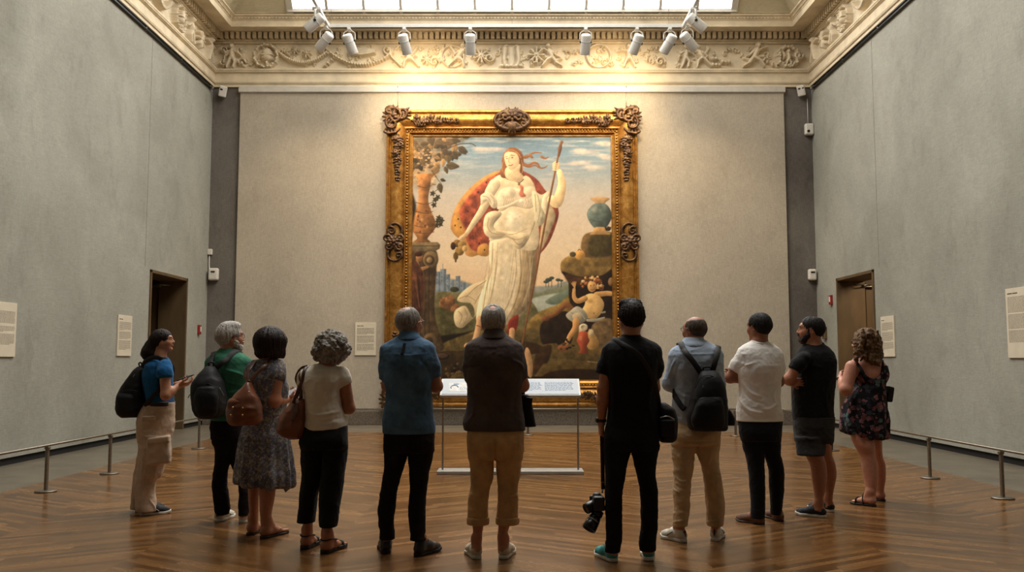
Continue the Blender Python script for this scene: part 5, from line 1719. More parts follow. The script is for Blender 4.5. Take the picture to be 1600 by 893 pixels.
        F.cone(p, q, .0125 * L, .0102 * L, .004)
        F.cone(q, q + (d * .95 + n * thumb * .6 - t * .05) * .03 * L, .0098 * L, .0082 * L, .003)
    def body(s, torso, arms, legs, feet, extra=None, shrink=.014, h=.0055, skin_rows=None):
        """arms: [(chain pts, radii, hand kwargs or None)], legs: [rows], feet: [(heel, toe, bare)]"""
        pts = [np.array(p) for a in arms for p in a[0]]
        s.ft = feet
        legs = s.settle(legs)
        T = s.rows(torso, shrink)
        lo = np.array([min([r[1] - r[3] for r in T] + [p[0] for p in pts]) - .14, min([r[2] - r[4] for r in T] + [p[1] for p in pts]) - .14, 0.0])
        hi = np.array([max([r[1] + r[3] for r in T] + [p[0] for p in pts]) + .14, max([r[2] + r[4] for r in T] + [p[1] for p in pts]) + .14, s.hp((0, 0, .56))[2]])
        for ft in feet:
            for p in ft[:2]:
                lo[:2] = np.minimum(lo[:2], np.array(p[:2]) - .06); hi[:2] = np.maximum(hi[:2], np.array(p[:2]) + .06)
        hq = s.hc
        lo[:2] = np.minimum(lo[:2], hq[:2] - .16); hi[:2] = np.maximum(hi[:2], hq[:2] + .16)
        F = Field(lo, hi, h)
        F.stack(T, .03)
        for L in legs:
            F.stack(s.rows(L, 0.0), .03)
        s.put_head(F)
        for (P, rs, hd) in arms:
            F.chain(P, rs, .025)
            if hd: s.hand(F, **hd)
        for ft in feet: s.foot(F, *ft)
        if extra: extra(F)
        F.floor(0.002)
        V, Q = F.mesh()
        C = s.skin_tint(V)
        o = part('body', V, Q, M_SKIN, s.root)
        s.trees.append(BVHTree.FromPolygons([tuple(v) for v in V], [tuple(q) for q in Q.tolist()]))
        vcol(o.data, C)
        s.bodyo = o
        return s
    def skin_tint(s, V):
        base = np.array([lin(c) for c in s.skin])
        C = np.tile(base, (len(V), 1))
        f = fbm(V * 14, 4, 3)[:, None]
        C = C * (1 + .10 * f) * np.where(f > 0, np.array([1.0, .97, .95]), 1)
        P = ((V - s.hc) @ s.hR) / s.hH / np.array([s.hw, 1, 1])
        def blend(m, col, a):
            C[:] = np.where(m[:, None], C * (1 - a) + np.array([lin(c) for c in col]) * a, C)
        face = (P[:, 1] > .2)
        blend(face & (np.abs(P[:, 2] + .258) < .045) & (np.abs(P[:, 0]) < .115) & (P[:, 1] > .33), (150, 82, 72), .6)
        for g in (-1, 1):
            dx, dz = (P[:, 0] - g * .14) / .07, (P[:, 2] - .03) / .034
            eye = face & (dx * dx + dz * dz < 1) & (P[:, 1] > .28)
            blend(eye, (178, 168, 160), .85)
            blend(eye & (np.hypot(P[:, 0] - g * .14, P[:, 2] - .03) < .042), (52, 36, 26), .95)
            brow = face & (np.abs(P[:, 2] - .125 + .25 * (np.abs(P[:, 0]) - .14) ** 2 / .1) < .02) & (np.abs(np.abs(P[:, 0]) - .15) < .085) & (np.sign(P[:, 0]) == g)
            blend(brow, (58, 44, 36), .75)
        blend(face & (np.hypot(np.abs(P[:, 0]) - .2, P[:, 2] + .14) < .09), (196, 112, 92), .15)
        return C
    def foot(s, F, heel, toe, bare=False, ankle=None, width=1.0):
        heel, toe = np.array(heel, float), np.array(toe, float)
        u = toe - heel; L = np.linalg.norm(u[:2]); u = np.array([u[0], u[1], 0]) / L; L = min(max(L, .235), .285); n = np.array([-u[1], u[0], 0])
        sc = (L / .27 if bare else .86) * width
        z0 = .02 if bare else .022
        at = lambda f, sd, z: np.array([heel[0], heel[1], 0]) + u * f * L + n * sd * sc + np.array([0, 0, z + z0])
        R = np.stack([u, n, np.array([0, 0, 1.0])], 1)
        F.ell(at(.13, 0, .033), (.042 * sc, .031 * sc, .036), R, .02)
        an = ankle if ankle is not None else at(.2, 0, .115)
        F.cone(an, at(.17, 0, .05), .036 * sc, .034 * sc, .02)
        F.cone(an, at(.46, 0, .035), .032 * sc, .03 * sc, .03)
        F.cone(at(.15, .0, .026), at(.66, .004, .018), .028 * sc, .024 * sc, .03, sq=(n, 1.25))
        F.cone(at(.45, 0, .03), at(.72, 0, .016), .03 * sc, .018 * sc, .02, sq=(n, 1.5))
        if bare:
            for i, (sd, f, r) in enumerate(((-.026, .93, .0125), (-.008, .95, .0098), (.008, .92, .009), (.021, .88, .0086), (.033, .83, .0085))):
                sg = getattr(s, 'footside', 1)
                F.cone(at(.7, sd * .9 * sg, .012), at(f, sd * sg, .008), r * sc, r * sc * .95, .004)
        else:
            F.cone(at(.66, 0, .018), at(.88, 0, .012), .026 * sc, .016 * sc, .02, sq=(n, 1.3))

def mean_y(*pys): return sum(floor_Y(p) for p in pys) / len(pys)
def fpt(px, py):
    """point on the floor under pixel px, py"""
    Y = floor_Y(py); p = W(px, py, Y); return np.array([p[0], Y, 0.0])

# ---------------------------------------------------------------- cloth folds
def folds(V, N, amp, freq, seed, sharp=2.0):
    n = 1 - np.abs(vnoise(V * np.array(freq), seed))
    return (n ** sharp - .45) * amp
def garment(s, name, F, mat, parent=None, amp=.005, freq=(9, 9, 16), fine=.0018, seed=1, strokes=(), broad=.004, mask=None, label=None, relax=1, tilt=0.0):
    """mesh a garment field and crease it; strokes = (pixel polyline, width m, depth m) drawn folds seen from behind"""
    V, Q = F.mesh(relax)
    N = normals(V, Q)
    c, sn = math.cos(tilt), math.sin(tilt)
    U = np.stack([V[:, 0] * c - V[:, 2] * sn, V[:, 1], V[:, 0] * sn + V[:, 2] * c], 1)
    d = folds(U, N, amp, freq, seed) + folds(U, N, amp * .5, tuple(x * 2.3 for x in freq), seed + 5)
    d = d + broad * fbm(V * np.array([6, 6, 3.5]), seed + 2, 2) + fine * vnoise(V * 60, seed + 3)
    if mask is not None: d = d * mask(V)
    zt, zb = V[:, 2].max(), V[:, 2].min()
    d = d * np.clip(np.minimum(zt - V[:, 2], 1.6 * (V[:, 2] - zb)) / .09, .12, 1)
    px, py = to_px(V[:, 0], V[:, 1], V[:, 2])
    back = N[:, 1] < .35
    for P, wd, dp in strokes:
        P = np.array(smoothed(P, 5) if len(P) > 2 else P, float)
        wpx = wd * F_PX / s.Y
        best = np.full(len(V), 1e9); tt = np.zeros(len(V))
        for i in range(len(P) - 1):
            a, b = P[i], P[i + 1]; ab = b - a; L2 = max(ab @ ab, 1e-9)
            t = np.clip(((px - a[0]) * ab[0] + (py - a[1]) * ab[1]) / L2, 0, 1)
            e = np.hypot(px - a[0] - t * ab[0], py - a[1] - t * ab[1])
            m_ = e < best; best = np.where(m_, e, best); tt = np.where(m_, (i + t) / (len(P) - 1), tt)
        g = np.exp(-(best / wpx) ** 2) * np.sin(PI * np.clip(tt, .02, .98)) ** .5
        d = d + np.where(back, g * dp, 0)
    V = V + N * d[:, None]
    o = part(name, V, Q, mat, parent or s.root)
    s.trees.append(BVHTree.FromPolygons([tuple(v) for v in V], [tuple(q) for q in Q.tolist()]))
    if label: o['label'] = label
    return o

def hug(s, pts, off=.006, n=8):
    """lay a strap's path on the clothes and skin"""
    P = [Vector(p) for p in smoothed([tuple(p) for p in pts], n)]
    for tr in s.trees:
        for i, p in enumerate(P):
            loc, nn, _, dist = tr.find_nearest(p)
            if loc is not None and (p - loc).dot(nn) < off: P[i] = loc + nn * off
    Q = [P[0]] + [(P[i - 1] + P[i] * 2 + P[i + 1]) / 4 for i in range(1, len(P) - 1)] + [P[-1]]
    return [tuple(q) for q in Q]

def collar(s, rows, mat, parent, name='collar'):
    R = s.rows(rows)
    lo = np.min([[r[1] - r[3], r[2] - r[4], r[0]] for r in R], 0) - .02; hi = np.max([[r[1] + r[3], r[2] + r[4], r[0]] for r in R], 0) + .02
    F = Field(lo, hi, .0045); F.stack(R, .0)
    V, Q = F.mesh(); V = V + normals(V, Q) * (.0015 * fbm(V * 25, 5))[:, None]
    s.trees.append(BVHTree.FromPolygons([tuple(v) for v in V], [tuple(q) for q in Q.tolist()]))
    return part(name, V, Q, mat, parent)

def flat_cone(F, a, b, ra, rb, k=.02, sq=None, cuta=False):
    """tapered tube with a flat end at b"""
    a, b = np.array(a, float), np.array(b, float)
    ab = b - a; L = np.linalg.norm(ab); u = ab / L
    R = max(ra, rb) * 1.1
    def fn(X, Y, Z):
        x, y, z = X - a[0], Y - a[1], Z - a[2]
        t = x * u[0] + y * u[1] + z * u[2]
        tc = np.clip(t / L, 0, 1)
        dx, dy, dz = x - tc * ab[0], y - tc * ab[1], z - tc * ab[2]
        d = np.sqrt(dx * dx + dy * dy + dz * dz) - (ra + tc * (rb - ra))
        return np.maximum(d, t - L)
    F.put(np.minimum(a, b) - R, np.maximum(a, b) + R, fn, k)
    return F

def shirt_field(s, torso, sleeves, h=.0075, k=.03, pad=0.0, shoulders=()):
    """torso rows; sleeves [(pts, radii)] whose last end is cut flat"""
    T = s.rows(torso, -pad)
    pts = [np.array(p) for a in sleeves for p in a[0]]
    lo = [min([r[1] - r[3] for r in T] + [p[0] for p in pts]) - .1, min([r[2] - r[4] for r in T] + [p[1] for p in pts]) - .1, min([r[0] for r in T] + [p[2] for p in pts]) - .06]
    hi = [max([r[1] + r[3] for r in T] + [p[0] for p in pts]) + .1, max([r[2] + r[4] for r in T] + [p[1] for p in pts]) + .1, max(r[0] for r in T) + .06]
    F = Field(lo, hi, h)
    F.stack(T, k, n=2.15)
    for a, b, ra, rb in shoulders: F.cone(a, b, ra, rb, .04)
    for P, rs in sleeves:
        for i in range(len(P) - 1):
            if i < len(P) - 2: F.cone(P[i], P[i + 1], rs[i], rs[i + 1], k)
            else: flat_cone(F, P[i], P[i + 1], rs[i], rs[i + 1], k)
    return F

def trouser_field(s, hips, legs, h=.0075, k=.028, n=2.0):
    T = s.rows(hips)
    top = hips[-1][0] - 10
    legs = [([(top,) + tuple(l[0][1:])] if l[0][0] > top + 4 else []) + list(l) for l in legs]
    legs = s.settle(legs)
    L = [s.rows(l) for l in legs]
    A = T + [r for l in L for r in l]
    lo = [min(r[1] - r[3] for r in A) - .05, min(r[2] - r[4] for r in A) - .05, min(r[0] for r in A) - .02]
    hi = [max(r[1] + r[3] for r in A) + .05, max(r[2] + r[4] for r in A) + .05, max(r[0] for r in A) + .03]
    F = Field(lo, hi, h)
    F.stack(T, .0, n=2.3)
    # seat: two soft rounds behind
    for l in L: F.stack(l, k * .5, n=n)
    return F

# ---------------------------------------------------------------- shoes
def shoe_frame(heel, toe):
    heel, toe = np.array(heel, float), np.array(toe, float)
    u = toe - heel; u[2] = 0; L = np.linalg.norm(u); u /= L; L = min(max(L, .26), .3)
    n = np.array([-u[1], u[0], 0.0])
    return heel * np.array([1, 1, 0]), u, n, L
def sole_field(heel, toe, t0, t1, grow=0.0, lift=.012, wid=1.0, h=.005):
    o, u, n, L = shoe_frame(heel, toe)
    P = [(.12, .0, .033), (.35, .0, .031), (.68, .004, .045), (.86, -.002, .033)]
    ends = [o - u * .02 - n * .08, o + u * (L + .03) + n * .08, o - n * .08, o + n * .08, o + u * L - n * .08]
    lo = np.min(ends, 0); hi = np.max(ends, 0); lo[2] = 0; hi[2] = t1 + lift + .01
    F = Field(lo, hi, h)
    def fn(X, Y, Z):
        a = (X - o[0]) * u[0] + (Y - o[1]) * u[1]; b = (X - o[0]) * n[0] + (Y - o[1]) * n[1]
        d = None
        for i in range(len(P) - 1):
            fa, ba, ra = P[i]; fb, bb, rb = P[i + 1]
            ax, bx = fa * L, fb * L; ab, bb_ = ba, bb
            q = np.clip(((a - ax) * (bx - ax) + (b - ab) * (bb_ - ab)) / ((bx - ax) ** 2 + (bb_ - ab) ** 2), 0, 1)
            e = np.sqrt((a - ax - q * (bx - ax)) ** 2 + (b - ab - q * (bb_ - ab)) ** 2) - (ra + q * (rb - ra)) * wid - grow
            d = e if d is None else smin(d, e, .02)
        sp = np.clip((a / L - .72) / .28, 0, 1.2) ** 2 * lift
        z = Z - sp
        return np.maximum(d, np.maximum(t0 - z, z - t1)) + 0 * Z
    F.put(lo, hi, fn)
    return F
def upper_field(heel, toe, style, t, h=.005, wid=1.0):
    o, u, n, L = shoe_frame(heel, toe)
    at = lambda f, sd, z: o + u * f * L + n * sd + np.array([0, 0, z])
    lo = np.min([o - u * .03 - n * .08, o - u * .03 + n * .08, o + u * (L + .03) - n * .08, o + u * (L + .03) + n * .08], 0); hi = np.max([o - u * .03 - n * .08, o - u * .03 + n * .08, o + u * (L + .03) - n * .08, o + u * (L + .03) + n * .08], 0)
    lo[2] = 0; hi[2] = .16
    F = Field(lo, hi, h)
    g = wid
    if style in ('sneaker', 'boot', 'canvas'):
        top = {'sneaker': .098, 'boot': .12, 'canvas': .085}[style]
        F.cone(at(.14, 0, .05), at(.16, 0, top - .03), .037 * g, .035 * g, .02)
        F.cone(at(.14, 0, .045), at(.45, 0, .055), .037 * g, .038 * g, .02)
        F.cone(at(.2, 0, top - .03), at(.46, 0, .062), .034 * g, .034 * g, .02)
        F.cone(at(.45, 0, .05), at(.72, .003, .034), .038 * g, .034 * g, .02, sq=(n, 1.22))
        F.cone(at(.72, .003, .034), at(.87, -.002, .032), .036 * g, .026 * g, .02, sq=(n, 1.15))
        F.plane(at(0, 0, top + .012) , (-u[0] * .18, -u[1] * .18, 1))
    else:                                   # loafer: low, open at the ankle
        F.cone(at(.13, 0, .035), at(.15, 0, .055), .036 * g, .034 * g, .02)
        F.cone(at(.13, 0, .03), at(.5, 0, .04), .036 * g, .036 * g, .02)
        F.cone(at(.5, 0, .042), at(.72, .003, .028), .036 * g, .033 * g, .02, sq=(n, 1.25))
        F.cone(at(.72, .003, .028), at(.87, -.002, .026), .035 * g, .026 * g, .02, sq=(n, 1.15))
        F.plane(at(.13, 0, .08), (-u[0] * -.02, 0, 1))
        F.ell(at(.24, 0, .1), (.06, .03, .05), np.stack([u, n, np.array([0, 0, 1.0])], 1), .006, 'sub')
    F.plane((0, 0, t - .004), (0, 0, -1))
    return F, at, u, n, L
def shoe(s, heel, toe, style, upper, sole, t=.026, laces=None, accent=None, wid=1.0, name='shoe', label=None):
    c = (np.array(heel) + np.array(toe)) / 2
    F, at, u, n, L = upper_field(heel, toe, style, t, wid=wid)
    V, Q = F.mesh()
    N = normals(V, Q)
    V = V + N * (.0012 * vnoise(V * 70, 3))[:, None]
    o = part(name, V, Q, upper, s.root)
    if label: o['label'] = label
    F = sole_field(heel, toe, 0.0, t, .004, wid=wid)
    V, Q = F.mesh(); part('sole', V, Q, sole, o)
    if laces is not None:
        m = MB()
        for k in range(5):
            f = .42 + .065 * k; z = .100 - .0085 * k - (.004 if style == 'canvas' else 0)
            m.tube(smoothed([at(f, -.024, z - .012), at(f + .01, 0, z), at(f, .024, z - .012)], 5), .0032, 6)
            m.tube(smoothed([at(f + .03, -.022, z - .014), at(f + .015, 0, z - .001), at(f, .022, z - .012)], 5), .0028, 6)
        for sg in (-1, 1): m.tube(smoothed([at(.41, 0, .103), at(.36, sg * .018, .112), at(.38, sg * .034, .1), at(.41, sg * .012, .1)], 5), .0026, 6)
        m.done('laces', laces, o, world=True)
    if accent is not None:
        m = MB()
        for sg in (-1, 1):
            m.tube(smoothed([at(.36, sg * .0385 * wid, .07), at(.48, sg * .0445 * wid, .05), at(.56, sg * .0455 * wid, .036)], 5), .004, 6, flat=(.007, .0025))
        m.tube(smoothed([at(.0, 0, .045), at(.005, 0, .07), at(.01, 0, .09)], 4), .004, 6, flat=(.010, .004))
        m.done('side_stripe', accent, o, world=True)
    return o
def strap_path(F_at, pts): return [F_at(*p) for p in pts]

# ---------------------------------------------------------------- straps that follow a surface given by points
def strap(name, pts, w, t, mat, parent, n=8, up=(0, -1, 0), label=None, hugged=False):
    m = MB(); m.tube(pts if hugged else smoothed([tuple(p) for p in pts], n), .01, flat=(w, t), up=up)
    o = m.done(name, mat, parent, world=True)
    if label: o['label'] = label
    return o

def hair_cap(s, name, mat, extra=None, h=.006, grow=.03, cuts=(), strands=.006, freq=(40, 40, 9), fringe=.17, nape=-.2, label=None, curl=False, taper=0.0):
    """cap of hair over the skull; face and nape cut away; extra(F) adds locks"""
    H = s.hH; R = s.hR
    c = s.hc; ext = H * 1.0
    F = Field(c - ext, c + ext, h)
    F.ell(s.hp((0, -.06, .14)), s.hr((.335 + grow, .415 + grow, .36 + grow)) * np.array([s.hw, 1, 1]), R, .0)
    F.ell(s.hp((0, -.16, -.02)), s.hr((.3 + grow, .31 + grow, .3)) * np.array([s.hw, 1, 1]), R, .03)
    # face, ears, below the nape
    F.ell(s.hp((0, .44, -.16)), s.hr((.36, .32, fringe + .22)), R, .01, 'sub')
    for g in (-1, 1): F.ell(s.hp((g * .36, .02, -.1)), s.hr((.1, .13, .17)), R, .01, 'sub')
    F.plane(s.hp((0, 0, nape)), R @ np.array([0, .55, -1]), .01)
    for cc, rr in cuts: F.ell(s.hp(cc), s.hr(rr), R, .015, 'sub')
    if extra: extra(F)
    V, Q = F.mesh()
    N = normals(V, Q)
    P = ((V - s.hc) @ R)
    if curl:
        d = strands * (vnoise(P * 55, 2) + .7 * vnoise(P * 95, 5)) + strands * .8 * np.abs(vnoise(P * 30, 8))
    else:
        # strands fall from the crown
        th = np.arctan2(P[:, 0], P[:, 1] + 1e-6)
        r = np.hypot(P[:, 0], P[:, 1])
        q = np.stack([np.cos(th) * 7.0, np.sin(th) * 7.0, P[:, 2] * 10], 1)
        d = strands * vnoise(q * np.array([freq[0] / 10, freq[1] / 10, freq[2] / 9]), 3) + strands * .5 * vnoise(q * np.array([freq[0] / 4, freq[1] / 4, freq[2] / 9]), 6)
    V = V + N * d[:, None]
    if taper:
        P = ((V - s.hc) @ R) / H
        k = np.clip((.10 - P[:, 2]) / .34, 0, 1); k = k * k * (3 - 2 * k)
        ax = np.array([0, -.02])
        f = 1 - taper * k
        P[:, 0] = ax[0] + (P[:, 0] - ax[0]) * f; P[:, 1] = ax[1] + (P[:, 1] - ax[1]) * f
        V = s.hc + (P * H) @ R.T
    o = part(name, V, Q, mat, s.root)
    if label: o['label'] = label
    return o
def glasses(s, mat, name='glasses'):
    m = MB()
    for g in (-1, 1):
        ctr = np.array([g * .15, .44, .03])
        m.tube([s.hp(ctr + np.array([.105 * math.cos(a), -.02 * abs(math.cos(a)) , .075 * math.sin(a)])) for a in np.linspace(0, 2 * PI, 17)], .0022, 6)
        m.tube([s.hp((g * .255, .42, .05)), s.hp((g * .33, .36, .055)), s.hp((g * .375, -.02, .05)), s.hp((g * .365, -.12, -.02))], .0022, 6)
    m.tube([s.hp((-.045, .45, .05)), s.hp((0, .465, .06)), s.hp((.045, .45, .05))], .0022, 6)
    return m.done(name, mat, s.root, world=True)

M_BLACKCLOTH = cloth('black_cloth', (14, 14, 16), .25)
M_NYLON = simple('black_nylon', (15, 15, 17), .65, 0, .3, 14, .3, 240, spec=.3)
M_STRAP = simple('black_webbing', (13, 13, 14), .7, 0, .2, 40, .3, 300)
M_ZIP = simple('zip_steel', (150, 150, 150), .35, .8)
M_LEATHER = simple('brown_leather', (104, 58, 34), .42, 0, .28, 9, .25, 70, spec=.5)
M_LEATHERD = simple('dark_brown_leather', (72, 40, 24), .42, 0, .28, 9, .25, 70, spec=.5)
M_SOLEW = simple('white_rubber', (206, 202, 192), .6, 0, .06, 12)
M_SOLEK = simple('black_rubber', (24, 22, 21), .7)
M_WSHOE = simple('white_leather', (204, 198, 184), .5, 0, .07, 14)
M_FRAME = simple('glasses_frame', (44, 30, 22), .35)
M_WATCH = simple('watch_dark', (22, 20, 20), .3, .3)
# ================================================================ the eleven visitors, left to right in three files
def armset(s, S, E, Wr, rs=(.05, .043, .038, .027), hand=None):
    """upper arm, forearm to the wrist"""
    S, E, Wr = [np.array(p, float) for p in (S, E, Wr)]
    M_ = E + (Wr - E) * .35
    return ([S, E, M_, Wr], list(rs[:1]) + [rs[1], rs[2], rs[3]], hand)
def crossed(s, SL, EL, SR, ER, rs=(.052, .044, .04, .029), L=1.0, grip='R'):
    """arms folded in front; the gripping hand's fingers show round the outer arm"""
    SL, EL, SR, ER = [np.array(p, float) for p in (SL, EL, SR, ER)]
    def tuck(E, sg):          # wrist in front of the other arm's elbow
        return E + np.array([-sg * .085, .105, .035])
    wl, wr = tuck(ER, 1), tuck(EL, -1)
    und = np.array([0, .05, -.03])
    if grip == 'L': wl = wl + und
    else: wr = wr + und
    hl = dict(wrist=wl, d=(1, .0, .12), n=(.1, -1, 0), side=-1, curl=(.75, .8, .5), L=L, thumb=.2)
    hr = dict(wrist=wr, d=(-1, .0, .1), n=(-.1, -1, 0), side=1, curl=(.75, .8, .5), L=L, thumb=.2)
    return [armset(s, SL, EL, wl, rs, hl), armset(s, SR, ER, wr, rs, hr)]
def leather_strap_loop(m, pts, w=.012, t=.003, s=None):
    m.tube(hug(s, pts, t + .003) if s is not None else smoothed(pts, 8), .01, flat=(w, t), up=(0, -1, 0))

# ---------------------------------------------------------------- man in the blue shirt
s = Person('man in a blue short-sleeved shirt and dark jeans, arms folded, left of the stand', mean_y(865, 869) + .05, 640, (176, 122, 96))
s.head(639, 479, 531, 25, 6, 0, .03, neck=(638.5, 535, 12.5))
w = s.w
torso = [(521, 625, 653, .065, .01), (527, 617, 660, .08, .0), (534, 605, 672, .1, -.01), (543, 597, 679, .12, -.02), (565, 597, 681, .135, -.03), (592, 600, 675, .14, -.02), (616, 602, 675, .135, -.005), (646, 599, 677, .14), (664, 598, 680, .145), (676.5, 598, 680, .145)]
SL, EL, SR, ER = w(607, 550, -.01), w(606, 602, .03), w(667, 550, -.01), w(682, 603, .03)
arms = crossed(s, SL, EL, SR, ER)
legs = [[(695, 600, 640, .1), (717, 600.5, 634.7, .095), (740.5, 598.7, 627.6, .08), (757, 596, 623, .07), (771, 593.5, 620, .068), (792, 591, 618, .075), (816, 591.5, 614.7, .066), (834, 593, 616.5, .062), (842, 592.5, 617, .062)],
        [(695, 636, 679, .1), (717, 638, 676, .095), (740.5, 640, 670, .08), (764, 640.2, 667, .07), (771, 639.5, 666, .068), (792, 638.3, 665, .075), (816, 639, 665.5, .066), (834.6, 641, 664.5, .062), (843, 640, 667, .064)]]
feet = [(fpt(603, 865), fpt(601, 852)), (fpt(650, 869), fpt(687, 858))]
thin = lambda L, d: [(r[0], r[1] + d, r[2] - d) + ((max(.02, r[3] - .014),) + tuple(r[4:]) if len(r) > 3 else ()) for r in L]
s.body(torso, arms, [thin(l, 3.2) for l in legs], feet)
F = shirt_field(s, torso, [([SL, w(604, 575, .0), w(604.5, 591, .015)], [.06, .057, .054]), ([SR, w(675, 572, .0), w(679, 588, .015)], [.06, .057, .054])])
sh = garment(s, 'shirt', F, cloth('blue_cotton', (72, 102, 130), .2), amp=.006, freq=(10, 10, 6), seed=3, strokes=[([(612, 552), (640, 555), (670, 552)], .006, .004), ([(655, 560), (668, 575), (672, 588)], .012, -.008), ([(600, 630), (625, 640), (650, 655)], .012, .008), ([(668, 600), (655, 630), (625, 664)], .014, .009), ([(604, 640), (622, 664)], .012, -.007), ([(665, 560), (650, 580)], .01, .006)])
collar(s, [(516.5, 625.5, 652, .062, .0), (520, 624, 653.5, .07, -.004), (526, 620, 658, .084, -.012), (530.5, 618, 660, .09, -.016)], MATS['blue_cotton'], sh)
strap('locker_stripe', [w(632.5, 536, -.118), w(630.5, 545, -.145), w(628, 553.5, -.166)], .011, .004, M_BLACKCLOTH, sh, label='dark stripe of cloth below the collar')
hips = [(668, 600, 679, .12), (690, 600, 679, .135, -.012), (705, 600, 678, .125, -.01)]
F = trouser_field(s, hips, legs)
garment(s, 'jeans', F, mat_denim('dark_jeans', (27, 24, 25)), amp=.0045, freq=(8, 8, 13), seed=5, broad=.003)
for i, (ft, sg) in enumerate(zip(feet, (1, -1))): shoe(s, ft[0], ft[1], 'boot', simple('black_shoe_leather', (26, 22, 20), .35, 0, .2, 14), M_SOLEK, laces=M_BLACKCLOTH, wid=1.05)
hair_cap(s, 'hair', mat_hair('grey_short', (92, 88, 84), (168, 162, 154)), cuts=[((0, -.22, .52), (.17, .2, .12))], grow=.02, strands=.004, taper=.13, nape=-.3)
glasses(s, M_STEEL)

# ---------------------------------------------------------------- man in the brown jacket
s = Person('man in a dark brown collared top and rolled khaki trousers, standing before the stand', mean_y(873.5, 873.5) + .05, 769, (182, 128, 100))
s.head(771, 476, 529, 4, 6, 0, .03, neck=(771.5, 533, 13.5))
w = s.w
torso = [(518, 757, 787, .066, .01), (525, 749, 796, .08), (532, 736, 806, .1, -.01), (540, 729, 814, .12, -.02), (560, 728, 818, .135, -.03), (590, 730, 817, .14, -.02), (620, 731, 815, .135, -.005), (642, 727, 818, .14), (660, 723, 820.5, .15), (672, 725, 821.5, .15)]
SL, EL, SR, ER = w(740, 547, -.01), w(741, 600, .05), w(805, 547, -.01), w(817, 602, .03)
arms = crossed(s, SL, EL, SR, ER)
legs = [[(700, 730, 773, .105), (718, 732.5, 772, .098), (743, 735, 770, .085), (766, 733.7, 764, .078), (778, 731, 763, .08), (790, 731, 762, .08), (806, 731, 763, .078), (818, 731, 763, .078)],
        [(700, 773, 818, .105), (718, 773.5, 815.5, .098), (743, 776.5, 813, .085), (766, 778, 809.5, .078), (778, 778, 810.5, .08), (790, 777, 809.5, .08), (806, 776, 810, .078), (818, 776, 809.5, .078)]]
shin = [[(800, 736, 759, .055), (824, 738.5, 755, .045), (840, 740, 753, .036), (856, 739, 752, .036)], [(800, 779, 800, .055), (824, 778.5, 795.5, .045), (840, 777, 790.5, .036), (856, 778, 791, .036)]]
feet = [(fpt(746, 873.5), fpt(733, 859)), (fpt(785, 873.5), fpt(801, 859))]
s.body(torso, arms, [thin(l[:6], 3.2) for l in legs] + shin, feet)
F = shirt_field(s, torso, [([SL, w(736.5, 572, .0), w(738, 592, .03)], [.058, .056, .053]), ([SR, w(809.5, 572, .0), w(814, 591, .02)], [.058, .056, .053])])
sh = garment(s, 'polo_shirt', F, cloth('brown_grey_knit', (78, 67, 64), .14), amp=.005, freq=(9, 9, 5), seed=8, strokes=[([(728, 574), (742, 572), (752, 569)], .01, -.012), ([(800, 562), (812, 568), (818, 580)], .01, .012), ([(745, 542), (790, 541)], .01, .004), ([(735, 600), (740, 640), (730, 664)], .014, .008), ([(808, 610), (800, 650)], .014, -.006)])
collar(s, [(513, 758, 785.5, .062, .0), (517, 756, 787.5, .07, -.004), (524, 752, 792, .086, -.014), (528.5, 750, 794, .092, -.018)], MATS['brown_grey_knit'], sh)
hips = [(664, 731, 819, .125), (688, 730, 818, .14, -.015), (708, 731, 817, .128, -.01), (716, 733, 815, .118, -.01)]
F = trouser_field(s, hips, legs)
M_KHAKI = cloth('khaki_cotton', (182, 146, 102), .14)
tr = garment(s, 'trousers', F, M_KHAKI, amp=.005, freq=(8, 8, 12), seed=6, strokes=[([(773.5, 685), (773.5, 712), (774, 738)], .007, -.012), ([(740, 700), (752, 730), (764, 752)], .01, .006), ([(806, 700), (796, 730), (784, 755)], .01, .006), ([(736, 772), (750, 776), (762, 773)], .008, .009), ([(780, 775), (795, 778), (809, 772)], .008, .009), ([(738, 784), (760, 786)], .007, .007), ([(780, 787), (806, 784)], .007, .007)])
for l in legs:
    F = Field(w(l[-1][1] - 8, 824, -.13), w(l[-1][2] + 8, 800, .13), .006)
    F.stack(s.rows([(806.5, l[-2][1] - 1.3, l[-2][2] + 1.3, .083), (812, l[-2][1] - 1.8, l[-2][2] + 1.8, .085), (818.5, l[-1][1] - 1.3, l[-1][2] + 1.3, .083)]))
    garment(s, 'turn_up', F, M_KHAKI, parent=tr, amp=.004, freq=(16, 16, 10), seed=3, broad=.002)
for ft in feet: shoe(s, ft[0], ft[1], 'canvas', simple('cream_canvas', (196, 184, 160), .8, 0, .1, 30, .2, 200), M_SOLEW, laces=M_WSHOE)
hair_cap(s, 'hair', mat_hair('silver_short', (112, 108, 104), (192, 186, 178)), cuts=[((0, -.3, .5), (.12, .14, .13))], grow=.03, strands=.005, taper=.14, nape=-.3)
# shoulder bag at his right side
b = empty('shoulder_bag', w(826, 643, .1), 'black shoulder bag at the right hip of the man in brown', 'bag')
F = Field(w(812, 674, .02), w(842, 610, .2), .006)
F.stack(s.rows([(666, 815, 838, .05, .1), (640, 815, 833, .055, .1), (620, 814, 829, .04, .1), (616, 815, 826, .03, .1)]), .0, n=3)
V, Q = F.mesh(); V = V + normals(V, Q) * (.003 * fbm(V * 16, 3))[:, None]
part('bag_body', V, Q, M_NYLON, b)
m = MB(); m.box(tuple(w(826, 628, .045)), (.05, .012, .07), .006, rot=Euler((0, .15, 0))); m.done('front_flap', M_NYLON, b, world=True)
m = MB(); leather_strap_loop(m, [w(818, 620, .1), w(814, 590, .15), w(796, 548, .14), w(782, 534, .08), w(778, 528, .03)], .013, .003, s); m.done('strap', M_STRAP, b, world=True)

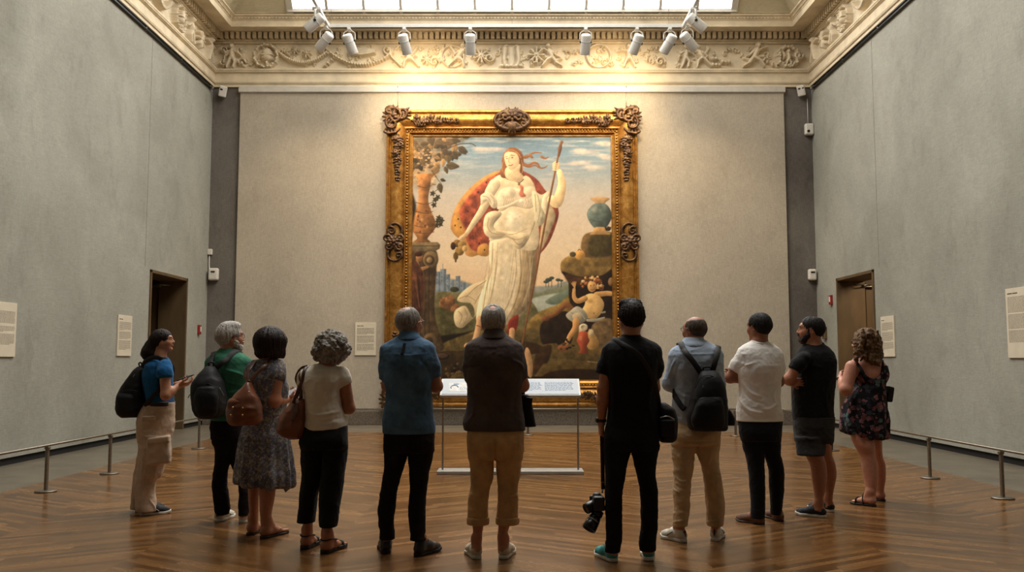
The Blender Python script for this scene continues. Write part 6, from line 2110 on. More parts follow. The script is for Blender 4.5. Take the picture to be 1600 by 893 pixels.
# ---------------------------------------------------------------- tall man in black with the camera
s = Person('tall young man in a black T-shirt and black jeans, camera dangling from his left hand', mean_y(878, 876) + .05, 985, (178, 126, 98))
s.head(986, 471, 526, -8, 2, 0, .02, neck=(985.5, 530, 12.5), wide=.97)
w = s.w
torso = [(524, 972, 1000, .06, .0), (530, 958, 1013, .085, -.005), (538, 947, 1025, .105, -.015), (548, 944, 1029, .12, -.025), (570, 945, 1028, .135, -.03), (590, 949, 1025, .135, -.02), (615, 951, 1025, .125, -.01), (641, 949, 1027, .125), (660, 947, 1030, .13), (672, 946, 1031, .13)]
SL, EL, SR, ER = w(955, 550, -.015), w(942.5, 606, -.02), w(1020, 551, -.01), w(1021, 606, .03)
hl = dict(wrist=w(939.5, 660, .03), d=(-.02, .12, -1), n=(1, .15, 0), side=-1, curl=(.9, 1.1, .8), L=1.0, thumb=.8)
arms = [armset(s, SL, EL, w(939.5, 660, .03), (.052, .04, .041, .028), hl), armset(s, SR, ER, w(985, 596, .21), (.052, .044, .04, .028), dict(wrist=w(985, 596, .21), d=(-1, .1, .1), n=(0, -1, 0), side=1, curl=(.4, .5, .4)))]
legs = [[(695, 944, 989, .1), (720, 944, 981, .095), (745, 946, 977, .085), (770, 945.5, 972.5, .075), (795, 946, 972.5, .075), (820, 947, 972, .07), (845, 946.5, 971, .066), (862, 944.5, 969, .064)],
        [(695, 984, 1031, .1), (720, 990, 1026, .095), (745, 995, 1025, .085), (770, 1000, 1028, .075), (795, 1001, 1028, .075), (820, 1002, 1027.5, .07), (845, 998.6, 1025, .066), (860, 999.5, 1025, .064)]]
feet = [(fpt(961, 878), fpt(931, 864)), (fpt(1013.5, 876), fpt(1012, 861))]
s.body(torso, arms, [thin(l, 3.2) for l in legs], feet)
F = shirt_field(s, torso, [([SL, w(947, 570, -.01), w(941.5, 584.5, -.015)], [.06, .055, .052]), ([SR, w(1023, 572, .0), w(1021, 588, .015)], [.06, .057, .054])])
sh = garment(s, 't_shirt', F, cloth('black_jersey', (13, 13, 17), .25), amp=.005, freq=(9, 9, 5), seed=12, strokes=[([(952, 580), (960, 620), (955, 660)], .016, .008), ([(1020, 580), (1012, 625), (1020, 660)], .016, .008), ([(965, 640), (1000, 655)], .014, .008)])
collar(s, [(522, 971, 1000, .066, -.002), (525, 969.5, 1002, .072, -.006), (527.5, 968, 1003.5, .076, -.01)], MATS['black_jersey'], sh, 'neckband')
hips = [(664, 946, 1030, .12), (685, 944, 1030.5, .135, -.015), (703, 944, 1030, .125, -.01)]
garment(s, 'jeans', trouser_field(s, hips, legs), mat_denim('black_jeans', (24, 24, 26), .3), amp=.0045, freq=(8, 8, 13), seed=15, broad=.003, strokes=[([(955, 680), (968, 690), (984, 686)], .01, .004), ([(990, 686), (1005, 690), (1020, 680)], .01, .004)])
for ft in feet: shoe(s, ft[0], ft[1], 'sneaker', simple('teal_mesh', (44, 138, 136), .7, 0, .14, 40, .3, 260), M_SOLEW, laces=M_WSHOE)
def longtop(F):
    for a in np.linspace(-1.1, 1.1, 7): F.ell(s.hp((.2 * math.sin(a), .2 * math.cos(a) - .05, .46)), s.hr((.14, .15, .09)), s.hR, .03)
hair_cap(s, 'hair', mat_hair('near_black_short', (11, 9, 8), (34, 28, 24)), extra=longtop, grow=.05, strands=.007, taper=.17, nape=-.3)
def watch(s, wrist, d, r=.031):
    m = MB(); d = Vector(d).normalized(); q = Vector((0, 0, 1)).rotation_difference(d).to_matrix().to_4x4()
    m.lathe([(r, -.011), (r + .004, -.009), (r + .004, .009), (r, .011)], 24, Matrix.Translation(tuple(wrist)) @ q)
    m.lathe([(0, .006), (.017, .006), (.019, 0), (.019, -.004)], 20, Matrix.Translation(tuple(wrist)) @ q @ Matrix.Translation((-(r + .002), -.006, 0)) @ Matrix.Rotation(-PI / 2, 4, 'Y'))
    return m.done('wristwatch', M_WATCH, s.root, world=True)
watch(s, w(939.8, 656, .027), (-.02, .1, -1))
# satchel at his right hip, strap across the back
b = empty('camera_bag', w(1042, 661, .03), 'black padded bag at the right hip of the tall man in black', 'bag')
F = Field(w(1020, 700, -.12), w(1066, 622, .2), .007)
F.stack(s.rows([(690, 1032, 1051, .08, .03), (684, 1029, 1056, .1, .03), (660, 1028, 1058, .105, .03), (640, 1026, 1054, .1, .03), (631, 1026, 1044, .07, .03), (628, 1028, 1038, .05, .03)]), .0, n=3)
V, Q = F.mesh(); V = V + normals(V, Q) * (.004 * fbm(V * 14, 3))[:, None]
part('bag_body', V, Q, M_NYLON, b)
F = Field(w(1026, 692, -.12), w(1062, 640, .0), .006); F.box(w(1043, 668, -.07), (.055, .025, .06), None, .02); V, Q = F.mesh(); o = part('front_pocket', V, Q, M_NYLON, b)
m = MB(); m.tube(smoothed([w(1031, 652, -.1), w(1043, 650, -.1), w(1054, 655, -.09)]), .004); m.done('zip', M_ZIP, o, world=True)
m = MB(); leather_strap_loop(m, [w(1030, 634, .03), w(1028, 620, -.07), w(1020, 590, -.155), w(1000, 556, -.178), w(980, 541, -.155), w(965, 534, -.08), w(958, 531, .0), w(960, 540, .09), w(985, 580, .14), w(1022, 622, .12), w(1036, 636, .06)], .016, .003, s); m.done('strap', M_STRAP, b, world=True)
# the camera on its strap
c0 = w(930, 798, .03)
b = empty('camera', c0, 'black camera with a long lens hanging on a strap from the tall man\'s hand', 'camera')
F = Field(c0 - .12, c0 + .12, .004)
Rc = np.array(Euler((.0, -.9, .5)).to_matrix())
ex, ey, ez = Rc[:, 0], Rc[:, 1], Rc[:, 2]
c1 = w(935, 785, .03)
F.box(c1, (.04, .066, .05), None, .014); F.ell(c1 + np.array([-.01, 0, .05]), (.032, .032, .026), k=.01); F.box(c1 + np.array([-.025, .05, -.005]), (.034, .02, .05), None, .014, .012)
V, Q = F.mesh(); part('camera_body', V, Q, simple('camera_black', (22, 22, 24), .45, 0, .2, 60, .2, 300), b)
def lens(p, d, prof, name='lens'):
    m = MB(); q = Vector((0, 0, 1)).rotation_difference(Vector(d).normalized()).to_matrix().to_4x4()
    m.lathe([(r * 1.14, z * 1.18) for r, z in prof], 28, Matrix.Translation(tuple(p)) @ q)
    return m.done(name, simple('lens_barrel', (18, 18, 20), .3, .2), b, world=True), q
d1 = np.array([-.5, -.35, -.78])
p0 = w(934, 800, .03)
o, q = lens(p0, d1, [(0, -.01), (.036, -.01), (.037, .02), (.034, .022), (.034, .03), (.037, .032), (.041, .06), (.039, .062), (.039, .067), (.043, .07), (.045, .115), (.041, .118), (.038, .112), (.036, .1), (0, .098)])
m = MB(); m.lathe([(0, .122), (.034, .119), (.041, .117)], 24, Matrix.Translation(tuple(p0)) @ q); m.done('front_glass', simple('lens_glass', (18, 22, 30), .05, 0, .05, 5, spec=.9), o, world=True)
m = MB(); m.lathe([(.0472, .034), (.0478, .036), (.0478, .042), (.0472, .044)], 28, Matrix.Translation(tuple(p0)) @ q @ Matrix.Translation((0, 0, .03))); m.done('silver_ring', M_STEEL, o, world=True)
lens(w(922, 791, .02), np.array([-.75, -.4, -.35]), [(0, -.05), (.03, -.05), (.034, 0), (.034, .03), (.03, .034), (.028, .028), (0, .026)], 'lens_hood')
m = MB(); leather_strap_loop(m, [w(938.5, 664, .05), w(939.5, 680, .03), w(940.5, 720, .03), w(941, 745, .03), w(941.5, 764, .03)], .010, .002); leather_strap_loop(m, [w(942, 668, .06), w(942.5, 720, .06), w(943, 764, .05)], .010, .002)
o = m.done('strap', simple('strap_brown', (44, 30, 26), .6), b, world=True)
m = MB(); m.box(tuple(w(941, 753, .03)), (.024, .008, .006), .001); m.tube([w(941.5, 764, .03), w(941, 770, .03)], .006); m.done('buckle', M_STEEL, o, world=True)
def backpack(label, s, rows, mat, straps, name='backpack', pocket=None, n=2.8, lump=.004, extra=None, handle=None, zips=(), smat=None):
    """rows as for torsos; pocket = rows of the front pocket; straps = [(pts, halfwidth)]"""
    R = s.rows(rows)
    lo = np.min([[r[1] - r[3], r[2] - r[4], r[0]] for r in R], 0) - .03; hi = np.max([[r[1] + r[3], r[2] + r[4], r[0]] for r in R], 0) + .03
    c = (lo + hi) / 2
    b = empty(name, (c[0], c[1], lo[2] + .03), label, 'backpack' if name == 'backpack' else 'bag')
    F = Field(lo, hi, .007); F.stack(R, .0, n=n)
    V, Q = F.mesh(2); N = normals(V, Q)
    V = V + N * (lump * (fbm(V * np.array([13, 13, 9]), 3) + .8 * (1 - 2 * np.abs(vnoise(V * np.array([10, 10, 16]), 9)))))[:, None]
    body = part('bag_body', V, Q, mat, b)
    if pocket:
        R = s.rows(pocket)
        lo = np.min([[r[1] - r[3], r[2] - r[4], r[0]] for r in R], 0) - .03; hi = np.max([[r[1] + r[3], r[2] + r[4], r[0]] for r in R], 0) + .03
        F = Field(lo, hi, .006); F.stack(R, .0, n=2.8); V, Q = F.mesh(2); V = V + normals(V, Q) * (.004 * fbm(V * 16, 7))[:, None]
        part('front_pocket', V, Q, mat, b)
    for pts, hw in straps:
        m = MB(); m.tube(hug(s, pts, .008), .01, flat=(hw, .005), up=(0, -1, 0)); m.done('shoulder_strap', smat or M_STRAP, b, world=True)
    if handle:
        m = MB(); m.tube(smoothed([tuple(p) for p in handle], 8), .007, 8); m.done('grab_handle', M_STRAP, b, world=True)
    for z in zips:
        m = MB(); m.tube(smoothed([tuple(p) for p in z], 6), .003, 6); m.done('zip', M_ZIP if len(z) < 3 else M_STRAP, body, world=True)
    if extra: extra(b, body)
    return b

# ---------------------------------------------------------------- woman in blue with the phone
s = Person('dark-haired woman in a blue T-shirt and beige cargo trousers, seen side-on holding a phone', mean_y(805, 799) + .02, 238, (190, 138, 108))
w = s.w
s.head(255, 515, 549, 78, 6, 0, 0, neck=(249, 553, 9), wide=1.0)
torso = [(555, 240, 259, .06), (562, 232, 264, .11), (572, 227, 267, .155), (586, 225, 268, .165), (600, 226, 268, .16), (614, 229, 268.5, .145), (626, 231, 270, .145), (632, 231, 271, .15)]
hn = dict(wrist=w(280, 602, -.08), d=(.9, .35, .25), n=(-.1, .3, .9), side=1, curl=(.35, .6, .5), thumb=.9)
hf = dict(wrist=w(276, 600, .08), d=(.9, -.3, .3), n=(-.1, -.3, .9), side=-1, curl=(.3, .5, .4), thumb=.9)
arms = [armset(s, w(257, 572, -.15), w(259, 617, -.18), w(280, 602, -.08), (.05, .044, .038, .025), hn), armset(s, w(256, 572, .15), w(259, 614, .18), w(276, 600, .08), (.05, .043, .037, .025), hf)]
near = [(688, 219, 266, .1, -.08), (707, 219.5, 263, .095, -.085), (726, 216, 258, .09, -.085), (740, 213, 253, .088, -.085), (751, 211, 243, .088, -.08), (774, 212, 242, .092, -.08), (790, 213, 243.5, .098, -.08), (798, 213.5, 244, .1, -.08)]
far = [(688, 217, 258, .1, .085), (707, 215.5, 254, .095, .085), (726, 213, 250, .09, .085), (751, 208.5, 236, .088, .085), (774, 206.5, 230, .092, .085), (794, 205, 228, .098, .085)]
shins = [[(640, 232, 262, .07, -.06), (690, 226, 256, .055, -.075), (740, 222, 245, .055, -.085), (797, 223, 236, .036, -.08)], [(640, 232, 262, .07, .06), (690, 224, 250, .055, .08), (740, 218, 238, .06, .085), (792, 216, 228, .036, .085)]]
feet = [(fpt(220, 805), fpt(265, 801)), (fpt(212, 799), fpt(254, 796))]
s.body(torso, arms, shins, feet)
F = shirt_field(s, torso, [([w(258, 572, -.13), w(257.5, 581, -.165), w(258.5, 589, -.175)], [.064, .06, .058]), ([w(256, 572, .13), w(256.5, 580, .16), w(257, 589, .17)], [.064, .06, .058])])
garment(s, 't_shirt', F, cloth('bright_blue_jersey', (18, 84, 134), .14), amp=.005, freq=(9, 9, 6), seed=3, strokes=[([(250, 570), (246, 585), (245, 600)], .012, .008), ([(240, 600), (252, 612), (262, 618)], .012, .008)])
hips = [(628, 230.5, 271, .15), (645, 219, 271, .165), (660, 216, 270.5, .17), (676, 216.5, 267.5, .17), (690, 218, 265, .165)]
M_CARGO = cloth('beige_cargo_cotton', (190, 166, 144), .1)
tr = garment(s, 'cargo_trousers', trouser_field(s, hips, [near, far]), M_CARGO, amp=.007, freq=(8, 8, 9), seed=9, broad=.006, strokes=[([(236, 738), (246, 745), (256, 733)], .01, .012), ([(234, 780), (240, 790), (243, 797)], .008, .01), ([(226, 655), (240, 660), (250, 656)], .01, .006), ([(225, 700), (222, 740), (220, 780)], .014, .012), ([(245, 720), (240, 750)], .014, .01)])
F = Field(w(225, 728, -.3), w(272, 676, -.05), .006); F.box(w(248.5, 704, -.175), (.1, .034, .115), np.array(Euler((0, -.12, 0)).to_matrix()), .02); V, Q = F.mesh(); N = normals(V, Q)
V = V + N * (.008 * (1 - 2 * np.abs(vnoise(V * np.array([13, 13, 8]), 4))))[:, None]; pk = part('cargo_pocket', V, Q, M_CARGO, tr)
F = Field(w(225, 695, -.32), w(272, 670, -.05), .006); F.box(w(250, 687, -.195), (.112, .026, .03), np.array(Euler((0, -.12, 0)).to_matrix()), .012); V, Q = F.mesh(); part('pocket_flap', V, Q, M_CARGO, pk)
F = Field(w(215, 664, -.3), w(250, 640, -.02), .006); F.box(w(231, 653, -.168), (.075, .014, .022), np.array(Euler((.1, -.05, 0)).to_matrix()), .01); V, Q = F.mesh(); part('hip_pocket_flap', V, Q, M_CARGO, tr)
R = s.rows([(633.5, 229.5, 272, .157), (630, 229.5, 272, .157), (626.5, 229.5, 271.5, .155)]); F = Field(w(222, 640, -.22), w(280, 622, .22), .005); F.stack(R, n=2.3); V, Q = F.mesh(); part('belt', V, Q, simple('belt_black', (22, 20, 20), .5), s.root)
for ft in feet: shoe(s, ft[0], ft[1], 'sneaker', simple('black_mesh', (22, 22, 24), .75, 0, .2, 40, .3, 260), M_SOLEW, laces=M_WSHOE, accent=M_WSHOE)
def pony(F):
    F.ell(s.hp((0, -.12, .14)), s.hr((.375, .46, .40)), s.hR, .02)
    F.chain([w(241, 531, -.01), w(236, 541, -.02), w(231, 549, -.03), w(228, 556, -.03)], [.05, .055, .055, .035], .02)
    for k, (x, y) in enumerate(((240, 552), (244, 548), (233, 553), (226, 552), (247, 553))): F.ell(w(x, y, -.03 + .02 * k), (.04, .05, .035), k=.02)
M_DKHAIR = mat_hair('dark_brown_hair', (20, 15, 12), (46, 34, 27))
hair_cap(s, 'hair', M_DKHAIR, extra=pony, grow=.04, strands=.004, fringe=.16, nape=-.35)
b = empty('phone', w(290, 589, -.0), 'slim dark phone in the hands of the woman in blue', 'phone')
m = MB(); m.box(tuple(w(290, 589.5, .0)), (.15, .075, .009), .003, rot=Euler((.1, -.32, .15))); m.done('phone_body', simple('phone_black', (26, 26, 30), .25), b, world=True)
m = MB(); m.box(tuple(w(290, 589.5, .0) + np.array([-.0014, -.0005, .0048])), (.136, .066, .001), .0003, rot=Euler((.1, -.32, .15))); m.done('screen', simple('phone_screen', (92, 98, 112), .12), b, world=True)
backpack('black backpack worn by the woman in blue', s, [(651, 192, 226, .1, 0), (645, 186, 229, .13), (635, 184, 231.5, .15), (618, 187, 231, .15), (605, 193, 230, .145), (590, 203, 229, .13), (578, 212, 227, .1), (572, 217, 224, .06)], M_NYLON,
         [([w(222, 574, -.1), w(228, 564, -.115), w(240, 558, -.12), w(252, 561, -.135), w(259, 576, -.12), w(254, 600, -.15), w(238, 620, -.175), w(226, 634, -.14)], .02), ([w(222, 574, .1), w(229, 562, .115), w(242, 557.5, .12), w(256, 566, .13), w(262, 590, .13), w(250, 615, .15), w(226, 634, .12)], .02)],
         pocket=[(650, 188, 214, .08, -.07), (640, 183, 217, .1, -.08), (622, 184, 216, .1, -.08), (611, 187, 215, .08, -.06), (607, 190, 212, .06, -.05)], handle=[w(219, 574, -.03), w(217, 568, -.03), w(220, 566, 0), w(222, 570, .03)],
         zips=[[w(210, 585, -.125), w(203, 598, -.13)], [w(188, 612, -.14), w(200, 609, -.155), w(216, 611, -.15)]])

# ---------------------------------------------------------------- man in green
s = Person('white-haired bearded man in a green polo shirt and dark trousers', mean_y(815, 817) + .02, 352, (176, 120, 94))
w = s.w
s.head(360, 505, 550, 52, 6, 0, .02, neck=(355, 552, 10.5))
torso = [(545, 343, 368, .06, .01), (551, 335, 378, .09), (558, 327, 386, .12, -.01), (568, 324, 390, .13, -.02), (585, 325, 391, .14, -.02), (610, 328, 389, .14), (635, 329.5, 386, .14), (656, 330, 384, .14)]
SL, EL, SR, ER = w(332, 567, -.01), w(331, 608, .05), w(382, 567, -.01), w(387, 608, .05)
arms = crossed(s, SL, EL, SR, ER)
legs = [[(690, 332, 367, .1), (698, 336, 365, .098), (717, 337, 361, .088), (736, 334, 356, .08), (755, 332, 354, .08), (774, 333, 357, .08), (793, 336, 359, .074), (803, 337, 357, .072)],
        [(690, 352, 380, .1, .04), (717, 358, 385, .088, .05), (736, 366, 388, .08, .05), (755, 373, 390, .08, .04), (774, 374, 391, .08, .03), (793, 373, 390.5, .074, .02), (804, 373, 391, .072, .02)]]
feet = [(fpt(338, 815), fpt(370, 804)), (fpt(378, 817), fpt(394, 806))]
s.body(torso, arms, [thin(l, 3) for l in legs], feet)
F = shirt_field(s, torso, [([SL, w(328, 582, .0), w(328, 595, .02)], [.06, .058, .056]), ([SR, w(385, 582, .0), w(386, 595, .02)], [.06, .058, .056])])
sh = garment(s, 'polo_shirt', F, cloth('green_jersey', (50, 108, 84), .14), amp=.007, freq=(8, 8, 9), seed=21, strokes=[([(354, 578), (370, 582), (384, 590)], .01, .01), ([(352, 596), (368, 600), (384, 603)], .01, .008), ([(350, 612), (366, 612), (380, 606)], .01, .009), ([(352, 626), (366, 622)], .01, .007)])
collar(s, [(543, 344, 368, .062, .0), (547, 341, 371, .072, -.006), (552.5, 337, 376, .086, -.014)], MATS['green_jersey'], sh)
hips = [(650, 331, 383, .12), (668, 330, 380, .135), (684, 331, 380, .125)]
garment(s, 'trousers', trouser_field(s, hips, legs), mat_denim('dark_plum_trousers', (24, 20, 22), .2), amp=.005, freq=(8, 8, 13), seed=25, broad=.004)
for ft in feet: shoe(s, ft[0], ft[1], 'sneaker', M_WSHOE, M_SOLEW, laces=M_SOLEW, accent=simple('grey_stripe', (128, 122, 112), .6))
def puff(F):
    F.ell(s.hp((0, .05, .42)), s.hr((.27, .36, .16)), s.hR, .03)
M_WHAIR = mat_hair('white_hair', (140, 136, 130), (216, 210, 202))
hair_cap(s, 'hair', M_WHAIR, extra=puff, grow=.05, strands=.007, nape=-.24, fringe=.2, taper=.12)
F = Field(s.hc - .17, s.hc + .17, .005)
F.ell(s.hp((0, .24, -.36)), s.hr((.2, .19, .18)), s.hR)
for g in (-1, 1): F.chain([s.hp((g * .285, .05, -.02)), s.hp((g * .255, .07, -.2)), s.hp((g * .17, .2, -.36))], [.014, .026, .034], .02)
F.ell(s.hp((0, .42, -.2)), s.hr((.13, .06, .05)), s.hR, .01); F.ell(s.hp((0, .46, -.265)), s.hr((.08, .06, .025)), s.hR, .004, 'sub')
V, Q = F.mesh(); V = V + normals(V, Q) * (.005 * vnoise(V * 80, 3))[:, None]; part('beard', V, Q, M_WHAIR, s.root)
glasses(s, M_FRAME)
def tags(b, body):
    m = MB(); m.box(tuple(w(306.5, 622, -.345)), (.034, .004, .016), .001, rot=Euler((0, 0, -.5))); m.done('red_label', simple('label_red', (120, 30, 34), .7), body, world=True)
    m = MB(); m.box(tuple(w(306.5, 629, -.345)), (.026, .004, .014), .001, rot=Euler((0, 0, -.5))); m.done('grey_label', simple('label_grey', (130, 130, 132), .7), body, world=True)
    m = MB(); m.tube(smoothed([tuple(w(303, 615, -.25)), tuple(w(297, 616, -.26)), tuple(w(294, 621, -.26))], 6), .008, flat=(.010, .003)); m.done('loose_strap', M_STRAP, b, world=True)
backpack('bulky black backpack worn by the man in green', s, [(653, 315, 338, .09, -.24), (648, 308, 347, .13, -.24), (635, 303, 352.5, .15, -.245), (618, 301, 352, .15, -.245), (600, 302, 348, .14, -.24), (586, 311, 343, .12, -.22), (576, 320, 339, .09, -.2), (571, 325, 335, .06, -.18)], M_NYLON,
         [([w(328, 574, -.2), w(329, 563, -.15), w(335, 554, -.06), w(337, 556, .06), w(331, 580, .14)], .022), ([w(338, 574, -.2), w(350, 564, -.185), w(362, 555, -.1), w(368, 553.5, -.01), w(374, 560, .09), w(378, 590, .15), w(374, 625, .12), w(354, 640, -.1)], .022)],
         pocket=[(650, 312, 336, .07, -.33), (640, 306, 342, .08, -.34), (622, 304, 343, .08, -.34), (606, 307, 340, .07, -.33), (600, 312, 335, .05, -.31)], handle=[w(328, 573, -.2), w(326, 567, -.22), w(333, 566, -.22), w(335, 572, -.2)], extra=tags,
         zips=[[w(318, 592, -.335), w(320, 597, -.35)], [w(306, 606, -.36), w(323, 599, -.375), w(341, 606, -.36)], [w(343, 605, -.33), w(350, 618, -.3)]])

# ---------------------------------------------------------------- woman in the flowered dress
s = Person('woman with a dark bob in a knee-length flowered dress and flip-flops', mean_y(835.5, 841) + .02, 412, (180, 126, 98))
w = s.w
s.head(424, 515, 560, 48, 4, 0, .01, neck=(417, 564, 11))
torso = [(560, 406, 431, .065), (565, 398, 439, .1), (572, 392, 444, .12, -.01), (590, 387, 446, .135, -.02), (605, 388, 450.5, .15), (620, 391, 449, .15), (637, 391, 446, .145), (655, 384, 446, .15), (681, 376, 451, .17), (702, 374, 453, .18), (724, 371.5, 455.5, .19), (745, 369, 457, .2), (758, 368, 457.5, .2)]
hr_ = dict(wrist=w(450, 624, .06), d=(.6, .7, .35), n=(-.6, .1, .8), side=1, curl=(.4, .7, .5), thumb=.9)
hl_ = dict(wrist=w(436, 620, .22), d=(.9, -.1, .3), n=(0, -.2, .9), side=-1, curl=(.3, .5, .4), thumb=.8)
arms = [armset(s, w(435, 575, -.06), w(428.5, 626, -.1), w(450, 624, .06), (.054, .05, .043, .028), hr_), armset(s, w(396, 575, .0), w(393, 622, .1), w(436, 620, .22), (.05, .046, .04, .028), hl_)]
legs = [[(690, 389, 414, .075), (730, 389, 407, .066), (758, 388, 405, .06), (777, 388.5, 404, .056), (798, 389.8, 403.6, .048), (820, 391, 402.5, .038), (829, 391, 402.5, .038)],
        [(690, 411, 440, .08), (730, 408, 434, .07), (758, 405, 431, .066), (777, 405.5, 429, .063), (798, 406, 425, .052), (818, 408.5, 422.5, .04), (829, 409, 423, .04)]]
feet = [(fpt(389, 835.5), fpt(408, 828), True), (fpt(408, 841), fpt(450, 831), True)]
s.body(torso[:9], arms, legs, feet)
T = [r for r in torso]
F = shirt_field(s, T, [([w(434, 573, -.05), w(433.5, 582, -.075), w(432, 592, -.09)], [.062, .064, .064]), ([w(397, 573, .0), w(394, 582, .03), w(392, 592, .05)], [.06, .06, .06])])
F.plane(w(412, 757, 0), w(412, 757, 0) * 0 + np.array([-.14, 0, -1]))
M_DRESS = mat_floral('blue_flower_print', [(158, 156, 166), (92, 100, 126), (184, 172, 152), (132, 122, 108), (110, 116, 132), (172, 162, 146)], 55, (98, 98, 104), .6)
V, Q = F.mesh(2)
c = w(412, 700, 0); th = np.arctan2(V[:, 1] - c[1], V[:, 0] - c[0]); k = np.clip((w(412, 645, 0)[2] - V[:, 2]) / .55, 0, 1)
N = normals(V, Q); V = V + N * (k * (.016 * np.sin(th * 9 + 2 * np.sin(th * 2)) + .01 * np.sin(th * 17)) + .004 * fbm(V * 9, 3) + .004 * (1 - 2 * np.abs(vnoise(V * np.array([9, 9, 7]), 6))))[:, None]
dr = part('dress', V, Q, M_DRESS, s.root)
m = MB(); P = [w(436, 752, -.06), w(457, 750, .0), w(458.5, 759, .0), w(446, 769, -.04)]
m.bm.faces.new([m.bm.verts.new(p) for p in P]); f = m.bm.faces[:] ; bmesh.ops.solidify(m.bm, geom=f, thickness=.006); m.done('handkerchief_hem', M_DRESS, dr, world=True)
for ft, sg in zip(feet, (1, -1)):
    F = sole_field(ft[0], ft[1], 0, .018, .004, .004); V, Q = F.mesh(); o = part('flip_flop', V, Q, simple('dark_foam', (44, 32, 28), .7), s.root)
    o_, u, n, L = shoe_frame(ft[0], ft[1]); at = lambda f, sd, z: o_ + u * f * L + n * sd + np.array([0, 0, z])
    m = MB()
    for q in (-1, 1): m.tube(smoothed([at(.4, q * .04, .018), at(.55, q * .036, .05), at(.74, q * .014 + .008, .042), at(.8, .012, .02)], 6), .005, flat=(.007, .0025))
    m.done('thong_strap', M_SOLEK, o, world=True)
def bob(F):
    F.ell(w(421.5, 532, -.0), (.132, .135, .118), k=.02)
    F.stack(s.rows([(559, 404, 444, .11), (552, 399, 446, .125), (540, 400, 446, .13), (530, 403, 446, .13), (522, 408, 441, .11), (515, 416, 433, .06)]), .03)
    F.ell(s.hp((0, .62, -.2)), s.hr((.34, .36, .46)), s.hR, .02, 'sub')
hair_cap(s, 'hair', mat_hair('espresso_hair', (16, 10, 9), (44, 28, 23), .38), extra=bob, grow=.07, strands=.006, nape=-.42, fringe=.1)
b = empty('phone', w(461, 613, .13), 'pale phone held out by the woman in the flowered dress', 'phone')
m = MB(); m.box(tuple(w(460, 614, .13)), (.15, .085, .012), .004, rot=Euler((.75, -.35, .6))); m.done('phone_case', simple('phone_white', (206, 200, 196), .35), b, world=True)
m = MB(); m.box(tuple(w(460, 614, .13) + np.array([-.002, -.0045, .0055])), (.12, .062, .002), .0005, rot=Euler((.75, -.35, .6))); m.done('screen', simple('phone_screen_dark', (44, 46, 56), .12), b, world=True)
def bagbits(b, body):
    F = Field(w(352, 645, -.42), w(402, 615, -.2), .006); F.stack(s.rows([(641, 358, 386, .05, -.31), (636, 356, 391, .06, -.31), (628, 356, 392, .062, -.31), (622, 360, 390, .055, -.3)]), n=3); V, Q = F.mesh(); fl = part('flap', V, Q, M_LEATHER, b)
    m = MB()
    for x, y in ((364, 636), (379, 637), (361, 648), (379, 648), (389, 612)):
        g = bmesh.ops.create_uvsphere(m.bm, u_segments=10, v_segments=6, radius=.008, matrix=Matrix.Translation(w(x, y, -.385)))
    m.done('studs', simple('brass_stud', (190, 160, 100), .3, .9), body, world=True)
    m = MB(); m.lathe([(.012, 0), (.015, .003), (.018, 0), (.015, -.003), (.012, 0)], 16, Matrix.Translation(w(388.7, 597, -.24)) @ Matrix.Rotation(PI / 2, 4, 'X')); m.done('ring', simple('brass_ring', (120, 96, 60), .35, .9), b, world=True)
backpack('brown leather shoulder bag on the back of the woman in the flowered dress', s, [(663, 362, 402, .07, -.27), (656, 355, 408, .1, -.275), (640, 354.5, 408.5, .105, -.275), (626, 361, 406, .095, -.27), (612, 371, 399, .075, -.26), (602, 381, 394, .055, -.25), (597, 386, 392, .04, -.24)], M_LEATHER,
         [([w(389, 598, -.24), w(400, 584, -.205), w(414, 571, -.16), w(422, 564.5, -.06), w(428, 566, .05), w(440, 595, .14)], .014), ([w(388, 598, -.24), w(387, 584, -.2), w(392, 574, -.16), w(400, 565, -.06), w(402, 570, .06), w(392, 600, .16), w(386, 640, .1), w(396, 655, -.15)], .012)], name='shoulder_bag', extra=bagbits, lump=.006, n=2.4, smat=M_LEATHERD)

# ---------------------------------------------------------------- woman in the white top
s = Person('woman with curly grey hair in a white top and cropped black trousers', mean_y(858, 865) + .05, 499, (178, 122, 92))
w = s.w
s.head(517, 523, 569, 16, 5, 0, .02, neck=(512, 571, 11))
torso = [(568, 492, 522, .06), (574, 482, 529, .09), (580, 474, 536, .11, -.01), (592, 473, 536, .125, -.02), (611, 474.5, 532, .135, -.015), (631, 475, 534.5, .14), (645, 474, 538, .145), (660, 473, 541, .15), (672, 473, 542, .15)]
arms = [armset(s, w(480, 588, .0), w(476, 632, .08), w(500, 634, .22), (.05, .045, .04, .027), dict(wrist=w(500, 634, .22), d=(1, .05, 0), n=(0, -1, 0), side=-1, curl=(.4, .5, .4))),
        armset(s, w(537, 592, -.01), w(545.5, 637, .03), w(522, 640, .22), (.05, .043, .04, .027), dict(wrist=w(522, 640, .22), d=(-1, .05, 0), n=(0, -1, 0), side=1, curl=(.4, .5, .4)))]
legs = [[(705, 470, 508, .11), (744, 471.5, 506, .1), (773, 468.7, 497, .095), (795, 467, 495, .092), (815, 464, 492, .092)], [(705, 505, 542, .11), (744, 502, 538, .1), (773, 498.5, 533.6, .095), (795, 498.5, 530, .092), (822, 499, 527, .092)]]
shin = [[(790, 472, 490, .05), (820, 474, 488.5, .042), (838, 474.5, 488, .036), (847, 474.5, 488, .036)], [(790, 502, 522, .05), (827, 502.8, 518.7, .042), (845, 503.5, 518.5, .036), (854, 503.5, 518.5, .036)]]
feet = [(fpt(474, 858), fpt(497, 847), True), (fpt(504, 865), fpt(541, 852), True)]
s.body(torso, arms, [thin(l, 4) for l in legs][:0] + [[(690, 474, 504, .09)] + x for x in shin[:1]] + [[(690, 508, 536, .09)] + x for x in shin[1:]], feet)
